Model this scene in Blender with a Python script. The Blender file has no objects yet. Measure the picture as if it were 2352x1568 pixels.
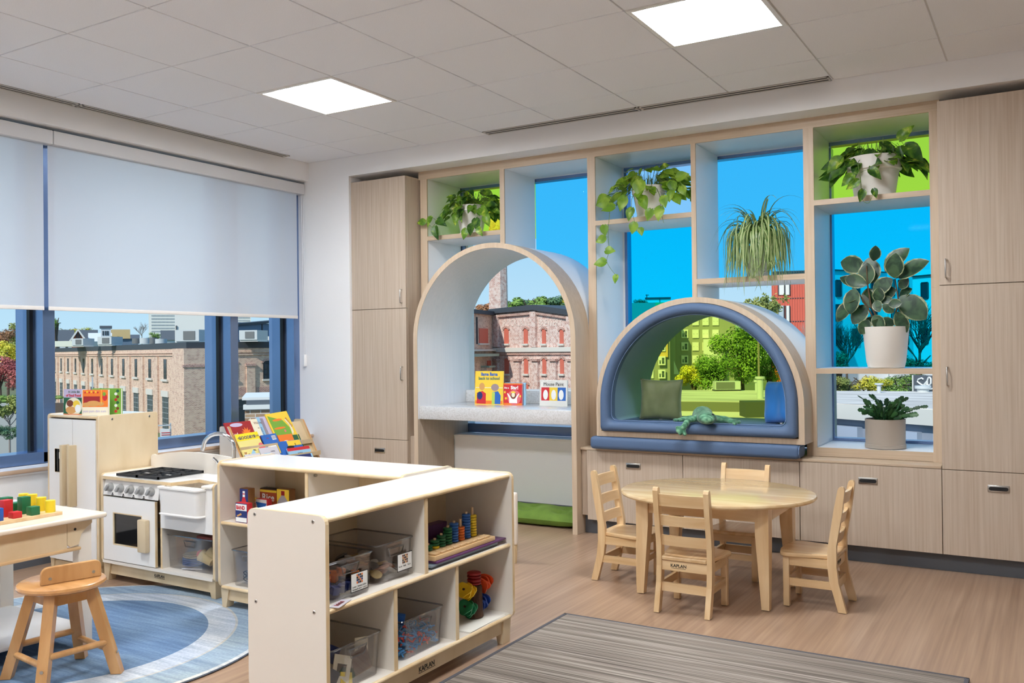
import bpy, bmesh, math, random
from math import sin, cos, pi, radians, sqrt, atan2
from mathutils import Vector, Matrix

SC = bpy.context.scene
COL = SC.collection
random.seed(7)

# ---------------------------------------------------------------- camera
FPX, CX, CY = 2051.43, 1176.0, 789.085
CAM = Vector((5.34996, -5.53451, 1.28))
CR = Vector((0.856340889, 0.51629355, -0.0110114013))
CU = Vector((0.0129934691, -0.000225390054, 0.999915556))
CF = Vector((-0.516247471, 0.856411653, 0.00690145501))
cam_data = bpy.data.cameras.new('camera')
cam = bpy.data.objects.new('camera', cam_data)
COL.objects.link(cam)
cam_data.sensor_width = 36.0
cam_data.lens = FPX / 2352 * 36.0
cam_data.shift_y = (CY - 784.0) / 2352
cam_data.clip_end = 2000
mw = Matrix((CR, CU, -CF)).transposed().to_4x4()
mw.translation = CAM
cam.matrix_world = mw
SC.camera = cam

# ---------------------------------------------------------------- world, sun, exposure
world = bpy.data.worlds.new('world')
SC.world = world
world.use_nodes = True
wn = world.node_tree
bg = wn.nodes['Background']
# clear autumn sky: colour depends on elevation only, all the way round
wtc = wn.nodes.new('ShaderNodeTexCoord')
wsp = wn.nodes.new('ShaderNodeSeparateXYZ')
wn.links.new(wtc.outputs['Generated'], wsp.inputs[0])
wrm = wn.nodes.new('ShaderNodeValToRGB')
for k, (p_, c_) in enumerate(((0.0, (0.56, 0.79, 0.95, 1)), (0.12, (0.40, 0.68, 0.93, 1)), (0.40, (0.26, 0.54, 0.88, 1)), (1.0, (0.13, 0.34, 0.76, 1)))):
    el = wrm.color_ramp.elements[k] if k < 2 else wrm.color_ramp.elements.new(p_)
    el.position, el.color = p_, c_
wn.links.new(wsp.outputs[2], wrm.inputs[0])
wn.links.new(wrm.outputs[0], bg.inputs[0])
bg.inputs[1].default_value = 1.05
sun_data = bpy.data.lights.new('sun', 'SUN')
sun_data.energy = 3.8
sun_data.angle = radians(0.6)
sun_data.color = (1.0, 0.95, 0.87)
sun = bpy.data.objects.new('sun', sun_data)
COL.objects.link(sun)
sun.location = (-4, -20, 20)
sun.rotation_euler = Vector((0.06, 1.0, -0.80)).to_track_quat('-Z', 'Y').to_euler()
SC.view_settings.view_transform = 'Standard'
SC.view_settings.look = 'None'
SC.view_settings.exposure = 0.0
SC.view_settings.gamma = 1.0
SC.view_settings.use_curve_mapping = False
SC.cycles.use_denoising = True
SC.cycles.max_bounces = 10
SC.cycles.transparent_max_bounces = 24
SC.cycles.diffuse_bounces = 6
SC.cycles.sample_clamp_indirect = 6.0
PANEL_EMISSION = 64.0

# ---------------------------------------------------------------- helpers
def lin(c):
    c = c / 255.0
    return c / 12.92 if c <= 0.04045 else ((c + 0.055) / 1.055) ** 2.4

def rgb(r, g, b):
    return (lin(r), lin(g), lin(b), 1.0)

def at(u, v, d):
    """a point of the place: photo direction (u, v) at forward distance d"""
    w = CR * ((u - CX) / FPX) + CU * (-(v - CY) / FPX) + CF
    return CAM + w * d

MATS = {}
def mat(name, col, rough=0.5, metal=0.0, col2=None, scale=(6, 6, 6), detail=3.0, contrast=(0.35, 0.65),
        bump=0.0, bscale=None, spec=0.5, emit=0.0, coat=0.0, alpha=None, trans=0.0, sheen=0.0, distort=0.0, subs=0.0):
    if name in MATS:
        return MATS[name]
    m = bpy.data.materials.new(name)
    m.use_nodes = True
    nt = m.node_tree
    bs = nt.nodes['Principled BSDF']
    bs.inputs['Base Color'].default_value = col
    bs.inputs['Roughness'].default_value = rough
    bs.inputs['Metallic'].default_value = metal
    bs.inputs['Specular IOR Level'].default_value = spec
    if coat:
        bs.inputs['Coat Weight'].default_value = coat
        bs.inputs['Coat Roughness'].default_value = 0.15
    if sheen:
        bs.inputs['Sheen Weight'].default_value = sheen
    if emit:
        bs.inputs['Emission Color'].default_value = col
        bs.inputs['Emission Strength'].default_value = emit
    if col2 is not None or bump:
        tc = nt.nodes.new('ShaderNodeTexCoord')
        mp = nt.nodes.new('ShaderNodeMapping')
        mp.inputs['Scale'].default_value = scale
        nt.links.new(tc.outputs['Object'], mp.inputs[0])
        no = nt.nodes.new('ShaderNodeTexNoise')
        no.inputs['Scale'].default_value = 1.0
        no.inputs['Detail'].default_value = detail
        no.inputs['Distortion'].default_value = distort
        nt.links.new(mp.outputs[0], no.inputs['Vector'])
        if col2 is not None:
            cr = nt.nodes.new('ShaderNodeValToRGB')
            cr.color_ramp.elements[0].position = contrast[0]
            cr.color_ramp.elements[1].position = contrast[1]
            cr.color_ramp.elements[0].color = col
            cr.color_ramp.elements[1].color = col2
            nt.links.new(no.outputs['Fac'], cr.inputs[0])
            nt.links.new(cr.outputs[0], bs.inputs['Base Color'])
        if bump:
            n2 = no
            if bscale:
                mp2 = nt.nodes.new('ShaderNodeMapping')
                mp2.inputs['Scale'].default_value = bscale
                nt.links.new(tc.outputs['Object'], mp2.inputs[0])
                n2 = nt.nodes.new('ShaderNodeTexNoise')
                n2.inputs['Scale'].default_value = 1.0
                n2.inputs['Detail'].default_value = 2.0
                nt.links.new(mp2.outputs[0], n2.inputs['Vector'])
            bp = nt.nodes.new('ShaderNodeBump')
            bp.inputs['Strength'].default_value = bump
            bp.inputs['Distance'].default_value = 0.01
            nt.links.new(n2.outputs['Fac'], bp.inputs['Height'])
            nt.links.new(bp.outputs[0], bs.inputs['Normal'])
    MATS[name] = m
    return m

def glassy(name, tint, gloss=0.08, rough=0.02, fres=0.5):
    """thin pane: tinted see-through plus a fresnel-weighted reflection"""
    if name in MATS:
        return MATS[name]
    m = bpy.data.materials.new(name)
    m.use_nodes = True
    nt = m.node_tree
    nt.nodes.remove(nt.nodes['Principled BSDF'])
    out = nt.nodes['Material Output']
    tr = nt.nodes.new('ShaderNodeBsdfTransparent')
    tr.inputs[0].default_value = tint
    gl = nt.nodes.new('ShaderNodeBsdfGlossy')
    gl.inputs['Roughness'].default_value = rough
    lw = nt.nodes.new('ShaderNodeLayerWeight')
    lw.inputs[0].default_value = 0.25
    mu = nt.nodes.new('ShaderNodeMath')
    mu.operation = 'MULTIPLY_ADD'
    mu.inputs[1].default_value = 0.5
    mu.inputs[2].default_value = gloss
    mu.inputs[1].default_value = fres
    nt.links.new(lw.outputs['Fresnel'], mu.inputs[0])
    mx = nt.nodes.new('ShaderNodeMixShader')
    nt.links.new(mu.outputs[0], mx.inputs[0])
    nt.links.new(tr.outputs[0], mx.inputs[1])
    nt.links.new(gl.outputs[0], mx.inputs[2])
    nt.links.new(mx.outputs[0], out.inputs[0])
    MATS[name] = m
    return m

class B:
    """collects shapes; build() links them as ONE mesh object"""
    def __init__(s):
        s.v, s.f, s.m = [], [], []

    def add(s, vs, fs, mi=0):
        o = len(s.v)
        s.v.extend([tuple(p) for p in vs])
        for f in fs:
            s.f.append(tuple(o + i for i in f))
            s.m.append(mi)
        return s

    def box(s, x0, x1, y0, y1, z0, z1, mi=0, bev=0.0, seg=2, rot=None, piv=None):
        if x1 < x0: x0, x1 = x1, x0
        if y1 < y0: y0, y1 = y1, y0
        if z1 < z0: z0, z1 = z1, z0
        if bev <= 0:
            vs = [(x0, y0, z0), (x1, y0, z0), (x1, y1, z0), (x0, y1, z0), (x0, y0, z1), (x1, y0, z1), (x1, y1, z1), (x0, y1, z1)]
            fs = [(0, 3, 2, 1), (4, 5, 6, 7), (0, 1, 5, 4), (1, 2, 6, 5), (2, 3, 7, 6), (3, 0, 4, 7)]
        else:
            bm = bmesh.new()
            bmesh.ops.create_cube(bm, size=1.0)
            for v in bm.verts:
                v.co = Vector(((x0 + x1) / 2 + v.co.x * (x1 - x0), (y0 + y1) / 2 + v.co.y * (y1 - y0), (z0 + z1) / 2 + v.co.z * (z1 - z0)))
            b = min(bev, (x1 - x0) * .49, (y1 - y0) * .49, (z1 - z0) * .49)
            bmesh.ops.bevel(bm, geom=bm.edges[:], offset=b, segments=seg, profile=0.5, affect='EDGES')
            bm.verts.index_update()
            vs = [v.co.copy() for v in bm.verts]
            fs = [tuple(v.index for v in f.verts) for f in bm.faces]
            bm.free()
        if rot is not None:
            pv = Vector(piv) if piv is not None else Vector(((x0 + x1) / 2, (y0 + y1) / 2, (z0 + z1) / 2))
            vs = [rot @ (Vector(p) - pv) + pv for p in vs]
        return s.add(vs, fs, mi)

    def cyl(s, p0, p1, r0, r1=None, n=16, mi=0, cap=True):
        r1 = r0 if r1 is None else r1
        p0, p1 = Vector(p0), Vector(p1)
        d = (p1 - p0).normalized()
        a = d.orthogonal().normalized()
        b = d.cross(a)
        vs = []
        for p, r in ((p0, r0), (p1, r1)):
            for i in range(n):
                t = 2 * pi * i / n
                vs.append(p + a * (r * cos(t)) + b * (r * sin(t)))
        fs = [(i, (i + 1) % n, n + (i + 1) % n, n + i) for i in range(n)]
        if cap:
            fs += [tuple(range(n - 1, -1, -1)), tuple(range(n, 2 * n))]
        return s.add(vs, fs, mi)

    def lathe(s, prof, cx=0, cy=0, cz=0, n=32, mi=0, sx=1.0, sy=1.0, M=None):
        vs, fs = [], []
        k = len(prof)
        for r, z in prof:
            for i in range(n):
                t = 2 * pi * i / n
                p = Vector((r * cos(t) * sx, r * sin(t) * sy, z))
                if M is not None: p = M @ p
                vs.append((cx + p.x, cy + p.y, cz + p.z))
        for j in range(k - 1):
            for i in range(n):
                fs.append((j * n + i, j * n + (i + 1) % n, (j + 1) * n + (i + 1) % n, (j + 1) * n + i))
        fs.append(tuple(range(n - 1, -1, -1)))
        fs.append(tuple(range((k - 1) * n, k * n)))
        return s.add(vs, fs, mi)

    def prism(s, poly, axis, a0, a1, mi=0):
        """poly: 2D outline in the two remaining axes (order x,y,z), extruded along axis"""
        def P(a, q):
            if axis == 'x': return (a, q[0], q[1])
            if axis == 'y': return (q[0], a, q[1])
            return (q[0], q[1], a)
        n = len(poly)
        vs = [P(a0, q) for q in poly] + [P(a1, q) for q in poly]
        fs = [tuple(range(n - 1, -1, -1)), tuple(range(n, 2 * n))]
        fs += [(i, (i + 1) % n, n + (i + 1) % n, n + i) for i in range(n)]
        return s.add(vs, fs, mi)

    def strip(s, pa, pb, axis, a0, a1, mi=0, caps=True):
        """solid shell between two equally long open 2D outlines, extruded along axis (arches)"""
        def P(a, q):
            if axis == 'x': return (a, q[0], q[1])
            if axis == 'y': return (q[0], a, q[1])
            return (q[0], q[1], a)
        n = len(pa)
        vs = [P(a0, q) for q in pa] + [P(a0, q) for q in pb] + [P(a1, q) for q in pa] + [P(a1, q) for q in pb]
        fs = []
        for i in range(n - 1):
            fs += [(i, i + 1, n + i + 1, n + i), (2 * n + i + 1, 2 * n + i, 3 * n + i, 3 * n + i + 1),
                   (i + 1, i, 2 * n + i, 2 * n + i + 1), (n + i, n + i + 1, 3 * n + i + 1, 3 * n + i)]
        if caps:
            fs += [(0, n, 3 * n, 2 * n), (n - 1, 3 * n - 1, 4 * n - 1, 2 * n - 1)]
        return s.add(vs, fs, mi)

    def tube(s, pts, r, n=8, mi=0, closed=False, taper=None):
        pts = [Vector(p) for p in pts]
        k = len(pts)
        vs, fs = [], []
        a = None
        for j in range(k):
            d = (pts[(j + 1) % k] - pts[j - 1]) if closed or 0 < j < k - 1 else (pts[1] - pts[0] if j == 0 else pts[-1] - pts[-2])
            d.normalize()
            a = d.orthogonal().normalized() if a is None else (a - d * a.dot(d)).normalized()
            b = d.cross(a)
            rr = r if taper is None else r * (taper[0] + (taper[1] - taper[0]) * j / (k - 1))
            for i in range(n):
                t = 2 * pi * i / n
                vs.append(pts[j] + a * (rr * cos(t)) + b * (rr * sin(t)))
        for j in range(k if closed else k - 1):
            j2 = (j + 1) % k
            for i in range(n):
                fs.append((j * n + i, j * n + (i + 1) % n, j2 * n + (i + 1) % n, j2 * n + i))
        if not closed:
            fs += [tuple(range(n - 1, -1, -1)), tuple(range((k - 1) * n, k * n))]
        return s.add(vs, fs, mi)

    def ball(s, c, r, n=12, mi=0, M=None):
        """ellipsoid; r number or triple"""
        r = (r, r, r) if not hasattr(r, '__len__') else r
        vs, fs = [], []
        m = n // 2
        for j in range(m + 1):
            ph = pi * j / m
            for i in range(n):
                t = 2 * pi * i / n
                p = Vector((r[0] * sin(ph) * cos(t), r[1] * sin(ph) * sin(t), r[2] * cos(ph)))
                if M is not None: p = M @ p
                vs.append((c[0] + p.x, c[1] + p.y, c[2] + p.z))
        for j in range(m):
            for i in range(n):
                fs.append((j * n + (i + 1) % n, j * n + i, (j + 1) * n + i, (j + 1) * n + (i + 1) % n))
        return s.add(vs, fs, mi)

    def grid(s, fn, nu, nv, mi=0):
        """surface from fn(u, v) -> point, u,v in 0..1"""
        vs = [fn(i / nu, j / nv) for j in range(nv + 1) for i in range(nu + 1)]
        fs = [(j * (nu + 1) + i, j * (nu + 1) + i + 1, (j + 1) * (nu + 1) + i + 1, (j + 1) * (nu + 1) + i) for j in range(nv) for i in range(nu)]
        return s.add(vs, fs, mi)

    def mesh(s, name, mats, smooth=True, off=(0, 0, 0), weld=False):
        me = bpy.data.meshes.new(name)
        o = Vector(off)
        me.from_pydata([tuple(Vector(p) - o) for p in s.v], [], s.f)
        for m in (mats if isinstance(mats, (list, tuple)) else [mats]):
            me.materials.append(m)
        if any(s.m):
            me.polygons.foreach_set('material_index', s.m)
        if weld:
            bm = bmesh.new(); bm.from_mesh(me)
            bmesh.ops.remove_doubles(bm, verts=bm.verts[:], dist=1e-5)
            bmesh.ops.recalc_face_normals(bm, faces=bm.faces[:])
            bm.to_mesh(me); bm.free()
        me.update()
        if smooth:
            me.polygons.foreach_set('use_smooth', [True] * len(me.polygons))
            me.set_sharp_from_angle(angle=radians(38))
        return me

    def build(s, name, mats, parent=None, smooth=True, world=False, weld=False):
        """world=True: the vertices are in room coordinates, shift them to the ancestors' base"""
        off = Vector((0, 0, 0))
        if world and parent is not None:
            q = parent
            while q is not None:
                off += q.location
                q = q.parent
        me = s.mesh(name, mats, smooth, off, weld)
        ob = bpy.data.objects.new(name, me)
        COL.objects.link(ob)
        if parent is not None:
            ob.parent = parent
        return ob

def tag(o, label, cat, group=None, kind=None):
    o['label'] = label
    if cat: o['category'] = cat
    if group: o['group'] = group
    if kind: o['kind'] = kind
    return o

def thing(name, label, cat, loc=(0, 0, 0), rz=0.0, group=None):
    o = bpy.data.objects.new(name, None)
    o.empty_display_size = 0.05
    COL.objects.link(o)
    o.location = loc
    o.rotation_euler = (0, 0, rz)
    return tag(o, label, cat, group)

def struct(o, label=None):
    o['kind'] = 'structure'
    if label: o['label'] = label
    return o

def dup(o, loc=None, rz=None, label=None, parent=None, scale=None):
    c = o.copy()
    COL.objects.link(c)
    if parent is not None: c.parent = parent
    if loc is not None: c.location = loc
    if rz is not None: c.rotation_euler = (0, 0, rz)
    if scale is not None: c.scale = scale
    if label: c['label'] = label
    for ch in list(o.children):
        dup(ch, parent=c)
    return c

def piece(me, name, parent, loc=(0, 0, 0), rot=(0, 0, 0), scale=(1, 1, 1)):
    o = bpy.data.objects.new(name, me)
    COL.objects.link(o)
    o.parent = parent
    o.location = loc
    o.rotation_euler = rot
    o.scale = scale
    return o

def letters(txt, size, m, parent, loc, rot, extrude=0.0004, name='lettering', align='LEFT', shear=0.0, space=1.0, sx=1.0, bold=0.0):
    cu = bpy.data.curves.new(name, 'FONT')
    cu.body = txt
    cu.size = size
    cu.extrude = extrude
    cu.offset = bold
    cu.align_x = align
    cu.shear = shear
    cu.space_character = space
    cu.resolution_u = 3
    cu.materials.append(m)
    tmp = bpy.data.objects.new('text', cu)
    me = bpy.data.meshes.new_from_object(tmp)
    bpy.data.objects.remove(tmp)
    o = bpy.data.objects.new(name, me)
    COL.objects.link(o)
    o.parent = parent
    o.location = loc
    o.rotation_euler = rot
    o.scale = (sx, 1, 1)
    return o

def arc(cx, cz, r, a0, a1, n, rz=None):
    rz = r if rz is None else rz
    return [(cx + r * cos(radians(a0 + (a1 - a0) * i / n)), cz + rz * sin(radians(a0 + (a1 - a0) * i / n))) for i in range(n + 1)]

def rrect(x0, x1, z0, z1, r, n=4):
    return (arc(x1 - r, z0 + r, r, -90, 0, n) + arc(x1 - r, z1 - r, r, 0, 90, n) +
            arc(x0 + r, z1 - r, r, 90, 180, n) + arc(x0 + r, z0 + r, r, 180, 270, n))

UP = (pi / 2, 0, 0)            # text standing up, read from -Y
SIDE = (pi / 2, 0, pi / 2)     # text standing up, read from +X

# ---------------------------------------------------------------- materials
M_wall = mat('wall_paint', rgb(243, 243, 243), 0.7, bump=0.03, scale=(60, 60, 60))
M_bulk = mat('bulkhead_paint', rgb(238, 238, 238), 0.7, bump=0.03, scale=(60, 60, 60))
M_tile = mat('ceiling_tile', rgb(242, 244, 247), 0.9, col2=rgb(234, 236, 240), scale=(240, 240, 240), bump=0.06)
M_tbar = mat('ceiling_grid', rgb(214, 214, 214), 0.5)
M_black = mat('black', rgb(14, 14, 15), 0.6)
M_slot = mat('slot_metal', rgb(205, 202, 195), 0.4)
M_alum = mat('frame_aluminium', rgb(122, 146, 186), 0.24, metal=0.8)
M_gasket = mat('gasket', rgb(20, 22, 26), 0.5)
M_lam = mat('laminate_oak_z', rgb(198, 182, 164), 0.45, col2=rgb(180, 161, 141), scale=(95, 95, 2.2), detail=6, contrast=(0.3, 0.72))
M_lamx = mat('laminate_oak_x', rgb(202, 182, 158), 0.4, col2=rgb(188, 166, 140), scale=(2.2, 95, 95), detail=6, contrast=(0.3, 0.72))
M_edge = mat('laminate_edge', rgb(204, 184, 160), 0.4, col2=rgb(194, 172, 146), scale=(60, 60, 3), detail=5)
M_white = mat('white_laminate', rgb(242, 242, 242), 0.35)
M_liner = mat('arch_liner', rgb(240, 241, 243), 0.38, col2=rgb(235, 237, 240), scale=(50, 50, 1.6), detail=4)
M_plinth = mat('plinth', rgb(92, 97, 104), 0.5)
M_steel = mat('brushed_steel', rgb(190, 188, 184), 0.28, metal=1.0)
M_chrome = mat('chrome', rgb(225, 227, 230), 0.08, metal=1.0)
M_stone = mat('terrazzo', rgb(214, 214, 214), 0.14, col2=rgb(192, 190, 188), scale=(110, 110, 110), detail=5, contrast=(0.42, 0.72), coat=0.2)
M_navy = mat('blue_upholstery', rgb(86, 110, 144), 0.6, col2=rgb(74, 97, 130), scale=(500, 500, 500), bump=0.12)
M_maple = mat('maple_z', rgb(233, 204, 160), 0.3, col2=rgb(217, 181, 133), scale=(22, 22, 2.0), detail=5, distort=0.4, coat=0.3)
M_maplex = mat('maple_x', rgb(233, 204, 160), 0.3, col2=rgb(217, 181, 133), scale=(2.0, 22, 22), detail=5, distort=0.4, coat=0.3)
M_mapley = mat('maple_y', rgb(229, 198, 152), 0.27, col2=rgb(212, 175, 127), scale=(22, 2.0, 22), detail=5, distort=0.4, coat=0.3)
M_top = mat('maple_table_top', rgb(226, 200, 156), 0.2, col2=rgb(206, 172, 124), scale=(1.6, 14, 14), detail=5, distort=0.6, coat=0.4)
M_cream = mat('cream_laminate', rgb(232, 224, 212), 0.35)
M_creamtop = mat('cream_top_laminate', rgb(240, 237, 232), 0.16)
M_ply = mat('birch_ply_edge', rgb(232, 210, 172), 0.4, col2=rgb(216, 186, 140), scale=(9, 9, 9), detail=2)
M_birch = mat('birch_face', rgb(222, 202, 168), 0.42, col2=rgb(206, 182, 142), scale=(5, 5, 2), detail=4)
M_stool = mat('stool_wood', rgb(205, 158, 104), 0.28, col2=rgb(184, 134, 80), scale=(16, 16, 2), detail=5, distort=0.5, coat=0.4)
M_ink = mat('black_ink', rgb(25, 22, 20), 0.5)
M_clear = glassy('clear_glass', (0.97, 0.985, 0.98, 1), 0.0, fres=.04)
M_filmg = glassy('green_film', (0.92, 1.0, 0.24, 1), 0.0, fres=.03)
M_filmy = glassy('lime_film', (0.90, 1.0, 0.46, 1), 0.0, fres=.03)
M_filmb = glassy('deep_blue_film', (0.06, 0.84, 1.0, 1), 0.0, fres=.03)
M_films = glassy('sky_blue_film', (0.32, 0.84, 1.0, 1), 0.0, fres=.03)
M_filmp = glassy('pale_blue_film', (0.74, 0.90, 1.0, 1), 0.0, fres=.03)
M_plastic = glassy('bin_plastic', (0.955, 0.955, 0.96, 1), 0.02, 0.06, fres=.30)
M_rim = glassy('bin_rim', (0.72, 0.73, 0.75, 1), 0.15, 0.08)
def plain(name, r, g, b, rough=0.45, **k):
    return mat(name, rgb(r, g, b), rough, **k)
C_red, C_blue, C_green = plain('paint_red', 196, 34, 38), plain('paint_blue', 30, 84, 168), plain('paint_green', 24, 104, 62)
C_yellow, C_orange = plain('paint_yellow', 236, 206, 42), plain('paint_orange', 235, 120, 40)
C_white, C_purple = plain('print_white', 245, 245, 242), plain('purple_board', 92, 48, 98)
C_paper = plain('paper', 238, 234, 224)
# ================================================================ ROOM SHELL
RX1, RY0, ZC, T = 9.2, -8.6, 2.863, 0.6096
LIGHTS = [(2, 2), (6, 2), (2, 6), (6, 6), (2, 10), (6, 10)]   # grid cells (column, row) that hold a light

def floor_mat():
    m = bpy.data.materials.new('floor_vinyl'); m.use_nodes = True
    nt = m.node_tree; bs = nt.nodes['Principled BSDF']
    tc = nt.nodes.new('ShaderNodeTexCoord')
    def noise(scale, detail=4):
        mp = nt.nodes.new('ShaderNodeMapping'); mp.inputs['Scale'].default_value = scale
        nt.links.new(tc.outputs['Object'], mp.inputs[0])
        no = nt.nodes.new('ShaderNodeTexNoise'); no.inputs['Scale'].default_value = 1; no.inputs['Detail'].default_value = detail
        nt.links.new(mp.outputs[0], no.inputs['Vector']); return no
    a = noise((55, 1.1, 1)); b = noise((9, 0.5, 1), 2)
    mx = nt.nodes.new('ShaderNodeMix'); mx.data_type = 'FLOAT'; mx.inputs[0].default_value = 0.35
    nt.links.new(a.outputs['Fac'], mx.inputs[2]); nt.links.new(b.outputs['Fac'], mx.inputs[3])
    cr = nt.nodes.new('ShaderNodeValToRGB')
    cr.color_ramp.elements[0].position = 0.33; cr.color_ramp.elements[0].color = rgb(144, 116, 94)
    cr.color_ramp.elements[1].position = 0.68; cr.color_ramp.elements[1].color = rgb(178, 151, 126)
    e = cr.color_ramp.elements.new(0.5); e.color = rgb(161, 133, 110)
    nt.links.new(mx.outputs[0], cr.inputs[0])
    nt.links.new(cr.outputs[0], bs.inputs['Base Color'])
    bs.inputs['Roughness'].default_value = 0.30
    return m
M_floor = floor_mat()
fl = B().box(-0.3, RX1 + .2, RY0 - .2, 0.8, -0.12, 0.0).build('floor', M_floor); struct(fl)

# ceiling: recessed T-bars, every tile a part
ceil = struct(B().box(-0.35, RX1 + .2, RY0 - .2, 0.95, 2.93, 3.10).build('ceiling', M_bulk))
xs = [0.04] + [T * k for k in range(1, 16)]
ys = [0.0, -0.4546] + [-0.4546 - T * k for k in range(1, 14)]
g = B()
for x in xs[1:]:
    g.box(x - .007, x + .007, RY0, 0, 2.8690, 2.885)
for y in ys[1:]:
    g.box(0.04, RX1, y - .007, y + .007, 2.8692, 2.885)
g.build('ceiling_grid', M_tbar, ceil)
TM = {}
for i in range(len(xs) - 1):
    for j in range(len(ys) - 1):
        if (i, j) in LIGHTS: continue
        x0, x1, y1, y0 = xs[i], xs[i + 1], ys[j], ys[j + 1]
        w, h = x1 - x0, y1 - y0
        key = (round(w, 3), round(h, 3))
        if key not in TM:
            q = .0045
            TM[key] = B().box(-w / 2 + q, w / 2 - q, -h / 2 + q, h / 2 - q, 0.0, .018, bev=.0015, seg=1).mesh('ceiling_tile', M_tile, smooth=False)
        piece(TM[key], 'ceiling_tile', ceil, ((x0 + x1) / 2, (y0 + y1) / 2, ZC + random.uniform(-.0004, .0004)))
# ceiling lights
M_emit = mat('light_diffuser', (0.93, 0.965, 1.0, 1), 0.5, emit=PANEL_EMISSION)
M_lframe = mat('light_frame', rgb(240, 238, 232), 0.35)
LL = ['square ceiling light nearest the corner above the kitchen toys', 'square ceiling light over the children\'s table and chairs']
for n, (i, j) in enumerate(LIGHTS):
    x0, x1, y1, y0 = xs[i], xs[i + 1], ys[j], ys[j + 1]
    lb = LL[n] if n < 2 else 'square ceiling light, row %s, %s column from the windows' % (
        ['nearest the shelving', 'mid-room', 'farthest from the shelving'][j // 4], ['first', 'second', 'third'][i // 4])
    t = thing('ceiling_light', lb, 'light', ((x0 + x1) / 2, (y0 + y1) / 2, ZC), group='recessed ceiling light panels')
    h = T / 2 - .004
    fr = B()
    for a, b_, c, d in ((-h, h, -h, -h + .022), (-h, h, h - .022, h), (-h, -h + .022, -h + .022, h - .022), (h - .022, h, -h + .022, h - .022)):
        fr.box(a, b_, c, d, -.004, .03)
    k = h - .022
    for sx, sy in ((1, 0), (-1, 0), (0, 1), (0, -1)):      # sloping inner cheeks
        if sx:
            fr.add([(sx * k, -k, .0), (sx * k, k, .0), (sx * (k - .035), k - .035, .028), (sx * (k - .035), -k + .035, .028)], [(0, 1, 2, 3)])
        else:
            fr.add([(-k, sy * k, .0), (k, sy * k, .0), (k - .035, sy * (k - .035), .028), (-k + .035, sy * (k - .035), .028)], [(0, 1, 2, 3)])
    fr.build('frame', M_lframe, t, smooth=False)
    k -= .034
    B().box(-k, k, -k, k, .026, .034).build('diffuser', M_emit, t, smooth=False)

# slot diffusers (linear air grilles)
def slot_grille(x0, x1, y0, y1, along, label):
    t = thing('air_grille', label, 'grille', ((x0 + x1) / 2, (y0 + y1) / 2, ZC), group='linear air grilles at the ceiling edge')
    w2, h2 = (x1 - x0) / 2, (y1 - y0) / 2
    bars = B()
    q = h2 if along == 'x' else w2
    L = w2 if along == 'x' else h2
    def bx(b, a0, a1, c0, c1, z0, z1):
        if along == 'x': b.box(a0, a1, c0, c1, z0, z1)
        else: b.box(c0, c1, a0, a1, z0, z1)
    for c in (-q, -.006, q - .010):
        bx(bars, -L, L, c, c + (.012 if c == -.006 else .010), -.006, .004)
    bx(bars, -L, -L + .012, -q, q, -.006, .004); bx(bars, L - .012, L, -q, q, -.006, .004)
    bars.build('bar', M_slot, t, smooth=False)
    bk = B(); bx(bk, -L, L, -q, q, -.0025, -.001); bk.build('slot', M_black, t, smooth=False)
G1 = 3 * T
slot_grille(G1 + .01, 5 * T - .006, -.100, -.008, 'x', 'linear air grille above the arched nook with books')
slot_grille(5 * T + .006, 7 * T - .01, -.100, -.008, 'x', 'linear air grille above the padded arched seat')
slot_grille(  .046, .128, -2.10, -.30, 'y', 'linear air grille over the right roller blind')
slot_grille(  .046, .128, -3.92, -2.115, 'y', 'linear air grille over the left roller blind')

# walls
struct(B().box(RX1, RX1 + .2, RY0 - .2, .9, 0, 2.93).build('wall_right', M_wall))
struct(B().box(-.35, RX1, RY0 - .2, RY0, 0, 2.93).build('wall_front', M_wall))
wb = B()
for q, lb in (((.04, .480, 0, .75, 0, 2.93), 'white pier left of the tall cabinet'), ((5.94, RX1, 0, .75, 0, 2.707), 'white wall right of the cabinets'),
              ((.480, RX1, 0, .78, 2.707, 2.93), 'bulkhead over the joinery'), ((.480, 5.94, .463, .75, 0, .585), 'low wall under the back window'),
              ((.480, 1.17, .70, .78, .585, 2.707), None), ((4.80, 5.94, .70, .78, .585, 2.707), None)):
    struct(B().box(*q).build('wall_back', M_wall), lb)
B().box(1.18, 2.52, .452, .462, 0, .10).build('baseboard_back', M_plinth); struct(bpy.data.objects['baseboard_back'])
B().box(1.17, 2.55, .45, .64, .585, .600, bev=.003).build('trim_1', M_white); struct(bpy.data.objects['trim_1'])

# window wall on the left: recessed window with sill, deep mullions
XF, XG, ZS, ZH = -.08, -.20, .605, 2.76
wl = B()
wl.box(-.34, .04, RY0, 0.0, 0, .56)
wl.box(-.34, .04, RY0, 0.0, 2.712, 2.93)
wl.box(-.34, .04, 0.0, .75, 0, 2.93)
wl.box(-.34, .04, RY0, -7.3, .56, 2.712)
wl.build('wall_left', M_wall, smooth=False); struct(bpy.data.objects['wall_left'])
bb = B().box(.04, .052, RY0, -.0, 0, .10).build('baseboard_left', M_plinth); struct(bb)
sl = B().box(-.34, .062, -7.3, -.002, .56, .598, 0, bev=.004)
sl.box(.058, .074, -7.3, -.002, .572, .597, 1, bev=.006)
sl = sl.build('trim_2', [M_white, mat('sill_nose', rgb(196, 168, 142), .4)]); struct(sl, 'white window sill with a wood-coloured nosing')
win = struct(B().box(XF - .0, XF + .004, -7.3, -.0, ZS, ZS + .003).build('window_1', M_alum), 'long aluminium window with roller blinds')
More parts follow.
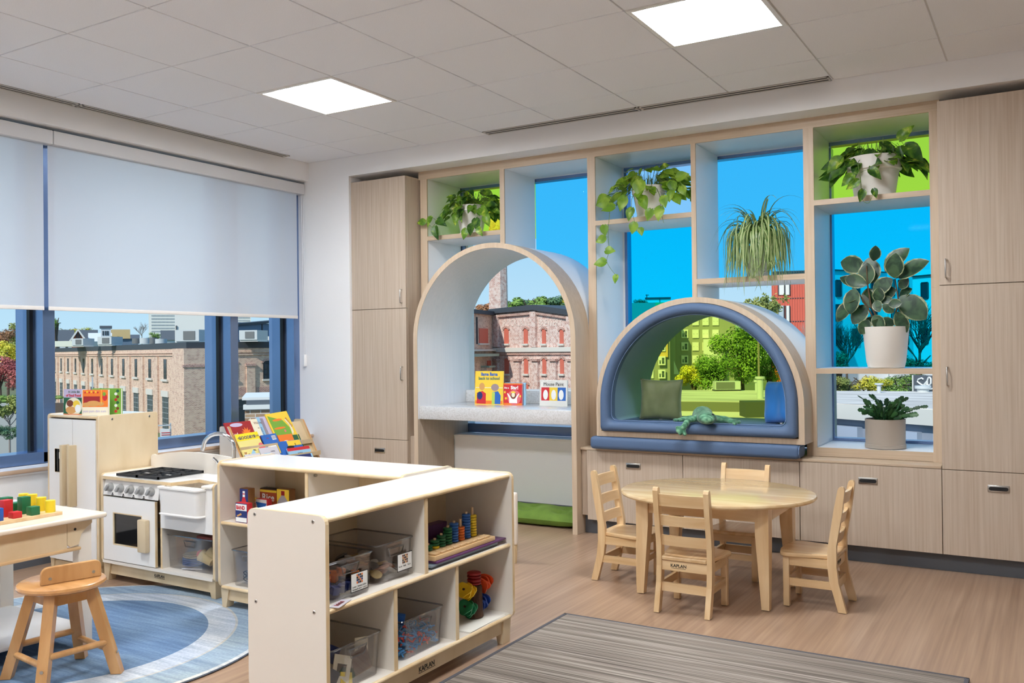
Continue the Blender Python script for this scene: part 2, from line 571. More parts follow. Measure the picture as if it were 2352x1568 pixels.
def vert(y0, y1, cap=True):
    b = B().box(XG, XF, y0, y1, .60, 2.76, bev=.002, seg=1)
    b.build('mullion', M_alum, win, smooth=False)
    g = B().box(XG - .02, XG + .012, y0 - .022, y0, .60, 2.76).box(XG - .02, XG + .012, y1, y1 + .022, .60, 2.76)
    g.build('gasket', M_gasket, win, smooth=False)
    c = B().box(XG - .16, XG - .02, y0 - .012, y1 + .012, .60, 2.76)
    c.build('outer_cap', M_alum, win, smooth=False)
ym = [(-.065, .0), (-.742, -.665), (-2.245, -2.165), (-3.745, -3.665), (-4.42, -4.34), (-5.92, -5.84), (-7.3, -7.24)]
for a, b_ in ym: vert(a, b_)
rl = B().box(XG, XF, -7.3, 0, .600, .672, bev=.003, seg=1)
rl.build('bottom_rail', M_alum, win, smooth=False)
B().box(XG - .14, XG - .01, -7.3, 0, .56, .66).build('outer_rail', M_alum, win, smooth=False)
B().box(XG - .14, XF, -7.3, 0, 2.70, 2.76).build('top_rail', M_alum, win, smooth=False)
for k in range(len(ym) - 1):
    y1, y0 = ym[k][0], ym[k + 1][1]
    B().box(XG - .004, XG, y0 + .02, y1 - .02, .66, 2.72).build('pane', M_clear, win, smooth=False)

# roller blinds
def blind_mat():
    m = bpy.data.materials.new('blind_fabric'); m.use_nodes = True
    nt = m.node_tree; nt.nodes.remove(nt.nodes['Principled BSDF'])
    out = nt.nodes['Material Output']
    df = nt.nodes.new('ShaderNodeBsdfDiffuse'); df.inputs[0].default_value = (.90, .92, .95, 1)
    tl = nt.nodes.new('ShaderNodeBsdfTranslucent'); tl.inputs[0].default_value = (.97, .98, 1, 1)
    tr = nt.nodes.new('ShaderNodeBsdfTransparent'); tr.inputs[0].default_value = (1, 1, 1, 1)
    m1 = nt.nodes.new('ShaderNodeMixShader'); m1.inputs[0].default_value = .55
    m2 = nt.nodes.new('ShaderNodeMixShader'); m2.inputs[0].default_value = .28
    nt.links.new(df.outputs[0], m1.inputs[1]); nt.links.new(tl.outputs[0], m1.inputs[2])
    nt.links.new(m1.outputs[0], m2.inputs[1]); nt.links.new(tr.outputs[0], m2.inputs[2])
    nt.links.new(m2.outputs[0], out.inputs[0])
    return m
M_blind = blind_mat()
M_hem = mat('blind_hem', rgb(226, 221, 216), .6)
M_head = mat('blind_fascia', rgb(212, 212, 214), .45)
def blind(y0, y1, cy0, cy1, label, chain=False):
    t = thing('roller_blind', label, 'blind', (-.04, (y0 + y1) / 2, 1.56), group='white roller blinds')
    B().box(-.036, -.0355, y0, y1, 1.575, 2.68).build('fabric', M_blind, t, smooth=False, world=True)
    B().box(-.041, -.031, y0, y1, 1.560, 1.585, bev=.003).build('hem_bar', M_hem, t, world=True)
    B().box(-.075, .0, cy0, cy1, 2.602, 2.690, bev=.003, seg=1).build('fascia', M_head, t, world=True)
    if chain:
        for dy, zb in ((0, 0), (.018, .0)):
            B().tube([(-.012, -.036 + dy, 2.62), (.0 , -.030 + dy, 1.25)], .0022, 5).build('bead_chain', M_white, t, world=True)
        B().box(-.008, .006, -.036, -.004, 1.16, 1.26, bev=.004).build('chain_tensioner', M_white, t, world=True)
blind(-2.233, -.066, -2.2125, -.008, 'white roller blind lowered halfway, nearest the corner', True)
blind(-3.74, -2.262, -3.75, -2.2165, 'white roller blind lowered halfway at the left edge of the photo')
blind(-5.9, -3.77, -5.9, -3.755, 'white roller blind just left of what the photo shows')
blind(-7.25, -5.93, -7.25, -5.905, 'white roller blind farthest from the corner')
# ================================================================ JOINERY ALONG THE BACK WALL
YC, YF, YB = .02, .19, .66          # cabinet fronts, shelf faces, back of the shelving
def pull(parent, cx, z):
    """recessed drawer pull plate with its dark finger slot"""
    b = B().box(cx - .053, cx + .053, YC - .006, YC + .001, z - .0195, z + .0195, bev=.004)
    p = b.build('pull', M_steel, parent, world=True)
    B().prism(arc(cx + .037, z, .0105, -90, 90, 6) + arc(cx - .037, z, .0105, 90, 270, 6), 'y', YC - .0072, YC - .002).build('finger_slot', M_black, p, smooth=False, world=True)
def dhandle(parent, x, z0, z1):
    B().tube([(x, YC, z0), (x, YC - .026, z0 + .001), (x, YC - .030, z0 + .008), (x, YC - .030, z1 - .008), (x, YC - .026, z1 - .001), (x, YC, z1)], .0042, 8).build('handle', M_steel, parent, world=True)

def tall_cabinet(x0, x1, label, hside):
    t = thing('tall_cabinet', label, 'cabinet', ((x0 + x1) / 2, .3, 0))
    B().box(x0, x1, YC + .020, .46, .105, 2.655).build('body', M_lam, t, smooth=False, world=True)
    B().box(x0, x1, YC + .065, .45, 0, .105).build('plinth', M_plinth, t, smooth=False, world=True)
    g = .0018
    hx = x1 - .040 if hside > 0 else x0 + .036
    u = B().box(x0 + g, x1 - g, YC, YC + .019, 1.6185, 2.655, bev=.001, seg=1).build('door', M_lam, t, world=True)
    dhandle(u, hx, 1.658, 1.762)
    l = B().box(x0 + g, x1 - g, YC, YC + .019, .5835, 1.6145, bev=.001, seg=1).build('door', M_lam, t, world=True)
    dhandle(l, hx, 1.054, 1.156)
    d = B().box(x0 + g, x1 - g, YC, YC + .019, .105, .5795, bev=.001, seg=1).build('drawer', M_lam, t, world=True)
    pull(d, (x0 + x1) / 2, .491)
    return t
tall_cabinet(.484, 1.040, 'tall oak cabinet left of the open arch, two doors over a drawer', 1)
tall_cabinet(4.817, 5.377, 'tall oak cabinet at the right end of the shelving, handles on its left', -1)
tall_cabinet(5.377, 5.937, 'tall oak cabinet beyond the right edge of the photo', -1)

def drawer_base(x0, x1, label):
    t = thing('drawer_cabinet', label, 'cabinet', ((x0 + x1) / 2, .3, 0), group='low drawer cabinets under the shelving')
    B().box(x0, x1, YC + .020, .46, .105, .583).build('body', M_lam, t, smooth=False, world=True)
    B().box(x0, x1, YC + .065, .45, 0, .105).build('plinth', M_plinth, t, smooth=False, world=True)
    d = B().box(x0 + .002, x1 - .002, YC, YC + .019, .105, .581, bev=.001, seg=1).build('drawer', M_lam, t, world=True)
    pull(d, (x0 + x1) / 2, .491)
drawer_base(2.595, 3.290, 'low oak drawer cabinet behind the left-hand chair, nearest the arch')
drawer_base(3.290, 4.033, 'low oak drawer cabinet behind the chair at the wall side of the table')
drawer_base(4.033, 4.817, 'low oak drawer cabinet below the rubber plant, right of the table')
t = thing('filler_panel', 'narrow oak filler beside the right leg of the tall arch', 'panel', (2.57, .2, 0))
B().box(2.546, 2.595, YC + .022, .3, .13, .583).build('panel', M_lam, t, smooth=False, world=True)
B().box(2.546, 2.595, YC + .07, .3, 0, .13).build('plinth', M_plinth, t, smooth=False, world=True)
t = thing('filler_panel', 'narrow oak filler between the left tall cabinet and the arch', 'panel', (1.09, .2, 0))
B().box(1.042, 1.138, .055, .45, 0, .612).build('panel', M_lam, t, smooth=False, world=True)
t = thing('ledge', 'long oak ledge running over the low drawer cabinets', 'ledge', (3.68, .1, .583))
B().box(2.546, 4.815, YC - .001, .45, .583, .600, bev=.0025).build('board', M_lamx, t, world=True)

# shelving frame
sh = thing('window_shelving', 'oak-edged white shelving frame built across the back window', 'shelving', (2.9, .4, .6))
def member(name, x0, x1, z0, z1, m):
    b = B().box(x0, x1, YF, YF + .012, z0, z1, 0)
    b.box(x0 + .0006, x1 - .0006, YF + .012, YB, z0 + .0006, z1 - .0006, 1)
    b.build(name, [m, M_white], sh, smooth=False, world=True)
for x0, x1, z0 in ((1.060, 1.125, .60), (1.805, 1.845, 2.055), (2.540, 2.600, .60), (3.308, 3.340, 1.592), (4.040, 4.102, .60), (4.758, 4.814, .60)):
    member('upright', x0, x1, z0, 2.642, M_edge)
member('top_rail', 1.042, 4.814, 2.642, 2.706, M_lamx)
for x0, x1, z0, z1 in ((1.125, 1.805, 2.153, 2.187), (2.600, 3.308, 2.154, 2.187), (3.340, 4.040, 1.703, 1.737),
                       (4.102, 4.758, 2.156, 2.189), (4.102, 4.758, 1.112, 1.145), (4.102, 4.758, .602, .655)):
    member('shelf', x0, x1, z0, z1, M_lamx)

# ---- tall arch (desk nook)
A1X, A1Z, A1R = 1.842, 1.364, .700
def arch_path(cx, cz, r, zbot, n=40):
    return [(cx - r, zbot)] + arc(cx, cz, r, 180, 0, n) + [(cx + r, zbot)]
ar = thing('arch_nook', 'tall round-topped arch with oak edge and pale lining, reaching the floor', 'arch', (A1X, .3, 0))
B().strip(arch_path(A1X, A1Z, .663, 0), arch_path(A1X, A1Z, .700, 0), 'y', -.030, -.026).build('edge_band', M_edge, ar, world=True)
B().strip(arch_path(A1X, A1Z, .667, 0), arch_path(A1X, A1Z, .700, 0), 'y', -.026, .188).build('outer_skin', M_edge, ar, world=True)
B().strip(arch_path(A1X, A1Z, .667, .62), arch_path(A1X, A1Z, .699, .62), 'y', .189, YB + .03).build('shell', M_white, ar, world=True)
B().strip(arch_path(A1X, A1Z, .663, .755), arch_path(A1X, A1Z, .6665, .755), 'y', -.026, YB + .03).build('lining', M_liner, ar, world=True)
for s in (-1, 1):
    x = A1X + s * .663
    B().box(x, x + s * .0035, -.026, .452, 0, .755).build('lower_panel', M_lam, ar, smooth=False, world=True)
    B().box(x, x + s * .0035, .452, YB, .60, .755).build('lower_panel', M_lam, ar, smooth=False, world=True)
ct = thing('counter', 'grey terrazzo counter with a low upstand inside the tall arch', 'counter', (A1X, .3, .755))
B().box(1.181, 2.503, -.012, .655, .755, .853, bev=.003).build('slab', M_stone, ct, world=True)
B().box(1.181, 2.503, .632, .655, .853, .953, bev=.002).build('upstand', M_stone, ct, world=True)

# ---- padded arch seat
A2X, A2Z, A2R = 3.388, .915, .690
a2 = thing('arched_window_nook', 'half-round window seat lined with blue upholstery in an oak ring', 'seat', (A2X, .3, .688))
def closed_ring(cx, cz, r, zb, n=40):
    return [(cx, zb), (cx - r, zb)] + arc(cx, cz, r, 180, 0, n) + [(cx + r, zb), (cx, zb)]
B().strip(closed_ring(A2X, A2Z, .655, .724), closed_ring(A2X, A2Z, .690, .689), 'y', -.030, .188).build('oak_ring', M_edge, a2, world=True)
B().strip(closed_ring(A2X, A2Z, .655, .724), closed_ring(A2X, A2Z, .689, .690), 'y', .189, YB + .03).build('shell', M_white, a2, world=True)
# rolled upholstered rim: sweep a rounded section round the closed outline
def rim_outline(k, n=36):
    """outline offset inward by k from the oak ring, rounded lower corners"""
    r = .652 - k; zb = .727 + k; c = .022 + .25 * k
    o = [(A2X, zb)] + [(A2X - r * f, zb) for f in (.3, .6, .85)] + arc(A2X - r + c, zb + c, c, 270, 180, 5)
    o += arc(A2X, A2Z, r, 180, 0, n)
    o += arc(A2X + r - c, zb + c, c, 0, -90, 5) + [(A2X + r * f, zb) for f in (.85, .6, .3)]
    return o
sec = [(0, .05), (0, -.045), (.006, -.062), (.020, -.072), (.040, -.072), (.056, -.064), (.066, -.048), (.070, -.02), (.071, .03)]
rings = [[(q[0], y, q[1]) for q in rim_outline(k)] for k, y in sec]
nb = len(rings[0]); bb = B(); vs = [p for r_ in rings for p in r_]; fs = []
for j in range(len(rings) - 1):
    for i in range(nb):
        fs.append((j * nb + i, j * nb + (i + 1) % nb, (j + 1) * nb + (i + 1) % nb, (j + 1) * nb + i))
bb.add(vs, fs); bb.build('padded_rim', M_navy, a2, world=True)
M_lining = mat('seat_lining', rgb(128, 156, 182), .5, bump=.1, scale=(500, 500, 500))
M_pipe = mat('piping', rgb(110, 134, 172), .5)
B().tube([(q[0], -.030, q[1]) for q in rim_outline(.0725)], .0028, 6, closed=True).build('piping', M_pipe, a2, world=True)
o1, o2 = rim_outline(.052), rim_outline(.030)
B().strip(o1 + o1[:1], o2 + o2[:1], 'y', .0, YB + .02, caps=False).build('lining', M_lining, a2, world=True)
B().box(A2X - .60, A2X + .60, .0, YB + .015, .765, .787, bev=.01).build('seat_pad', M_navy, a2, world=True)

bc = thing('bench_cushion', 'long blue bolster cushion on the ledge under the arched seat', 'cushion', (3.35, .0, .60))
B().box(2.650, 4.050, -.050, .115, .6005, .687, bev=.026, seg=4).build('pad', M_navy, bc, world=True)
B().tube([(4.046, -.024, .608), (4.046, -.048, .632), (4.046, -.048, .66), (4.046, -.028, .680), (4.046, .08, .682)], .0028, 6).build('piping', M_pipe, bc, world=True)

# ---- back window with coloured films
YG = .695
w2 = struct(B().box(1.12, 4.80, YG - .03, YG + .06, .60, .672).build('window_2', M_alum, smooth=False), 'wide window behind the shelving with coloured film panes')
B().box(1.12, 4.80, YG - .025, YG + .05, 2.616, 2.64).build('top_rail', M_alum, w2, smooth=False)
B().box(1.12, 4.80, YG - .03, YG + .06, 2.64, 2.71).build('head', M_white, w2, smooth=False)
for x0, x1 in ((2.560, 2.611), (4.050, 4.096)):
    B().box(x0, x1, YG - .030, YG + .055, .60, 2.64).build('jamb_lining', M_white, w2, smooth=False)
for x0, x1 in ((1.120, 1.150), (2.611, 2.632), (4.096, 4.112), (4.770, 4.80)):
    B().box(x0, x1, YG - .025, YG + .05, .67, 2.605).build('mullion', M_alum, w2, smooth=False)
def pane(poly, m, name='pane'):
    B().prism(poly, 'y', YG + .004, YG + .010).build(name, m, w2, smooth=False)
rect = lambda x0, x1, z0, z1: [(x0, z0), (x1, z0), (x1, z1), (x0, z1)]
ra, rb = .683, .672
pane(rect(1.150, 1.825, 2.170, 2.622), M_filmg)
pane([(1.150, 1.40), ] + [q for q in arc(A1X, A1Z, ra, 177, 91.5, 16)] + [(1.825, 2.170), (1.150, 2.170)], M_clear)
pane(arc(A1X, A1Z, ra, 91, 0, 20)[::1] + [(2.568, A1Z), (2.568, 2.622), (1.826, 2.622)], M_films)
pane([(A1X - ra, .67)] + arc(A1X, A1Z, ra, 180, 0, 30) + [(A1X + ra, .67)], M_clear)
pane(rect(2.630, 3.324, 2.170, 2.622), M_filmp)
left = [q for q in arc(A2X, A2Z, rb, 90, 180, 24) if q[0] < 3.323 and q[0] > 2.72]
pane([(2.630, 2.169), (2.630, left[-1][1])] + left[::-1] + [(3.323, left[0][1]), (3.323, 2.169)], M_filmb)
pane(rect(3.325, 4.055, 1.720, 2.622), M_films)
right = [q for q in arc(A2X, A2Z, rb, 95, 0, 26)]
pane([(3.325, 1.719)] + right + [(4.058, A2Z), (4.058, 1.719)], M_clear)
pane([(A2X - rb, .67)] + arc(A2X, A2Z, rb, 180, 0, 30) + [(A2X + rb, .67)], M_filmy, 'pane')
pane(rect(4.105, 4.775, 2.172, 2.622), M_filmg)
pane(rect(4.105, 4.775, 1.128, 2.171), M_filmb)
pane(rect(4.105, 4.775, .67, 1.127), M_clear)
# ================================================================ RUGS
def rug_mat(name, fn_colors, kind):
    m = bpy.data.materials.new(name); m.use_nodes = True
    nt = m.node_tree; bs = nt.nodes['Principled BSDF']; bs.inputs['Roughness'].default_value = .95
    bs.inputs['Specular IOR Level'].default_value = .1
    tc = nt.nodes.new('ShaderNodeTexCoord')
    def noise(scale, detail=3):
        mp = nt.nodes.new('ShaderNodeMapping'); mp.inputs['Scale'].default_value = scale
        nt.links.new(tc.outputs['Object'], mp.inputs[0])
        no = nt.nodes.new('ShaderNodeTexNoise'); no.inputs['Scale'].default_value = 1; no.inputs['Detail'].default_value = detail
        nt.links.new(mp.outputs[0], no.inputs['Vector']); return no
    def ramp(src, stops, const=False):
        cr = nt.nodes.new('ShaderNodeValToRGB')
        if const: cr.color_ramp.interpolation = 'CONSTANT'
        e = cr.color_ramp.elements
        e[0].position, e[0].color = stops[0]; e[1].position, e[1].color = stops[1]
        for p_, c_ in stops[2:]:
            q = e.new(p_); q.color = c_
        nt.links.new(src, cr.inputs[0]); return cr
    fn_colors(nt, bs, tc, noise, ramp)
    return m

def striped(nt, bs, tc, noise, ramp):
    a = noise((1.1, 190, 1), 3)
    b = noise((.6, 34, 1), 2)
    mx = nt.nodes.new('ShaderNodeMix'); mx.data_type = 'FLOAT'; mx.inputs[0].default_value = .3
    nt.links.new(a.outputs['Fac'], mx.inputs[2]); nt.links.new(b.outputs['Fac'], mx.inputs[3])
    r = ramp(mx.outputs[0], [(.36, rgb(92, 84, 78)), (.62, rgb(184, 175, 165)), (.46, rgb(126, 117, 109)), (.54, rgb(152, 142, 132))])
    nt.links.new(r.outputs[0], bs.inputs['Base Color'])
    bp = nt.nodes.new('ShaderNodeBump'); bp.inputs['Strength'].default_value = .4; bp.inputs['Distance'].default_value = .004
    nt.links.new(a.outputs['Fac'], bp.inputs['Height']); nt.links.new(bp.outputs[0], bs.inputs['Normal'])

def round_rug(nt, bs, tc, noise, ramp):
    ln = nt.nodes.new('ShaderNodeVectorMath'); ln.operation = 'LENGTH'
    mp = nt.nodes.new('ShaderNodeMapping'); mp.inputs['Scale'].default_value = (1, 1, 0)
    nt.links.new(tc.outputs['Object'], mp.inputs[0]); nt.links.new(mp.outputs[0], ln.inputs[0])
    rr = ramp(ln.outputs['Value'], [(0, rgb(108, 134, 166)), (.604, rgb(182, 192, 206)), (.725, rgb(184, 184, 182)), (.735, rgb(146, 166, 186)), (.885, rgb(196, 200, 204)), (.903, rgb(88, 98, 116))], True)
    n1 = noise((3, 38, 1), 4); n2 = noise((90, 90, 1), 2)
    r1 = ramp(n1.outputs['Fac'], [(.3, (.58, .62, .68, 1)), (.66, (1.14, 1.12, 1.08, 1))])
    r2 = ramp(n2.outputs['Fac'], [(.3, (.84, .86, .88, 1)), (.7, (1.08, 1.07, 1.05, 1))])
    n3 = noise((1.6, 2.4, 1), 2)
    r3 = ramp(n3.outputs['Fac'], [(.42, (1.0, 1.0, 1.0, 1)), (.68, (1.12, 1.02, .88, 1))])
    cur = rr.outputs[0]
    for r in (r1, r2, r3):
        mx = nt.nodes.new('ShaderNodeMix'); mx.data_type = 'RGBA'; mx.blend_type = 'MULTIPLY'
        mx.inputs[0].default_value = 1.0 if r is not r1 else .75
        nt.links.new(cur, mx.inputs[6]); nt.links.new(r.outputs[0], mx.inputs[7]); cur = mx.outputs[2]
    nt.links.new(cur, bs.inputs['Base Color'])

M_stripe = rug_mat('striped_rug', striped, 0)
M_round = rug_mat('round_rug', round_rug, 0)
M_rugedge = plain('rug_edge', 84, 84, 90, .9)
RUGZ = .011
t = thing('round_rug', 'round blue rug with a pale ring, in front of the play kitchen', 'rug', (1.555, -3.14, 0))
B().lathe([(.898, 0), (.909, .002), (.911, .006), (.908, .0095), (.900, RUGZ)], n=96).build('pile', M_round, t)
t = thing('striped_rug', 'grey and beige striped rug in the foreground', 'rug', (4.200, -3.25, 0))
B().box(-.855, .855, -1.52, 1.52, 0, RUGZ, bev=.004).build('pile', M_stripe, t)
b = B()
for x0, x1, y0, y1 in ((-.870, .870, 1.516, 1.530), (-.870, -.853, -1.53, 1.53), (.853, .870, -1.53, 1.53)):
    b.box(x0, x1, y0, y1, .0005, .0125, bev=.003)
b.build('binding', M_rugedge, t)

# ================================================================ TABLE AND CHAIRS
t = thing('oval_table', 'oval maple children\'s table with four square tapered legs', 'table', (3.825, -.93, 0))
prof = [(.0, .500), (.94, .500), (.985, .503), (1.0, .5105), (1.0, .514), (.99, .5215), (.965, .525), (0, .525)]
b = B(); n = 72; vs = []; fs = []
for r, z in prof:
    for i in range(n):
        a = 2 * pi * i / n
        rx = .51 - (1 - r) * (.51 if r < .5 else .40); ry = .46 - (1 - r) * (.46 if r < .5 else .40)
        vs.append((rx * cos(a), ry * sin(a), z))
for j in range(len(prof) - 1):
    for i in range(n):
        fs.append((j * n + i, j * n + (i + 1) % n, (j + 1) * n + (i + 1) % n, (j + 1) * n + i))
b.add(vs, fs); b.build('table_top', M_top, t, weld=True)
def taper_leg(b, x, y, z0, z1, w0, w1, ox, oy, mi=0):
    """square leg, foot size w0 at (x, y), top size w1, growing toward (-ox, -oy)"""
    def q(w, z): 
        xa, xb = (x, x - ox * w); ya, yb = (y, y - oy * w)
        return [(xa, ya, z), (xb, ya, z), (xb, yb, z), (xa, yb, z)]
    zm = z0 + (z1 - z0) * .72
    vs = q(w0, z0) + q(w1, zm) + q(w1, z1)
    fs = [(3, 2, 1, 0), (8, 9, 10, 11)] + [(j * 4 + i, j * 4 + (i + 1) % 4, (j + 1) * 4 + (i + 1) % 4, (j + 1) * 4 + i) for j in (0, 1) for i in range(4)]
    b.add(vs, fs, mi)
for sx in (-1, 1):
    for sy in (-1, 1):
        b = B(); taper_leg(b, sx * .345, sy * .265, 0.004, .500, .038, .066, sx, sy)
        b.build('leg', M_maple, t, smooth=False, weld=True)
for s_ in (-1, 1):
    B().box(-.29, .29, s_ * .252, s_ * .232, .425, .499).build('apron', M_maplex, t, smooth=False)
    B().box(s_ * .332, s_ * .312, -.21, .21, .425, .499).build('apron', M_mapley, t, smooth=False)

def make_chair(label, loc, rz):
    """child's ladderback chair, sitter faces local +y"""
    t = thing('ladderback_chair', label, 'chair', loc, rz, 'maple ladderback chairs around the oval table')
    prof = [(-.170, .003), (-.132, .003), (-.092, .150), (-.083, .230), (-.085, .30), (-.118, .50), (-.136, .590), (-.142, .602), (-.152, .607), (-.163, .604), (-.168, .590), (-.156, .49), (-.127, .32), (-.126, .22), (-.135, .14)]
    for s in (-1, 1):
        x0 = s * .140; x1 = s * .114
        B().prism(prof, 'x', min(x0, x1), max(x0, x1)).build('back_post', M_maple, t, smooth=False)
    for s in (-1, 1):
        B().box(s * .140, s * .108, .098, .128, .003, .246, bev=.003).build('leg', M_maple, t)
    # ladder slats follow the rake of the posts and bow backwards
    for z, h, y in ((.545, .058, -.143), (.443, .050, -.122), (.345, .050, -.108)):
        def sl(u, v, z=z, h=h, y=y, o=0):
            x = -.116 + .232 * u
            yy = y - .012 * (1 - (2 * u - 1) ** 2) - (v - .5) * h * .20
            return (x, yy + o, z - h / 2 + h * v)
        b = B()
        N = 8
        f = [[sl(i / N, v, o=o) for i in range(N + 1)] for o in (-.008, .008) for v in (0, 1)]
        vs = [p_ for row in f for p_ in row]; L = N + 1; fs = []
        for i in range(N):
            fs += [(i, i + 1, L + i + 1, L + i), (2 * L + i + 1, 2 * L + i, 3 * L + i, 3 * L + i + 1),
                   (L + i, L + i + 1, 3 * L + i + 1, 3 * L + i), (i + 1, i, 2 * L + i, 2 * L + i + 1)]
        b.add(vs, fs).build('slat', M_maplex, t, weld=True)
    # seat: rounded front corners, slightly wider at the front
    poly = [(-.112, -.128), (.112, -.128), (.126, -.085)] + arc(.120, .105, .040, -10, 80, 5) + [(.06, .158), (0, .160), (-.06, .158)] + arc(-.120, .105, .040, 100, 190, 5) + [(-.126, -.085)]
    s_ = B().prism(poly, 'z', .2495, .270).build('seat', M_mapley, t, smooth=False)
    bv = s_.modifiers.new('round', 'BEVEL'); bv.width = .006; bv.segments = 2; bv.limit_method = 'ANGLE'
    rails = [('seat_rail', (-.114, .114, .106, .122, .205, .248)), ('seat_rail', (-.114, .114, -.118, -.100, .200, .247)),
             ('stretcher', (-.114, .114, .106, .122, .110, .142)), ('stretcher', (-.114, .114, -.122, -.106, .098, .140))]
    for nme, q in rails:
        B().box(*q).build(nme, M_maplex, t, smooth=False)
    for s in (-1, 1):
        B().box(s * .118, s * .134, -.095, .105, .205, .248).build('seat_rail', M_mapley, t, smooth=False)
        B().box(s * .118, s * .134, -.105, .105, .105, .142).build('stretcher', M_mapley, t, smooth=False)
    letters('KAPLAN', .0215, M_ink, t, (.040, -.1185, .222), (pi / 2, 0, 0), align='CENTER', name='lettering', bold=.0004).location = (-.03, -.1185, .2185)
    B().box(-.066, .006, -.1188, -.1180, .2125, .2140).build('underline', M_ink, t, smooth=False)
    return t
ch = make_chair('maple ladderback chair at the left end of the oval table', (3.322, -.925, 0), -pi / 2)
dup(ch, (3.825, -1.300, 0), 0.0, 'maple ladderback chair in front, its back turned to us')
dup(ch, (3.830, -.560, 0), pi, 'maple ladderback chair between the oval table and the drawers')
dup(ch, (4.330, -.920, 0), pi / 2, 'maple ladderback chair at the right end of the oval table')

# ================================================================ SHELF UNITS
def screw(parent, p, axis, r=.0075):
    d = {'x': (1, 0, 0), 'y': (0, -1, 0)}[axis]
    p = Vector(p); d = Vector(d)
    b = B().cyl(p - d * .001, p + d * .0012, r, r * .8, 12).cyl(p + d * .0012, p + d * .0014, r * .35, n=6, mi=1)
    return b.build('screw', [M_steel, M_black], parent, world=True)

def ply_panel(name, parent, x0, x1, y0, y1, z0, z1, thin, r=.028, holes=()):
    """a plywood board with cream faces, rounded top corners and layered edge; thin = its thin axis"""
    th = .0012
    if thin == 'x':
        o = rrect(y0, y1, z0, z1, r); oi = rrect(y0 + .001, y1 - .001, z0 + .001, z1 - .001, r)
        b = B().prism(o, 'x', x0 + th, x1 - th, 1).prism(oi, 'x', x0, x0 + th).prism(oi, 'x', x1 - th, x1)
    elif thin == 'y':
        o = rrect(x0, x1, z0, z1, r); oi = rrect(x0 + .001, x1 - .001, z0 + .001, z1 - .001, r)
        b = B().prism(o, 'y', y0 + th, y1 - th, 1).prism(oi, 'y', y0, y0 + th).prism(oi, 'y', y1 - th, y1)
    return b.build(name, [M_cream, M_ply], parent, world=True, smooth=False)

def ply_shelf(name, parent, x0, x1, y0, y1, z0, z1, front, top=None):
    """board with a rounded plywood nosing on the front edge ('y-' or 'x+')"""
    b = B()
    if front == 'y-':
        b.box(x0, x1, y0 + .010, y1, z0, z1, 0)
        b.prism([(y0 + .0101, z0)] + arc(y0 + .009, (z0 + z1) / 2, .009, 270, 90, 6, (z1 - z0) / 2)[::1] + [(y0 + .0101, z1)], 'x', x0, x1, 1)
    else:
        b.box(x0, x1 - .010, y0, y1, z0, z1, 0)
        b.prism([(x1 - .0101, z0)] + arc(x1 - .009, (z0 + z1) / 2, .009, -90, 90, 6, (z1 - z0) / 2) + [(x1 - .0101, z1)], 'y', y0, y1, 1)
    return b.build(name, [top or M_cream, M_ply], parent, world=True, smooth=False)

def foot(parent, x, y, h, dx, dy, w=.062, d=.05, z0=None):
    """tapered corner foot, outer corner at (x, y)"""
    if z0 is None:
        z0 = RUGZ + .0006 if (x - 1.555) ** 2 + (y + 3.14) ** 2 < .99 ** 2 else .001
    b = B()
    X = lambda k: x - dx * k; Y = lambda k: y - dy * k
    top = [(X(0), Y(0)), (X(w * 1.35), Y(0)), (X(w * 1.35), Y(d)), (X(0), Y(d))]
    bot = [(X(.004), Y(.004)), (X(w * .8), Y(.004)), (X(w * .8), Y(d)), (X(.004), Y(d))]
    b.add([(q[0], q[1], z0) for q in bot] + [(q[0], q[1], h) for q in top],
          [(3, 2, 1, 0), (4, 5, 6, 7)] + [(i, (i + 1) % 4, 4 + (i + 1) % 4, 4 + i) for i in range(4)])
    return b.build('foot', M_birch, parent, world=True, smooth=False, weld=True)

# front island, open towards +X
IX0, IX1, IY0, IY1, IH = 2.950, 3.313, -3.350, -2.160, .742
fi = thing('toy_shelf', 'cream toy shelf in the foreground, filled with clear bins', 'shelf', (3.13, -2.755, 0))
e0 = ply_panel('end_panel', fi, IX0, IX1, IY0, IY0 + .018, .118, IH, 'y')
e1 = ply_panel('end_panel', fi, IX0, IX1 + .004, IY1 - .018, IY1, .105, IH, 'y')
ply_shelf('top', fi, IX0 + .004, IX1 - .006, IY0 + .018, IY1 - .018, .716, .734, 'x+', M_creamtop)
ply_shelf('shelf', fi, IX0 + .012, IX1 - .006, IY0 + .018, IY1 - .018, .413, .430, 'x+')
ply_shelf('shelf', fi, IX0 + .012, IX1 - .004, IY0 + .018, IY1 - .018, .103, .120, 'x+')
B().box(IX0 + .004, IX0 + .012, IY0 + .018, IY1 - .018, .104, .716).build('back_panel', M_birch, fi, smooth=False, world=True)
def divider(parent, y, z0, z1):
    B().box(IX0 + .012, IX1 - .016, y - .009, y + .009, z0, z1, 0).box(IX1 - .016, IX1 - .012, y - .009, y + .009, z0, z1, 1).build('divider', [M_cream, M_ply], parent, smooth=False, world=True)
divider(fi, -2.782, .430, .716); divider(fi, -2.972, .120, .413); divider(fi, -2.580, .120, .413)
B().box(IX1 - .040, IX1 - .022, IY0 + .02, IY1 - .03, .048, .103).build('plinth_rail', M_birch, fi, smooth=False, world=True)
for x, y, dx, dy in ((IX1 - .012, IY0 + .012, 1, -1), (IX1 - .012, IY1 - .012, 1, 1), (IX0 + .01, IY0 + .012, -1, -1), (IX0 + .01, IY1 - .012, -1, 1)):
    foot(fi, x, y, .103, dx, dy, w=.04, d=.06)
for x, z in ((2.987, .722), (3.258, .720), (2.989, .422), (3.260, .422)):
    screw(e0, (x, IY0, z), 'y')
letters('KAPLAN', .027, M_ink, fi, Vector((IX1 - .0215, -2.828, .066)) - fi.location, SIDE, bold=.0005)
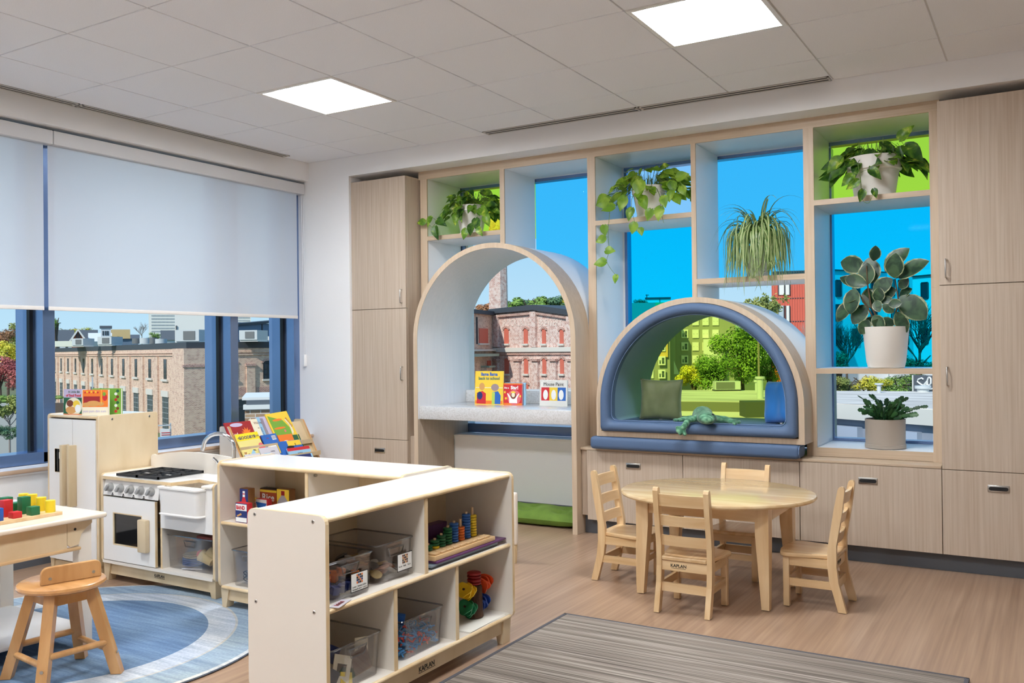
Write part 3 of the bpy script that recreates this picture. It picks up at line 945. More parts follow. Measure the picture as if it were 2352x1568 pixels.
B().box(IX1 - .0222, IX1 - .0214, -2.828, -2.722, .0605, .0625).build('underline', M_ink, fi, smooth=False, world=True)

# back island, open towards -Y
BX0, BX1, BY0, BY1 = 1.772, 2.940, -2.470, -2.085
bi = thing('grocery_shelf', 'cream shelf unit right of the play sink, holding play grocery boxes', 'shelf', (2.355, -2.28, 0))
ply_panel('end_panel', bi, BX0, BX0 + .018, BY0, BY1, .112, IH, 'x')
r_ = ply_panel('end_panel', bi, BX1 - .018, BX1, BY0, BY1, .112, IH, 'x')
ply_shelf('top', bi, BX0 + .018, BX1 - .018, BY0 + .004, BY1 - .004, .716, .734, 'y-', M_creamtop)
ply_shelf('shelf', bi, BX0 + .018, BX1 - .018, BY0 + .004, BY1 - .012, .423, .440, 'y-')
ply_shelf('shelf', bi, BX0 + .018, BX1 - .018, BY0 + .004, BY1 - .012, .103, .120, 'y-')
B().box(BX0 + .018, BX1 - .018, BY1 - .012, BY1 - .004, .104, .716).build('back_panel', M_birch, bi, smooth=False, world=True)
for x, z0, z1 in ((2.365, .440, .716), (2.150, .120, .423), (2.545, .120, .423)):
    B().box(x - .009, x + .009, BY0 + .016, BY1 - .012, z0, z1, 0).box(x - .009, x + .009, BY0 + .012, BY0 + .016, z0, z1, 1).build('divider', [M_cream, M_ply], bi, smooth=False, world=True)
B().box(BX0 + .03, BX1 - .03, BY0 + .022, BY0 + .040, .048, .103).build('plinth_rail', M_birch, bi, smooth=False, world=True)
for x, y, dx, dy in ((BX0 + .008, BY0 + .012, -1, -1), (BX1 - .008, BY0 + .012, 1, -1), (BX0 + .008, BY1 - .012, -1, 1), (BX1 - .008, BY1 - .012, 1, 1)):
    foot(bi, x, y, .103, dx, dy, w=.04)
B().cyl((2.385, BY0 + .06, .700), (2.3765, BY0 + .06, .700), .007, n=10).build('screw', M_steel, bi, world=True)
b = B()
for yy in (-2.37, -2.17): b.cyl((BX1 - .021, yy, .737), (BX1 - .017, yy, .737), .005, n=8)
b.build('screw', M_black, bi, world=True)

# low stand behind the island: only its rounded end shows
lu = thing('low_stand', 'low cream stand whose rounded end shows behind the foreground toy shelf', 'stand', (2.42, -.92, 0))
B().box(2.24, 2.600, -.952, -.918, .110, .425, bev=.012, seg=3).build('side_panel', M_cream, lu, world=True)
for x, dx in ((2.592, 1), (2.25, -1)): foot(lu, x, -.948, .110, dx, -1, w=.035, d=.026)

# ================================================================ PLAY KITCHEN
KY = -2.39
fr = thing('play_fridge', 'white toy refrigerator with two doors and birch side', 'toy kitchen', (.445, -2.2, 0))
ply_panel('side_panel', fr, .672, .690, KY, -1.99, .07, .930, 'x', r=.018)
ply_panel('side_panel', fr, .200, .218, KY, -1.99, .07, .930, 'x', r=.018)
# right side shows birch, not laminate
B().prism(rrect(KY + .002, -1.992, .072, .928, .018), 'x', .690, .6906).build('side_veneer', M_birch, fr, smooth=False, world=True)
ply_shelf('top', fr, .218, .672, KY + .002, -1.99, .908, .924, 'y-', M_creamtop)
B().box(.218, .672, -2.0, -1.992, .07, .908).build('back_panel', M_birch, fr, smooth=False, world=True)
B().box(.218, .672, KY + .02, -2.0, .060, .075).build('base_board', M_cream, fr, smooth=False, world=True)
B().box(.225, .665, KY + .020, KY + .036, .004, .062).build('plinth_rail', M_birch, fr, smooth=False, world=True)
def fdoor(x0, x1, cut=None):
    o = rrect(x0, x1, .074, .902, .008)
    if cut is None:
        b = B().prism(o, 'y', KY - .004, KY + .010)
    else:
        c0, c1, d0, d1 = cut
        b = B().box(x0, c0, KY - .004, KY + .010, .074, .902).box(c1, x1, KY - .004, KY + .010, .074, .902)
        b.box(c0, c1, KY - .004, KY + .010, .074, d0).box(c0, c1, KY - .004, KY + .010, d1, .902)
    return b.build('door', M_creamtop, fr, smooth=False, world=True)
dl = fdoor(.222, .452, (.280, .352, .588, .724)); dr = fdoor(.4575, .670)
B().box(.276, .356, KY + .010, KY + .013, .585, .727).build('dispenser', M_black, dl, smooth=False, world=True)
b = B(); 
for x0, x1, z0, z1 in ((.300, .335, .700, .703), (.300, .335, .664, .667), (.300, .303, .664, .703), (.332, .335, .664, .703), (.310, .322, .676, .694)):
    b.box(x0, x1, KY + .008, KY + .010, z0, z1)
b.build('dispenser_mark', C_white, dl, smooth=False, world=True)
b = B()
for x0, x1, z0, z1 in ((.278, .280, .588, .724), (.352, .354, .588, .724), (.28, .352, .586, .588), (.28, .352, .724, .726)):
    b.box(x0, x1, KY - .0046, KY + .009, z0, z1)
b.build('cutout_edge', M_ply, dl, smooth=False, world=True)
for x, d_ in ((.412, dl), (.482, dr)):
    B().box(x - .013, x + .013, KY - .052, KY - .004, .40, .755, bev=.003).build('handle', M_birch, d_, world=True)
for x, dx in ((.205, -1), (.685, 1)):
    for y, dy in ((KY + .01, -1), (-2.0, 1)): foot(fr, x, y, .070, dx, dy, w=.03, d=.05)
for y in (-2.30, -2.05): screw(fr, (.6905, y, .905), 'x', .008)

kt = thing('play_stove_sink', 'white toy stove and sink unit with five grey knobs', 'toy kitchen', (1.19, -2.2, 0))
KZ = .592
ply_panel('side_panel', kt, .712, .730, KY, -2.03, .105, .605, 'x', r=.02)
ply_panel('side_panel', kt, 1.640, 1.658, KY, -2.03, .100, .605, 'x', r=.02)
ply_panel('side_panel', kt, 1.212, 1.228, KY + .012, -2.04, .118, .573, 'x', r=.004)
# worktop with the notch above the basin
poly = [(.730, KY), (1.235, KY), (1.300, KY + .055), (1.350, KY + .155), (1.500, KY + .105), (1.640, KY + .085), (1.640, -2.04), (.730, -2.04)]
poly = [(.730, KY - .004), (1.325, KY - .004), (1.362, KY + .150), (1.640, KY + .095), (1.640, -2.04), (.730, -2.04)]
B().prism(poly, 'z', KZ - .017, KZ, 1).prism(poly, 'z', KZ, KZ + .0008, 0).build('worktop', [M_creamtop, M_ply], kt, smooth=False, world=True)
B().box(1.560, 1.640, KY - .006, KY + .095, KZ - .017, KZ, bev=.006).build('worktop_end', M_cream, kt, world=True)
B().box(.730, 1.640, KY + .004, -2.04, .103, .119, 0).box(.730, 1.640, KY - .004, KY + .004, .103, .119, 0).build('base_board', M_cream, kt, smooth=False, world=True)
B().box(.730, 1.640, -2.048, -2.040, .119, .575).build('back_panel', M_birch, kt, smooth=False, world=True)
B().box(.75, 1.63, KY + .020, KY + .038, .038, .103).build('plinth_rail', M_birch, kt, smooth=False, world=True)
for x, dx in ((.722, -1), (1.650, 1)):
    for y, dy in ((KY + .008, -1), (-2.04, 1)): foot(kt, x, y, .103, dx, dy, w=.045, d=.05)
# control panel and knobs
b = B().add([(.732, KY + .002, .486), (1.210, KY + .002, .486), (1.210, KY + .016, .574), (.732, KY + .016, .574)], [(0, 1, 2, 3)])
b.box(.732, 1.210, KY + .017, KY + .03, .486, .574)
cp = b.build('control_panel', M_creamtop, kt, smooth=False, world=True)
M_knob = plain('grey_knob', 168, 168, 166, .4)
for x in (.793, .886, .974, 1.062, 1.150):
    z = .530; y = KY + .009
    k = B().cyl((x, y, z), (x, y - .006, z), .025, .025, 24).cyl((x, y - .006, z), (x, y - .024, z), .0215, .018, 24)
    k.box(x - .008, x + .008, y - .036, y - .02, z - .020, z + .020, bev=.004, rot=Matrix.Rotation(.7, 3, 'Y'))
    k = k.build('knob', M_knob, cp, world=True)
b = B()
for i, x in enumerate((.815, .910, 1.000, 1.088)):
    b.cyl((x, KY + .0048, .498), (x, KY + .0012, .498), .004, n=8).cyl((x - .003, KY + .004, .489), (x - .003, KY + .0005, .489), .004, n=8).cyl((x + .007, KY + .004, .4905), (x + .007, KY + .0005, .4905), .003, n=6)
b.build('burner_symbol', M_black, cp, smooth=False, world=True)
# oven door with its window
dx0, dx1, dz0, dz1 = .742, 1.190, .124, .478
wx0, wx1, wz0, wz1 = .828, 1.078, .214, .392
b = B()
for q in ((dx0, wx0, dz0, dz1), (wx1, dx1, dz0, dz1), (wx0, wx1, dz0, wz0), (wx0, wx1, wz1, dz1)):
    b.box(q[0], q[1], KY - .004, KY + .012, q[2], q[3])
od = b.build('oven_door', M_creamtop, kt, smooth=False, world=True)
b = B()
for q in ((wx0 - .002, wx0 + .004, wz0, wz1), (wx1 - .004, wx1 + .002, wz0, wz1), (wx0, wx1, wz0 - .002, wz0 + .004), (wx0, wx1, wz1 - .004, wz1 + .002), (dx1, dx1 + .003, dz0, dz1), (dx0 - .003, dx0, dz0, dz1)):
    b.box(q[0], q[1], KY - .0046, KY + .010, q[2], q[3])
b.build('door_edge', M_ply, od, smooth=False, world=True)
M_smoke = glassy('smoked_acrylic', (.22, .22, .22, 1), .06, .05)
B().box(wx0, wx1, KY + .002, KY + .006, wz0, wz1).build('oven_window', M_smoke, od, smooth=False, world=True)
B().box(1.076, 1.146, KY - .034, KY - .004, .200, .378, bev=.006).build('handle', M_birch, od, world=True)
b = B()
for k in range(2): b.box(.734, 1.21, KY + .05 + k * .12, KY + .056 + k * .12, .318, .322)
b.box(.734, 1.21, KY + .04, KY + .044, .316, .324); b.build('oven_rack', M_steel, kt, smooth=False, world=True)
# hob grates
for gx in (.832, 1.015):
    b = B(); w_, d_ = .178, .305; y0 = KY - .0 + .015; z = KZ + .004
    b.box(gx, gx + w_, y0, y0 + .008, z, z + .014).box(gx, gx + w_, y0 + d_ - .008, y0 + d_, z, z + .014)
    b.box(gx, gx + .008, y0, y0 + d_, z, z + .014).box(gx + w_ - .008, gx + w_, y0, y0 + d_, z, z + .014)
    b.box(gx, gx + w_, y0 + d_ / 2 - .004, y0 + d_ / 2 + .004, z + .004, z + .014)
    for cy_ in (.25, .75):
        cx_, yy = gx + w_ / 2, y0 + d_ * cy_
        for a in range(4):
            aa = a * pi / 2
            b.cyl((cx_ + .018 * cos(aa), yy + .018 * sin(aa), z + .012), (cx_ + .082 * cos(aa) * (1 if a % 2 == 0 else .86), yy + .082 * sin(aa) * .86, z + .012), .004, n=6)
        b.tube([(cx_ + .030 * cos(2 * pi * i / 14), yy + .030 * sin(2 * pi * i / 14), z + .007) for i in range(14)], .004, 6, closed=True)
        b.cyl((cx_, yy, z - .003), (cx_, yy, z + .006), .016, .012, 12)
    b.build('hob_grate', M_gasket, kt, world=True)
# basin with apron front
bs_ = B(); bx0, bx1, by0, by1, bz0, bz1 = 1.262, 1.590, KY - .052, KY + .20, .428, .574
w_ = .012
def ringz(k, z, r=.03):
    return [(q[0], q[1], z) for q in rrect(bx0 + k, bx1 - k, by0 + k, by1 - k, r)]
sec_ = [(.016, bz0 + .006), (.002, bz0), (.002, bz0 + .005), (.009, bz0 + .010), (.002, bz1 - .012), (-.005, bz1 - .008), (-.005, bz1), (.012, bz1 + .001), (.022, bz1 - .02), (.034, bz0 + .03)]
R_ = [ringz(k, z) for k, z in sec_]; nn = len(R_[0]); fs = []
for j in range(len(R_) - 1):
    for i in range(nn): fs.append((j * nn + i, j * nn + (i + 1) % nn, (j + 1) * nn + (i + 1) % nn, (j + 1) * nn + i))
fs.append(tuple((len(R_) - 1) * nn + i for i in range(nn))); fs.append(tuple(range(nn - 1, -1, -1)))
bs_.add([p_ for r0 in R_ for p_ in r0], fs)
M_basin = plain('white_basin', 238, 234, 228, .25)
bs_.build('basin', M_basin, kt, world=True)
B().box(1.228, 1.640, KY + .002, KY + .016, .342, .574).build('front_panel', M_creamtop, kt, smooth=False, world=True)
# backsplash board with a shaped top
poly = [(.695, KZ)] + arc(.718, .655, .022, 180, 60, 5) + [(.745, .672), (.84, .690), (.96, .702), (1.10, .706), (1.26, .702), (1.42, .690), (1.56, .672), (1.625, .662)] + arc(1.65, .645, .02, 90, 0, 4) + [(1.67, KZ)]
B().prism(poly, 'y', -2.046, -2.032, 0).build('backsplash', M_cream, kt, smooth=False, world=True)
pts = [(1.452, -2.075, KZ), (1.452, -2.078, .74)] + [(1.452 - .088 + .088 * cos(radians(a)), -2.078 - .03 * (1 - cos(radians(a))), .755 + .075 * sin(radians(a))) for a in range(0, 181, 15)] + [(1.268, -2.142, .735)]
f_ = B().tube(pts, .0115, 14).cyl((1.452, -2.075, KZ), (1.452, -2.075, KZ + .012), .02, n=16)
f_.build('faucet', M_chrome, kt, world=True)
B().cyl((1.37, -2.10, KZ), (1.37, -2.10, KZ + .05), .012, .010, 14).tube([(1.37, -2.10, KZ + .045), (1.355, -2.115, KZ + .085), (1.342, -2.13, KZ + .105)], .007, 8).build('faucet_lever', M_chrome, kt, world=True)
letters('KAPLAN', .022, M_ink, kt, Vector((1.150, KY + .0195, .066)) - kt.location, UP, bold=.0004)
B().box(1.150, 1.235, KY + .0192, KY + .0199, .0605, .0622).build('underline', M_ink, kt, smooth=False, world=True)

# ================================================================ ACTIVITY TABLE (left) AND STOOL
at_ = thing('activity_table', 'pale activity table at the left edge with a low shelf', 'table', (1.42, -3.50, 0))
TX0, TX1, TY0, TY1 = 1.02, 1.795, -4.0, -3.085
poly = rrect(TX0, TX1, TY0, TY1, .022)
b = B().prism(poly, 'z', .566, .588, 0)
o = b.build('table_top', mat('activity_top', rgb(236, 224, 206), .14, coat=.3), at_, smooth=False, world=True)
bv = o.modifiers.new('round', 'BEVEL'); bv.width = .009; bv.segments = 3; bv.limit_method = 'ANGLE'
for xa in (TX1 - .055, TX0 + .055):
    B().box(xa - .007, xa + .007, TY0 + .167, TY1 - .167, .452, .567).build('apron', M_birch, at_, smooth=False, world=True)
    B().box(xa - .016, xa + .016, TY0 + .10, TY1 - .105, .438, .453, bev=.006).build('lower_rail', M_mapley, at_, world=True)
for sx, x in ((1, TX1 - .062), (-1, TX0 + .062)):
    for sy, y in ((1, TY1 - .105), (-1, TY0 + .105)):
        B().box(x, x - sx * .045, y, y + sy * .062, RUGZ + .001, .566, bev=.003).build('leg', M_cream, at_, world=True)
        g_ = [(y + sy * .055, .566), (y + sy * .055, .545), (y + sy * .030, .530), (y + sy * .004, .505), (y - sy * .008, .462), (y - sy * .045, .457), (y - sy * .06, .470), (y - sy * .06, .566)]
        B().prism(g_, 'x', min(x, x + sx * .014), max(x, x + sx * .014)).build('bracket', M_birch, at_, smooth=False, world=True)
B().box(TX0 + .04, TX1 - .072, TY0 + .05, TY1 - .055, .085, .101, bev=.006).build('shelf', mat('activity_shelf', rgb(222, 224, 226), .2), at_, world=True)
b = B().cyl((TX1 - .0475, TY1 - .13, .53), (TX1 - .0465, TY1 - .13, .53), .006, n=10)
b.build('screw', M_black, at_, world=True)

st = thing('stool', 'round honey-coloured stool with splayed legs and a low back rail', 'stool', (1.985, -3.425, RUGZ))
def leg4(b, pt, pb, w):
    pt, pb = Vector(pt), Vector(pb); d = (pb - pt).normalized()
    rad = Vector((pt.x + pb.x, pt.y + pb.y, 0)).normalized(); tan = Vector((-rad.y, rad.x, 0))
    vs = []
    for p_, ww in ((pb, w), (pt, w)):
        for a, c in ((-1, -1), (1, -1), (1, 1), (-1, 1)):
            vs.append(p_ + tan * (a * ww / 2) + rad * (c * ww / 2))
    b.add(vs, [(3, 2, 1, 0), (4, 5, 6, 7)] + [(i, (i + 1) % 4, 4 + (i + 1) % 4, 4 + i) for i in range(4)])
LA = [radians(a) for a in (30, 135, 225, 318)]
LA = [radians(38 + 90 * k) for k in range(4)]
for a in LA:
    b = B(); leg4(b, (.105 * cos(a), .105 * sin(a), .352), (.208 * cos(a), .208 * sin(a), .002), .040)
    b.build('leg', M_stool, st, smooth=False)
for k in range(4):
    a0, a1 = LA[k], LA[(k + 1) % 4]
    for nm, z, rad_, r_ in (('seat_rail', .325, .108, 0), ('rung', .095 + .032 * (k % 2), .178, .0125)):
        p0 = Vector((rad_ * cos(a0), rad_ * sin(a0), z)); p1 = Vector((rad_ * cos(a1), rad_ * sin(a1), z))
        if r_:
            B().cyl(p0, p1, r_, n=12).build(nm, M_stool, st)
        else:
            d = (p1 - p0).normalized(); nrm = Vector((-d.y, d.x, 0)); vs = []
            for p_ in (p0, p1):
                for s1, s2 in ((-1, -1), (1, -1), (1, 1), (-1, 1)): vs.append(p_ + nrm * (.009 * s1) + Vector((0, 0, .023 * s2)))
            B().add(vs, [(3, 2, 1, 0), (4, 5, 6, 7)] + [(i, (i + 1) % 4, 4 + (i + 1) % 4, 4 + i) for i in range(4)]).build(nm, M_stool, st, smooth=False)
    s0 = Vector((.203 * cos(a0), .203 * sin(a0), .075))
B().lathe([(0, .352), (.150, .352), (.160, .358), (.163, .366), (.160, .375), (.150, .381), (0, .381)], n=48).build('seat', mat('stool_seat', rgb(203, 152, 98), .22, col2=rgb(180, 128, 76), scale=(2, 18, 18), detail=5, distort=.5, coat=.5), st)
# low back rail, board standing on edge across the seat on the side facing the table... turned toward +x
def rail(u, v): pass
prof = [(-.112, .381)] + arc(-.085, .422, .027, 180, 95, 5) + arc(.085, .422, .027, 85, 0, 5) + [(.112, .381)]
rb_ = B().prism(prof, 'y', -.009, .009)
Rm = Matrix.Rotation(radians(75), 3, 'Z')
rb_.v = [tuple(Rm @ Vector(p_) + Vector((.056, .004, 0))) for p_ in rb_.v]
ro = rb_.build('back_rail', M_stool, st, smooth=False)
bv = ro.modifiers.new('round', 'BEVEL'); bv.width = .004; bv.segments = 2; bv.limit_method = 'ANGLE'
for s in (-1, 1):
    c = Rm @ Vector((s * .080, -.0095, .404)) + Vector((.056, .004, 0)); d = Rm @ Vector((0, -1, 0))
    B().cyl(c, c + d * .0015, .0062, n=10).build('screw', M_steel, ro)
for a in LA:
    c = Vector((.186 * cos(a), .186 * sin(a), .085)); rr = Vector((cos(a), sin(a), 0))
    c += rr * .0205
    B().cyl(c, c + rr * .002, .0065, n=10).build('screw', M_steel, st)

# ================================================================ SORTING BOARD ON THE TABLE
bd = thing('sorting_board', 'wooden shape sorting board with red, blue, green and yellow blocks', 'toy', (1.50, -3.37, .588))
cor = Vector((1.678, -3.235, 0))
B().box(1.385, 1.675, -3.560, -3.225, .588, .603, bev=.002).build('base', M_maplex, bd, world=True)
def blk(x, y, s, h, m, round_=False):
    if round_: b = B().cyl((x, y, .603), (x, y, .603 + h), s / 2, n=24)
    else: b = B().box(x - s / 2, x + s / 2, y - s / 2, y + s / 2, .603, .603 + h, bev=.0015)
    b.build('block', m, bd, world=True)
xs_ = [1.645, 1.578, 1.511, 1.444]
for k, x in enumerate(xs_): blk(x, -3.262, .040, (.050, .058, .066, .064)[k], C_yellow, True)
for k, x in enumerate(xs_): blk(x, -3.338, .038, (.036, .072, .042, .06)[k], C_green)
for k, x in enumerate(xs_): blk(x, -3.415, .038, (.026, .070, .058, .050)[k], C_red)
for k, x in enumerate(xs_): blk(x, -3.492, .038, (.052, .062, .036, .05)[k], C_blue)
# ================================================================ BOOKS
def book(label, loc, rz, w, h, th, cover, pages=True, lean=0.0, group=None, roll=0.0, name='book'):
    """standing book: local x along the cover, cover faces -y, z up"""
    t = thing(name, label, 'book', loc, rz, group)
    t.rotation_euler = (lean, roll, rz)
    c = B().box(-w / 2, w / 2, 0, .002, 0, h).box(-w / 2, w / 2, th - .002, th, 0, h).box(-w / 2 - .001, -w / 2 + .0015, 0, th, 0, h)
    c.build('cover', cover, t, smooth=False)
    B().box(-w / 2 + .0015, w / 2 - .002, .002, th - .002, .002, h - .002).build('pages', C_paper, t, smooth=False)
    return t
def art(t, shapes, name='cover_picture', y=-.0003):
    """flat printed shapes on the cover: (outline, material)"""
    mats = []; b = B()
    for k, (o, m) in enumerate(shapes):
        if m not in mats: mats.append(m)
        yy = y - .00012 * k
        n = len(o)
        b.add([(q[0], yy, q[1]) for q in o], [tuple(range(n))], mats.index(m))
    return b.build(name, mats, t, smooth=False)
def ell(cx, cz, rx, rz, n=16, a0=0):
    return [(cx + rx * cos(2 * pi * i / n + a0), cz + rz * sin(2 * pi * i / n + a0)) for i in range(n)]
def rc(x0, x1, z0, z1): return [(x0, z0), (x1, z0), (x1, z1), (x0, z1)]
def star(cx, cz, r, a=0):
    return [(cx + (r if i % 2 == 0 else r * .45) * sin(a + pi * i / 5), cz + (r if i % 2 == 0 else r * .45) * cos(a + pi * i / 5)) for i in range(10)]
def txt(t, s, size, m, x, z, align='CENTER', bold=.0, sx=1.0, y=-.0014, rotz=0):
    return letters(s, size, m, t, (x, y, z), (pi / 2, -rotz, 0), extrude=.0002, align=align, bold=bold, sx=sx)
P_yel, P_red, P_blu, P_grn = plain('print_yellow', 244, 208, 66), plain('print_red', 206, 44, 52), plain('print_blue', 44, 104, 186), plain('print_green', 120, 170, 62)
P_tan, P_gry, P_org, P_pnk = plain('print_tan', 214, 158, 92), plain('print_grey', 158, 138, 142), plain('print_orange', 240, 128, 44), plain('print_pink', 226, 110, 118)
P_navy, P_lbl, P_brn, P_lim = plain('print_navy', 30, 48, 110), plain('print_light_blue', 150, 196, 224), plain('print_brown', 120, 60, 36), plain('print_lime', 178, 206, 92)
P_crm, P_mar, P_lil, P_dg = plain('print_cream', 240, 232, 206), plain('print_maroon', 160, 34, 40), plain('print_lilac', 196, 186, 214), plain('print_dark_green', 36, 96, 62)

CZ = .853
# yellow book with two cartoon animals, kept generic
w, h = .262, .262
t = book('tall yellow picture book with blue title lettering, leftmost on the grey counter', (1.555, .395, CZ), 0.0, w, h, .010, P_yel, lean=-.06)
art(t, [(rc(-w / 2 + .004, w / 2 - .004, .004, .030), P_org), (rc(-w / 2 + .004, w / 2 - .004, .128, .134), P_crm),
        ([(-.112, .004), (-.028, .004), (-.028, .085), (-.06, .105), (-.112, .09)], P_red), (ell(-.085, .068, .026, .032, 14), P_navy), (ell(-.066, .140, .026, .030, 14), P_tan),
        ([(.028, .004), (.108, .004), (.110, .07), (.085, .105), (.030, .095)], P_blu), ([(.028, .004), (.056, .004), (.056, .095), (.030, .095)], P_lim), (ell(.056, .134, .036, .028, 16), P_gry)])
txt(t, 'llama llama', .036, P_blu, 0, .226, bold=.0012, sx=.98)
txt(t, 'back to school', .034, plain('print_teal', 26, 110, 110), 0, .194, bold=.0008, sx=.98)
w, h = .186, .168
t = book('small red board book with a waving child in white, middle of the grey counter', (1.760, .405, CZ), 0.0, w, h, .014, P_red, lean=-.04)
art(t, [(rc(-w / 2, w / 2, .0, .014), P_org), (rc(-w / 2, w / 2, h - .010, h), P_org), (ell(.022, .058, .062, .058, 24), P_pnk),
        ([(-.022, .014), (.050, .014), (.048, .050), (.068, .085), (.062, .090), (.032, .055), (-.002, .055), (-.036, .092), (-.042, .086), (-.022, .05)], C_white),
        (ell(.015, .072, .026, .026, 16), P_brn), (ell(.014, .078, .016, .019, 14), P_crm), ([(-.006, .092), (.034, .092), (.034, .100), (.014, .108), (-.006, .100)], P_yel),
        (star(-.062, .098, .014, .2), P_yel), (star(-.052, .050, .014, .5), P_yel), (star(.078, .068, .012, .9), P_yel)])
txt(t, 'I Am a', .020, C_white, -.052, .126, bold=.0008); txt(t, 'Star!', .036, C_white, .026, .122, bold=.0016)
t = book('thin blue book just behind the small red board book', (1.778, .428, CZ), 0.0, .186, .172, .012, P_lbl, lean=-.02)
w, h = .236, .196
t = book('white book with red, yellow and blue panels on its cover, on the grey counter', (2.128, .405, CZ), 0.0, w, h, .010, plain('print_offwhite', 232, 231, 224), lean=-.05)
panels = []
for k, (x, m) in enumerate(((-.070, P_red), (0, P_yel), (.070, P_blu))):
    panels += [(rc(x - .035, x + .035, .040, .140), m)]
for k, x in enumerate((-.068, .002, .066)):
    panels += [(ell(x, .084, .021, .038, 16), C_white)]
art(t, panels)
txt(t, 'Mouse Paint', .036, M_ink, 0, .152, sx=.98)
t = book('books standing at the right end of the grey counter, mostly behind the arch', (2.442, .400, CZ), 0.0, .120, .235, .012, P_lbl, lean=-.03)
art(t, [(rc(-.06, .06, .02, .06), P_mar), (rc(-.06, .06, .1, .15), P_blu)])

# two books (and one behind) on the play refrigerator
FZ = .9250
t = book('little cookbook with a plate of food on its cover, left on the play refrigerator', (.372, -2.335, FZ), radians(12), .150, .150, .018, P_lil, group=None, lean=-.03)
art(t, [(rc(-.075, .075, 0, .100), P_dg), (ell(.002, .046, .062, .054, 24), P_crm), (ell(-.018, .026, .040, .022, 16), P_tan), (ell(-.026, .066, .026, .020, 14), P_brn), (ell(.022, .062, .026, .022, 12), P_yel), (ell(.034, .036, .022, .024, 10), C_white), (rc(-.075, .075, 0, .004), P_org)])
txt(t, 'A Little Bit', .020, P_dg, .004, .128); txt(t, 'of Soul Food', .022, P_red, .000, .106, bold=.0006)
t = book('orange cookbook with a white title band, right on the play refrigerator', (.596, -2.345, FZ), radians(26), .158, .150, .018, P_crm, lean=-.02)
art(t, [(rc(-.075, .079, .050, .150), P_org), (rc(-.070, .030, .075, .112), P_mar), (ell(-.01, .070, .042, .017, 18, .1), P_tan), (ell(-.052, .064, .024, .013, 12), P_tan), (ell(.036, .068, .02, .012, 12), P_tan), (rc(.038, .041, .07, .15), P_yel), (ell(.060, .105, .015, .02, 10), P_red), (ell(.056, .125, .01, .012, 10), P_grn)] +
       [(ell(-.06 + .013 * k, .134 + .004 * (k % 2), .0058, .0058, 6, k), (P_red, P_yel)[k % 2]) for k in range(7)])
txt(t, 'yum yum dim sum', .019, P_lil, -.002, .020, bold=.0002)
t = book('green patterned book tucked behind the orange cookbook', (.583, -2.262, FZ), radians(22), .185, .154, .018, P_grn, lean=-.02)
art(t, [(ell(.06 + .012 * (k % 2), .02 + .017 * k, .010, .009, 8, k), (P_red, P_brn, C_white, P_dg)[k % 4]) for k in range(8)])

# ================================================================ BOOK DISPLAY RACK (against the window wall, faces +x)
rk = thing('book_rack', 'slanted wooden book display rack full of picture books by the window corner', 'bookcase', (.13, -.655, 0), pi / 2)
RL = .375                                            # half length; local x runs along the window wall, front is -y
for sx in (-1, 1):
    pr = [(-.40, .003), (0, .003), (0, .725)] + arc(-.018, .727, .018, 0, 90, 4) + arc(-.082, .727, .018, 90, 150, 3) + [(-.37, .265), (-.40, .20)]
    x = sx * RL
    B().prism(pr, 'x', x - .009, x + .009, 0).prism([(q[0] * .985 - .003, q[1] * .995 + .002) for q in pr], 'x', x - .0095, x - .009, 1).build('side_panel', [M_stool, M_birch] if sx > 0 else [M_stool, M_cream], rk, smooth=False)
SL = .604                                            # run per rise of the slanted back
def slope_y(z): return -.072 - (.73 - z) * SL
b = B().add([(-RL + .009, slope_y(.12), .12), (RL - .009, slope_y(.12), .12), (RL - .009, slope_y(.73), .73), (-RL + .009, slope_y(.73), .73),
             (-RL + .009, slope_y(.12) + .014, .12), (RL - .009, slope_y(.12) + .014, .12), (RL - .009, slope_y(.73) + .014, .73), (-RL + .009, slope_y(.73) + .014, .73)],
            [(0, 1, 2, 3), (7, 6, 5, 4), (0, 3, 7, 4), (1, 5, 6, 2), (3, 2, 6, 7), (0, 4, 5, 1)])
b.build('back_board', M_birch, rk, smooth=False)
TIER = [(.575, .016), (.485, .044), (.390, .064)]
for z, k in TIER:
    y = slope_y(z) - k
    B().box(-RL + .009, RL - .009, y - .016, y + .060, z - .012, z).build('shelf', M_birch, rk, smooth=False)
    B().box(-RL + .009, RL - .009, y - .024, y - .016, z - .012, z + .022).build('lip', M_birch, rk, smooth=False)
B().box(-RL + .009, RL - .009, -.385, -.02, .03, .045).build('bottom_shelf', M_birch, rk, smooth=False)
def rbook(label, x, tier, w, h, cover, shapes=(), texts=(), dz=0.0, dy=0.0, roll=0.0):
    z, k = TIER[tier]
    y = slope_y(z) - k + .004 + dy
    t = book(label, (.13 - y, -.655 + x, z + .0015 + dz), pi / 2, w, h, .008, cover, lean=-.53, roll=roll)
    if shapes: art(t, list(shapes))
    for a_ in texts: txt(t, *a_[:5], **(a_[5] if len(a_) > 5 else {}))
    return t
leaf_o = []
for i in range(22):
    r_ = .052 if i % 2 == 0 else .028
    leaf_o.append((.052 + r_ * cos(2 * pi * i / 22), .125 + r_ * 1.05 * sin(2 * pi * i / 22)))
rbook('red book with an orange maple leaf, top left of the display rack', -.275, 0, .250, .225, P_mar, [(leaf_o, P_org), (ell(-.02, .20, .06, .016, 14), P_lil)],
      [('Red', .040, C_white, -.066, .112), ('Leaf', .040, C_white, -.058, .070)], dz=.0)
rbook('yellow and green book standing between the red book and the cream book', -.150, 0, .10, .215, P_yel, [(rc(-.05, .05, .0, .07), P_dg), (ell(.01, .07, .02, .025, 12), P_lim)], [('The', .032, M_ink, -.012, .165), ('Tiny', .032, M_ink, 0, .125)], dz=.002, dy=.010)
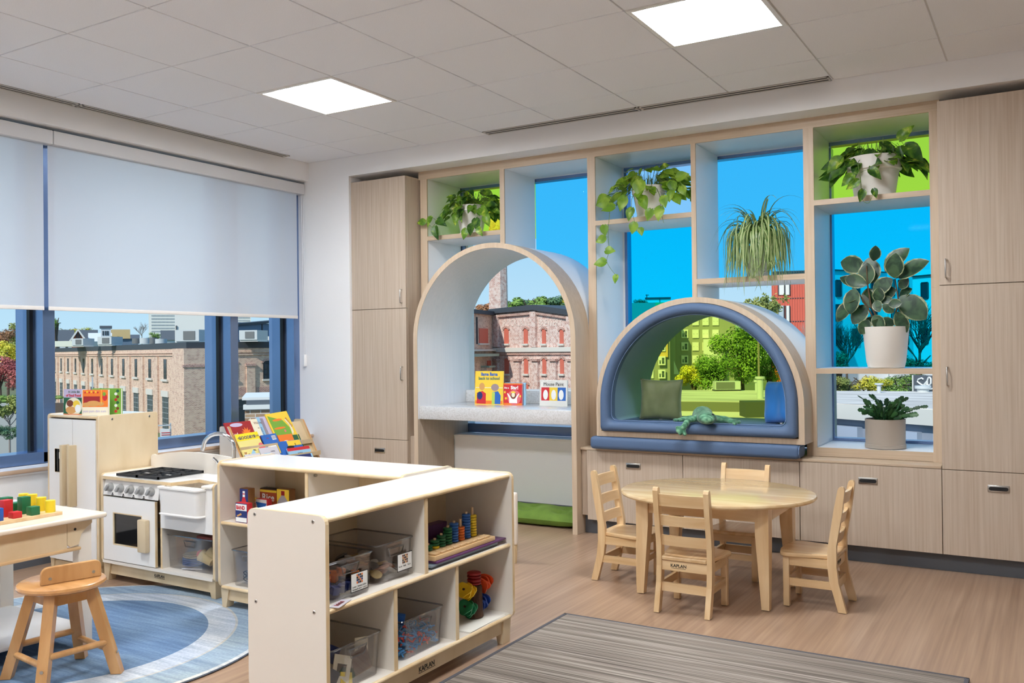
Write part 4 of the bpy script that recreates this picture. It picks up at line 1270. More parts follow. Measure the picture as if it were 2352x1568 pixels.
rbook('cream book with small grey lettering in the top row of the rack', -.085, 0, .135, .235, P_crm, [(rc(-.067, .067, .0, .09), P_mar)], [("We're", .030, P_brn, .0, .190), ('All', .015, P_brn, -.01, .152), ('Can', .030, C_white, .0, .055)], dz=.0, dy=.004)
rbook('pale lilac book half hidden by the big animal book, top row', .002, 0, .16, .248, P_lil, [(rc(-.08, -.05, .0, .248), P_lbl)], [('UPON AN APPLE', .016, P_navy, -.066, .04, dict(align='LEFT', rotz=pi / 2))], dz=.0, dy=.004)
rbook('large yellow and green book with orange animals, top right of the rack', .135, 0, .225, .262, P_yel, [([(-.10, .0), (.055, .0), (.07, .12), (.03, .19), (-.10, .245)], P_grn), (ell(-.02, .20, .05, .010, 12, .8), P_org), (ell(-.03, .13, .06, .009, 12, -.5), P_org), (ell(.01, .10, .010, .012, 8), P_pnk), ([(.062, .05), (.088, .08), (.092, .14), (.062, .20), (.052, .19), (.074, .14), (.07, .09)], P_crm)],
      [('animals', .030, P_mar, .062, .205, dict(align='LEFT', rotz=-pi / 2 * .8))], dz=.010, dy=-.008, roll=-.06)
rbook('yellow book with bold dark title, middle row left of the rack', -.255, 1, .215, .235, plain('print_pale_yellow', 232, 218, 138), [(rc(-.1075, .1075, .178, .235), plain('print_bright_yellow', 250, 224, 40)), ([(-.03, .07), (.0, .10), (.012, .08), (.01, .05), (-.01, .04)], P_lbl), ([(.0, .10), (.022, .094), (.03, .085), (.004, .09)], M_ink), (ell(.09, .10, .03, .045, 12), P_pnk)],
      [('THE', .017, P_navy, -.082, .194), ('GOODBYE', .033, P_navy, -.008, .190, dict(bold=.0008)), ('BOOK', .018, P_navy, .082, .196), ('ing', .030, P_mar, -.075, .07, dict(rotz=pi / 2)), ('ce', .030, P_mar, -.045, .06, dict(rotz=pi / 2))], roll=-.03)
rbook('bright blue book with a barcode label, middle row of the rack', -.052, 1, .150, .205, P_blu, [(rc(.02, .06, .155, .19), C_white)] + [(rc(.023 + .0045 * k, .0252 + .0045 * k, .160, .186), P_navy) for k in range(8)] + [(rc(-.05, .03, .02, .115), C_white), (rc(-.055, -.03, .07, .105), P_yel), (rc(.035, .065, .04, .12), P_yel)], [('BLUE', .010, P_red, -.02, .170)], roll=-.03)
rbook('orange book with a white arch on its cover, middle row of the rack', .108, 1, .150, .185, P_org, [([(-.07, .06)] + arc(-.01, .075, .06, 180, 0, 12) + [(.05, .06)], C_white)], dz=.002, dy=.008)
rbook('dark green book at the right end of the middle row', .215, 1, .09, .175, P_dg, [(ell(.0, .09, .03, .02, 10), P_crm)], dy=.012)
rbook('grey paperback lying low in the front row of the rack, left side', -.30, 2, .14, .180, plain('print_pale_grey', 214, 212, 218), [(ell(-.05, .14, .025, .016, 8), P_navy)], [('stories', .018, P_navy, .04, .145)], dy=.0)
rbook('pale book with a small grey title, front row of the rack, middle', -.130, 2, .180, .215, plain('print_silver', 206, 204, 212), [(rc(-.06, .0, .13, .17), P_lbl)], [('reading', .014, P_navy, .03, .175)], dy=.0)
rbook('blue and yellow book in the front row of the rack', .110, 2, .235, .245, P_blu, [(rc(-.03, .112, .200, .243), P_yel), (ell(-.01, .19, .04, .012, 12), M_ink)], [('Talk', .018, M_ink, .052, .205, dict(rotz=pi / 2))], dy=.010)
rbook('red-topped book with blue lettering, front right of the rack', .150, 2, .235, .185, P_lbl, [(rc(-.1175, .1175, .160, .185), P_red), (rc(-.10, .10, .07, .120), P_navy)], [('working', .016, P_navy, .0, .132)], dy=-.012)

# ================================================================ PLAY GROCERIES
M_wood_blk = plain('block_side', 128, 84, 44)
def food(label, x, y, w, h, dp, z, side, shapes, texts, rz=0.0):
    t = thing('grocery_block', label, 'toy food box', (x, y, z), rz, 'wooden play grocery boxes')
    b = B().box(-w / 2, w / 2, 0, dp, 0, h, 0, bev=.004)
    b.build('block', side, t)
    art(t, shapes, 'label_print', y=-.0006)
    for a in texts: txt(t, *a[:5], **(a[5] if len(a) > 5 else {}))
    return t
GZ = .4405
S = lambda w, h, m: [(rc(-w / 2 + .002, w / 2 - .002, .002, h - .002), m)]
food('blue play box with a red sauce bottle picture on the grocery shelf', 1.868, -2.385, .062, .158, .045, GZ, M_wood_blk, S(.062, .158, P_navy) + [([(-.018, .01), (.018, .01), (.022, .075), (.008, .115), (-.008, .115), (-.022, .075)], P_red), (rc(-.008, .008, .115, .145), C_white), (rc(-.008, .008, .128, .133), P_red), (rc(-.014, .014, .028, .065), C_white)], [])
food('red and white bandage play box in front of the sauce bottle box', 1.915, -2.445, .085, .098, .035, GZ, P_red, S(.085, .098, P_navy) + [(rc(-.038, .038, .060, .092), C_white), (rc(-.038, .038, .004, .026), C_white), ([(-.032, .034), (-.002, .048), (.004, .040), (-.026, .028)], P_tan)], [('BAND', .026, P_red, -.004, .066, dict(bold=.001, sx=.85))])
food('brown and yellow rice play box at the back of the grocery shelf', 1.850, -2.205, .130, .130, .05, GZ, M_ink, S(.130, .130, P_brn) + [(rc(-.06, .06, .112, .124), P_yel), (rc(-.06, .06, .02, .112), plain('print_rust', 178, 80, 44))], [('Rice', .052, C_white, 0, .068, dict(bold=.001))])
food('yellow play box with a grey bag picture beside the rice box', 1.966, -2.215, .090, .138, .045, GZ, M_wood_blk, S(.090, .138, P_yel) + [([(-.034, .01), (.034, .01), (.040, .07), (.01, .105), (-.01, .105), (-.040, .07)], plain('print_bag', 176, 172, 178)), (rc(-.012, .012, .105, .128), P_mar)], [])
food('yellow and red play box standing in front of the rice box', 1.822, -2.300, .100, .092, .035, GZ, P_yel, S(.10, .092, P_yel) + [(rc(-.040, .046, .012, .080), P_red), (rc(-.028, .046, .074, .079), C_white)], [])
food('white and blue play box with red edges in front of the yellow bag box', 1.915, -2.315, .082, .098, .035, GZ, P_red, S(.082, .098, C_white) + [([(-.038, .082), (-.010, .02), (.020, .02), (.038, .078)], P_blu)], [])
for k, (x, m, lb) in enumerate(((2.225, P_blu, 'blue play carton beside the first divider of the grocery shelf'), (2.31, P_org, 'orange play carton beside the first divider of the grocery shelf'))):
    food(lb, x, -2.18, .07, .12, .05, GZ, m, S(.07, .12, m), [])

# ================================================================ CLEAR BINS
def clear_bin(label, cx, cy, z0, lx, ly, h, group='clear plastic storage bins', flare=.012, handle='x', tag_=None, lid=False):
    """tapered clear tub; lx, ly outer rim sizes"""
    t = thing('storage_bin', label, 'bin', (cx, cy, z0), 0, group)
    def ring(k, z, r=.018): return [(q[0], q[1], z) for q in rrect(-lx / 2 + k, lx / 2 - k, -ly / 2 + k, ly / 2 - k, r, 3)]
    secs = [ring(flare + .002, .0015), ring(flare, .004), ring(.004, h - .004), ring(.007, h - .004), ring(flare + .003, .006), ring(flare + .005, .005)]
    n = len(secs[0]); fs = []
    for j in range(len(secs) - 1):
        for i in range(n): fs.append((j * n + i, j * n + (i + 1) % n, (j + 1) * n + (i + 1) % n, (j + 1) * n + i))
    fs += [tuple(range(n - 1, -1, -1)), tuple(5 * n + i for i in range(n))]
    B().add([p_ for s in secs for p_ in s], fs).build('tub', M_plastic, t)
    B().tube(ring(.002, h - .002), .0032, 6, closed=True).build('rim', M_rim, t)
    s = .5
    if handle == 'x':
        X = lx / 2 - .002; zt = h - .022
        pts = [(X + .001, -.045, zt), (X + .001, .045, zt), (X - .001, .034, zt - .030), (X - .001, -.034, zt - .030)]
    else:
        Y = -ly / 2 + .002; zt = h - .022
        pts = [(-.045, Y - .001, zt), (.045, Y - .001, zt), (.034, Y + .001, zt - .030), (-.034, Y + .001, zt - .030)]
    B().tube(pts, .0028, 6, closed=True).build('handle', M_rim, t)
    if tag_:
        cy_, zc = tag_
        X = lx / 2 + .001
        B().box(X - .0006, X, cy_ - .045, cy_ + .045, zc - .033, zc + .033).build('tag_card', M_ink, t, smooth=False)
        B().box(X, X + .0006, cy_ - .042, cy_ + .042, zc - .030, zc + .030).build('tag', C_white, t, smooth=False)
    return t
SZ1, SZ2 = .4305, .1205
b1 = clear_bin('clear bin of orange and blue letter stampers, nearest us on the top level', 3.125, -3.185, SZ1, .300, .262, .140, tag_=(.043, .050))
b2 = clear_bin('clear bin of sorting stones behind the stamper bin on the top level', 3.110, -2.915, SZ1, .300, .225, .145, tag_=(.048, .060))
b3 = clear_bin('clear bin of wooden stencils, on the bottom level nearest us', 3.130, -3.150, SZ2, .290, .270, .155)
b4 = clear_bin('clear bin of red and blue magnetic letters on the bottom level', 3.130, -2.765, SZ2, .290, .270, .150)
def tagart(t, lx, cy_, zc, cols, words):
    b = B(); mats = []
    for k in range(16):
        m = cols[k % len(cols)]
        if m not in mats: mats.append(m)
        y = cy_ - .016 + .0085 * (k % 4); z = zc - .006 + .0085 * (k // 4)
        X = lx / 2 + .0021
        b.add([(X, y, z), (X, y + .007, z), (X, y + .007, z + .007), (X, y, z + .007)], [(0, 1, 2, 3)], mats.index(m))
    b.build('tag_picture', mats, t, smooth=False)
    for k, wd in enumerate(words):
        letters(wd, .0085, M_ink, t, (lx / 2 + .0021, cy_ - .038 + .027 * (k % 3), zc - .0175 - .009 * (k // 3)), SIDE, extrude=.0001)
tagart(b1, .300, .043, .050, [C_orange, P_navy, M_ink], ['Letter', 'Stamps', 'Sellos', 'Stempel', 'Lettre', 'Letras'])
tagart(b2, .300, .048, .060, [P_brn, M_ink, P_tan], ['Rocks', 'Math', 'Rock'])
rnd = random.Random(3)
# stampers
st_mesh = {}
for m in (C_orange, P_navy): st_mesh[m.name] = B().box(-.014, .014, -.014, .014, -.014, .014, bev=.002, seg=1).mesh('letter_stamper', m)
def pile(n, lx, ly, cx, cy, z0, size, fn, layers):
    k = 0
    cols = max(1, int(lx / size)); rows = max(1, int(ly / size))
    for L in range(layers):
        for i in range(cols):
            for j in range(rows):
                if k >= n: return
                if L and rnd.random() < .35: continue
                fn(k, Vector((cx - lx / 2 + (i + .5) * lx / cols + rnd.uniform(-.15, .15) * size, cy - ly / 2 + (j + .5) * ly / rows + rnd.uniform(-.15, .15) * size, z0 + size * (.5 + L * .92)))); k += 1
def stamper(k, p_):
    m = C_orange if rnd.random() < .42 else P_navy
    o = bpy.data.objects.new('letter_stamper', st_mesh[m.name]); COL.objects.link(o)
    o.location = p_; o.rotation_euler = (rnd.uniform(-.2, .2), rnd.uniform(-.2, .2), rnd.uniform(0, 6))
    tag(o, 'orange letter stamper in the nearest clear bin' if m is C_orange else 'dark blue letter stamper in the nearest clear bin', 'toy', 'orange letter stampers' if m is C_orange else 'dark blue letter stampers')
pile(60, .24, .20, 3.125, -3.185, SZ1 + .012, .034, stamper, 2)
# sorting stones
stone_m = [plain('stone_grey', 120, 116, 112, .6), plain('stone_ochre', 196, 170, 112, .6), plain('stone_pink', 200, 152, 128, .6), plain('stone_white', 222, 218, 208, .6), plain('stone_brown', 134, 92, 70, .6)]
stone_me = [B().lathe([(0, -.007), (.016, -.0065), (.0225, -.002), (.0225, .002), (.016, .0065), (0, .007)], n=14, sx=1.15).mesh('sorting_stone', m) for m in stone_m]
def stone(k, p_):
    q = rnd.randrange(5)
    o = bpy.data.objects.new('sorting_stone', stone_me[q]); COL.objects.link(o)
    o.location = (p_.x, p_.y, p_.z * .0 + SZ1 + .018 + (p_.z - SZ1) * .5); o.rotation_euler = (rnd.uniform(-.5, .5), rnd.uniform(-.5, .5), rnd.uniform(0, 6))
    cn = ('grey', 'ochre', 'pink', 'white', 'brown')[q]
    tag(o, 'flat %s sorting stone in the second clear bin' % cn, 'stone', '%s sorting stones' % cn)
pile(44, .24, .17, 3.110, -2.915, SZ1 + .004, .036, stone, 3)
# magnetic letters: nobody could count them
b = B()
for k in range(520):
    x, y = 3.130 + rnd.uniform(-.118, .118), -2.765 + rnd.uniform(-.108, .108)
    z = SZ2 + .012 + rnd.random() * (.058 + .02 * sin(x * 30))
    M3 = Matrix.Rotation(rnd.uniform(0, 6.28), 3, 'Z') @ Matrix.Rotation(rnd.uniform(-1.2, 1.2), 3, 'X')
    q = 0 if rnd.random() < .72 else 1
    kind = rnd.randrange(4)
    def add3(pts):
        b.tube([M3 @ Vector(p_) + Vector((x, y, z)) for p_ in pts], .0035, 5, q)
    if kind == 0: b.tube([M3 @ Vector((.013 * cos(a), .013 * sin(a), 0)) + Vector((x, y, z)) for a in (0, .9, 1.8, 2.7, 3.6, 4.5, 5.4)], .0036, 5, q, closed=True)
    elif kind == 1: add3([(-.014, 0, 0), (.014, 0, 0)]); add3([(0, 0, 0), (0, .02, 0)])
    elif kind == 2: add3([(-.012, -.012, 0), (0, .014, 0), (.012, -.012, 0)])
    else: add3([(-.01, -.014, 0), (-.01, .014, 0), (.01, .006, 0), (-.01, 0, 0)])
o = b.build('magnetic_letters', [plain('letter_blue', 58, 150, 214), plain('letter_red', 214, 62, 56)])
tag(o, 'jumble of blue and red plastic letters filling a clear bin', 'letters', None, 'stuff')
o = B().box(-.016, .016, -.011, .011, -.02, .02, bev=.003).build('magnetic_block', P_blu)
o.location = (3.150, -2.755, SZ2 + .108); o.rotation_euler = (.2, .2, .6); tag(o, 'single dark blue block resting on the plastic letters', 'toy')
# stencils in the low bin
def stencil(label, loc, rot, w, h, m, hole=None):
    t = thing('stencil', label, 'stencil', loc); t.rotation_euler = rot
    b = B()
    if hole:
        a = hole
        for q in ((-w / 2, -a, -h / 2, h / 2), (a, w / 2, -h / 2, h / 2), (-a, a, -h / 2, -a), (-a, a, a, h / 2)): b.box(q[0], q[1], -.002, .002, q[2], q[3])
    else: b.box(-w / 2, w / 2, -.002, .002, -h / 2, h / 2)
    b.build('board', m, t, smooth=False)
    return t
stencil('cream wooden stencil with a square window leaning in the low bin', (3.232, -3.190, SZ2 + .058), (-.25, .35, radians(72)), .072, .098, P_crm, .020)
stencil('brown square board leaning at the front of the low bin', (3.238, -3.095, SZ2 + .062), (-.2, -.15, radians(84)), .078, .080, plain('board_brown', 116, 92, 78))
stencil('cream notched stencil at the right of the low bin', (3.205, -3.055, SZ2 + .078), (-.1, .1, radians(78)), .060, .100, P_crm, .016)
stencil('yellow board at the bottom of the low bin', (3.240, -3.175, SZ2 + .026), (-.4, .3, radians(80)), .052, .040, C_yellow)
stencil('red board at the bottom of the low bin', (3.225, -3.225, SZ2 + .024), (-.5, -.2, radians(70)), .050, .036, C_red)
stencil('dark blue board half upright at the back of the low bin', (3.120, -3.110, SZ2 + .068), (-.3, .5, radians(60)), .045, .060, P_navy)
stencil('dark grey board lying at the left of the low bin', (3.235, -3.245, SZ2 + .050), (-.6, .6, radians(50)), .050, .056, plain('board_grey', 98, 96, 98))
stencil('green board lying flat in the low bin', (3.200, -3.120, SZ2 + .022), (-1.3, .1, .4), .06, .05, C_green)
t = thing('photo_card', 'small picture card lying on the shelf before the stamper bin', 'card', (3.289, -3.255, SZ1 + .0008), .3)
B().box(-.018, .018, -.050, .050, 0, .0012).build('card', plain('card_face', 206, 200, 206), t, smooth=False)
b = B()
for k in range(7): b.box(-.010 + .003 * (k % 2), .006, -.030 + .008 * k, -.024 + .008 * k, .0012, .0016, k % 2)
b.build('print', [P_mar, M_ink], t, smooth=False)

# peg counting board
cb = thing('counting_board', 'wooden counting board with pegged colour rings on the top shelf', 'toy', (3.2, -2.45, SZ1 + .032))
t = thing('purple_board', 'purple plastic tray under the counting board', 'tray', (3.14, -2.42, SZ1 + .016))
B().box(3.02, 3.290, -2.700, -2.185, SZ1 + .0165, SZ1 + .026, bev=.003).build('tray', C_purple, t, world=True)
B().box(2.972, 3.02, -2.700, -2.25, SZ1 + .0165, SZ1 + .085, bev=.004).build('back_rim', C_purple, t, world=True)
t = thing('slate_board', 'grey slate board under the purple tray', 'board', (3.17, -2.46, SZ1 + .0005))
B().box(3.05, 3.285, -2.730, -2.255, SZ1 + .0007, SZ1 + .007).build('black_sheet', M_gasket, t, smooth=False, world=True)
B().box(3.05, 3.283, -2.730, -2.245, SZ1 + .007, SZ1 + .0155).build('grey_sheet', plain('slate_grey', 130, 146, 160), t, smooth=False, world=True)
BZ = SZ1 + .0262
B().box(3.165, 3.283, -2.705, -2.262, BZ, BZ + .020, bev=.004).build('base', M_mapley, cb, world=True)
colr = [P_navy, C_green, C_green, C_green, C_green, P_blu, C_orange, P_blu, C_yellow]
cnt = [1, 2, 3, 4, 6, 7, 5, 9, 8]; colr2 = {2: C_yellow}
for k in range(9):
    y = -2.678 + .046 * k
    b = B().cyl((3.195, y, BZ + .02), (3.195, y, BZ + .02 + .0118 * (cnt[k] if k not in (6, 8) else cnt[k] + 2) + .006), .0055, n=10)
    b.build('peg', M_maple, cb, world=True)
    for q in range(cnt[k]):
        m = colr[k] if not (k == 2 and q < 1) and not (k == 3 and q < 0) else C_yellow
        B().lathe([(.006, 0), (.0175, .0008), (.0195, .0035), (.0195, .0075), (.0175, .0102), (.006, .011)], 3.195, y, BZ + .0205 + .0115 * q, n=16).build('ring', m, cb, world=True)
    s_ = B().box(3.240, 3.276, y - .019, y + .019, BZ + .020, BZ + .029, bev=.002, seg=1).build('number_tile', M_mapley, cb, world=True)

# tree-stump toy with bright wooden petals
PZ = .1206
t = thing('paper_sheets', 'stack of white paper under the stump toy', 'paper', (3.19, -2.33, PZ))
for k in range(3):
    B().box(-.105, .105, -.16, .16, .0012 * k, .0012 * k + .001).build('sheet', C_paper, t, smooth=False).rotation_euler = (0, 0, .03 * k - .03)
tt = thing('stump_toy', 'bark-covered stump toy with coloured leaf rings at its sides', 'toy', (3.195, -2.300, PZ + .0045))
M_bark = mat('bark', rgb(96, 66, 48), .9, col2=rgb(58, 38, 28), scale=(60, 60, 14), detail=5, bump=.8)
B().lathe([(.036, 0), (.040, .004), (.037, .04), (.035, .09), (.034, .13), (.030, .138)], n=20).build('trunk', M_bark, tt)
b = B()
for k in range(4): b.lathe([(.0, 0), (.026 + .003 * (k % 2), .001), (.031, .005), (.031, .010), (.026, .0135), (0, .014)], 0, 0, .139 + .0142 * k, n=14)
b.build('red_disc', plain('dark_red_wood', 150, 30, 34), tt)
def petal(c, m, sgn, nm):
    """four wavy wooden leaves threaded on a branch that leaves the trunk sideways"""
    for k in range(4):
        def f(u, v, o):
            a = 2 * pi * u; r = .031 * v * (1 + .13 * sin(3 * a + k))
            return Vector((r * cos(a), o + .0055 * sin(2 * a + k) * v, r * sin(a) * 1.1))
        N, Mv = 18, 4; vs = []; fs = []
        for o in (-.0035, .0035):
            for j in range(Mv + 1):
                for i in range(N): vs.append(f(i / N, j / Mv, o))
        L = N * (Mv + 1)
        for j in range(Mv):
            for i in range(N):
                i2 = (i + 1) % N
                fs += [(j * N + i, j * N + i2, (j + 1) * N + i2, (j + 1) * N + i), (L + (j + 1) * N + i, L + (j + 1) * N + i2, L + j * N + i2, L + j * N + i)]
        for i in range(N): fs.append((Mv * N + i, Mv * N + (i + 1) % N, L + Mv * N + (i + 1) % N, L + Mv * N + i))
        Mx = Matrix.Rotation(sgn * .45, 3, 'X') @ Matrix.Rotation(.5 * k, 3, 'Y')
        off = Vector(c) + Vector((0, sgn * (.0125 * k), .006 * k))
        B().add([Mx @ p_ + off for p_ in vs], fs).build(nm, m, tt)
    B().cyl((c[0], sgn * .02, c[2] - .006), (c[0], c[1] + sgn * .045, c[2] + .024), .005, n=8).build('branch', M_bark, tt)
petal((.006, -.048, .118), plain('toy_yellow', 240, 196, 30), -1, 'petal')
petal((.006, .050, .122), plain('toy_orange', 232, 84, 36), 1, 'petal')
petal((.012, -.050, .046), plain('toy_green', 20, 112, 70), -1, 'petal')
petal((-.008, .048, .036), plain('toy_blue', 30, 70, 160), 1, 'petal')

# bins in the kitchen and the back island
kb = clear_bin('clear lidded bin of toy dishes under the play sink', 1.415, -2.225, .1195, .395, .255, .182, handle='y')
B().box(-.200, .200, -.130, .130, .184, .196, bev=.005).build('lid', M_plastic, kb)
M_dish_b, M_dish_y = plain('dish_blue', 36, 84, 176), plain('dish_yellow', 226, 200, 140)
dish = lambda b, z, r: b.lathe([(0, 0), (r * .7, 0), (r, .008), (r * .98, .010), (r * .68, .003), (0, .003)], 0, 0, z, n=24)
def plate(label, m, x, y, z, r, g):
    b = B(); dish(b, 0, r); o = b.build('toy_plate', m); o.location = (x, y, z); tag(o, label, 'plate', g)
for k in range(4): plate('blue toy plate stacked in the lidded bin under the play sink', M_dish_b, 1.345, -2.262, .130 + .0102 * k, .064, 'blue toy plates')
for k in range(2): plate('cream toy plate on top of the blue toy plates', M_dish_y, 1.345, -2.262, .1715 + .0102 * k, .060, 'cream toy plates')
def cup(label, m, loc, rot, inner=None):
    o = B().lathe([(0, 0), (.024, 0), (.034, .075), (.0355, .075), (.0355, .078), (.031, .078), (.022, .004), (0, .004)], n=20).build('toy_cup', m)
    o.location = loc; o.rotation_euler = rot; tag(o, label, 'cup')
cup('cream toy cup lying slanted in the lidded bin', M_dish_y, (1.520, -2.288, .168), (0, radians(-62), .25))
cup('second cream toy cup nested behind the slanted one', M_dish_y, (1.545, -2.262, .176), (0, radians(-60), .3))
o = B().ball((0, 0, 0), (.026, .026, .026), 14).build('toy_tomato', plain('toy_tomato', 214, 92, 74)); o.location = (1.452, -2.305, .206); tag(o, 'round red toy fruit at the mouth of the slanted cup', 'toy')
o = B().box(-.06, .06, -.006, .006, -.002, .002, bev=.002).build('toy_fork', plain('toy_fork', 206, 208, 214)); o.location = (1.40, -2.325, .127); o.rotation_euler = (0, 0, .35); tag(o, 'pale grey toy fork on the bottom of the lidded bin', 'fork')
o = B().ball((0, 0, 0), (.075, .055, .030), 16).build('toy_pan', M_dish_b); o.location = (1.535, -2.195, .262); tag(o, 'blue toy pan under the lid at the right of the bin', 'pan')
o = B().box(-.08, .08, -.03, .03, -.008, .008, bev=.004).build('toy_tray', plain('toy_tray_red', 190, 60, 46)); o.location = (1.40, -2.19, .270); o.rotation_euler = (0, .05, .2); tag(o, 'red toy tray under the lid of the bin', 'tray')
o = B().cyl((-.07, 0, 0), (.07, 0, 0), .006).build('toy_spatula', plain('toy_spatula', 60, 64, 72)); o.location = (1.56, -2.29, .190); o.rotation_euler = (0, .7, -.3); tag(o, 'dark toy spatula leaning at the right of the lidded bin', 'spatula')
gb = clear_bin('clear bin with metal whisks on the lowest grocery shelf', 1.965, -2.30, .1205, .270, .290, .180, handle='y')
b = B()
for k in range(5): b.tube([(.016 * cos(a + k), .016 * sin(a + k) * .5, .02 + .01 * k + .006 * sin(2 * a)) for a in (0, .8, 1.6, 2.4, 3.2, 4, 4.8, 5.6)], .0018, 5, closed=True)
o = b.build('toy_whisk', M_gasket); o.location = (1.900, -2.405, .128); tag(o, 'coiled dark wire toy in the lower grocery bin', 'toy')

# ================================================================ CUSHIONS AND PLUSH TOY
def pillow_mesh(w, h, t_, seed, n=26):
    rr = random.Random(seed)
    fo = [(rr.uniform(0, 6.3), rr.uniform(8, 22), rr.uniform(-.7, .7)) for _ in range(5)]
    def f(side):
        def g(u, v):
            a, c = 2 * u - 1, 2 * v - 1
            e = max(0.0, (1 - a ** 4)) * max(0.0, (1 - c ** 4))
            pin = 1 - .085 * (1 - a * a) * abs(c) ** 3 
            pin2 = 1 - .085 * (1 - c * c) * abs(a) ** 3
            wr = sum(sin(p0 + fr * (a * cos(k) + c * sin(k)) * .6) for p0, fr, k in fo) * .0022
            d = side * (t_ / 2 * e ** .42 + wr * e * (1 - e * .6) * 2)
            return (w / 2 * a * pin2, d, h / 2 * c * pin)
        return g
    b = B(); b.grid(f(1), n, n); b.grid(f(-1), n, n)
    return b
def pillow(label, loc, rot, w, h, t_, m, seed):
    th_ = thing('pillow', label, 'pillow', loc); th_.rotation_euler = rot
    pillow_mesh(w, h, t_, seed).build('cushion', m, th_, weld=True)
    B().box(-.010, .012, -.004, -.001, -h / 2 * .915 - .012, -h / 2 * .915).build('care_label', C_white, th_, smooth=False)
    return th_
M_olive = mat('olive_velvet', rgb(112, 122, 78), .55, col2=rgb(98, 108, 66), scale=(9, 9, 9), sheen=.35)
M_azure = mat('azure_velvet', rgb(20, 112, 188), .6, sheen=.3)
M_grass = mat('green_cotton', rgb(110, 142, 52), .8, col2=rgb(96, 128, 44), scale=(12, 12, 12), bump=.3, bscale=(220, 220, 220))
SP = .787
pillow('olive green square pillow at the left of the arched window seat', (3.035, .300, SP + .137), (-.10, .02, radians(12)), .300, .290, .120, M_olive, 4)
pillow('bright blue square pillow at the right of the arched window seat', (3.870, .270, SP + .140), (-.12, -.10, radians(-38)), .300, .290, .115, M_azure, 9)

# tufted floor cushion
def floorc(u, v):
    a, c = 2 * u - 1, 2 * v - 1
    return a, c
fc = thing('floor_cushion', 'tufted green floor cushion under the grey counter', 'cushion', (2.02, .265, 0))
W, D, H_ = .92, .37, .118
tufts = [(-.28, -.055), (0, -.055), (.28, -.055), (-.28, .075), (0, .075), (.28, .075)]
def fcf(side):
    def g(u, v):
        a, c = 2 * u - 1, 2 * v - 1
        x, y = W / 2 * a * (1 - .03 * c * c), D / 2 * c * (1 - .05 * a * a)
        e = max(0, 1 - a ** 6) * max(0, 1 - c ** 4)
        d = H_ / 2 * e ** .4
        if side > 0:
            for tx, ty in tufts:
                rr_ = ((x - tx) ** 2 * .7 + (y - ty) ** 2)
                d -= .052 * math.exp(-rr_ / .0022) * e
            d += .008 * sin(x * 22 + y * 9) * e
            return (x, y, H_ * .46 + d * 1.05)
        return (x, y, H_ * .46 - d * .90)
    return g
b = B(); b.grid(fcf(1), 70, 30); b.grid(fcf(-1), 70, 30)
b.build('pad', M_grass, fc, weld=True)
b = B()
for tx, ty in tufts: b.ball((tx, ty, .062), (.010, .010, .005), 10)
b.build('button', M_grass, fc)

# plush lizard lying over the seat edge
lz = thing('plush_lizard', 'green striped plush lizard sprawled on the blue window seat', 'stuffed toy', (3.44, .02, SP))
def plush_mat():
    m = mat('plush_green', rgb(84, 148, 124), .75, sheen=.3)
    nt = m.node_tree; bs = nt.nodes['Principled BSDF']
    tc = nt.nodes.new('ShaderNodeTexCoord'); no = nt.nodes.new('ShaderNodeTexNoise'); no.inputs['Scale'].default_value = 26
    nt.links.new(tc.outputs['Object'], no.inputs['Vector'])
    wv = nt.nodes.new('ShaderNodeTexWave'); wv.wave_type = 'BANDS'; wv.bands_direction = 'Y'; wv.inputs['Scale'].default_value = 17; wv.inputs['Distortion'].default_value = 1.5; wv.inputs['Detail'].default_value = 1
    nt.links.new(tc.outputs['Object'], wv.inputs['Vector'])
    cr = nt.nodes.new('ShaderNodeValToRGB'); e = cr.color_ramp.elements
    e[0].position, e[0].color = .35, rgb(58, 112, 84); e[1].position, e[1].color = .68, rgb(132, 186, 148)
    nt.links.new(no.outputs['Fac'], cr.inputs[0])
    c2 = nt.nodes.new('ShaderNodeValToRGB'); e = c2.color_ramp.elements
    e[0].position, e[0].color = .40, rgb(96, 176, 160); e[1].position, e[1].color = .55, (1, 1, 1, 1)
    nt.links.new(wv.outputs['Fac'], c2.inputs[0])
    mx = nt.nodes.new('ShaderNodeMix'); mx.data_type = 'RGBA'; mx.blend_type = 'MULTIPLY'; mx.inputs[0].default_value = .7
    nt.links.new(cr.outputs[0], mx.inputs[6]); nt.links.new(c2.outputs[0], mx.inputs[7]); nt.links.new(mx.outputs[2], bs.inputs['Base Color'])
    return m
M_plush = plush_mat()
b = B()
def chain(pts, n=7):
    for (p0, r0), (p1, r1) in zip(pts[:-1], pts[1:]):
        for i in range(n):
            k = i / n; q = Vector(p0).lerp(Vector(p1), k); r = r0 + (r1 - r0) * k
            b.ball(q, (r, r, r * .82), 12)
    b.ball(pts[-1][0], (pts[-1][1], pts[-1][1], pts[-1][1] * .82), 12)
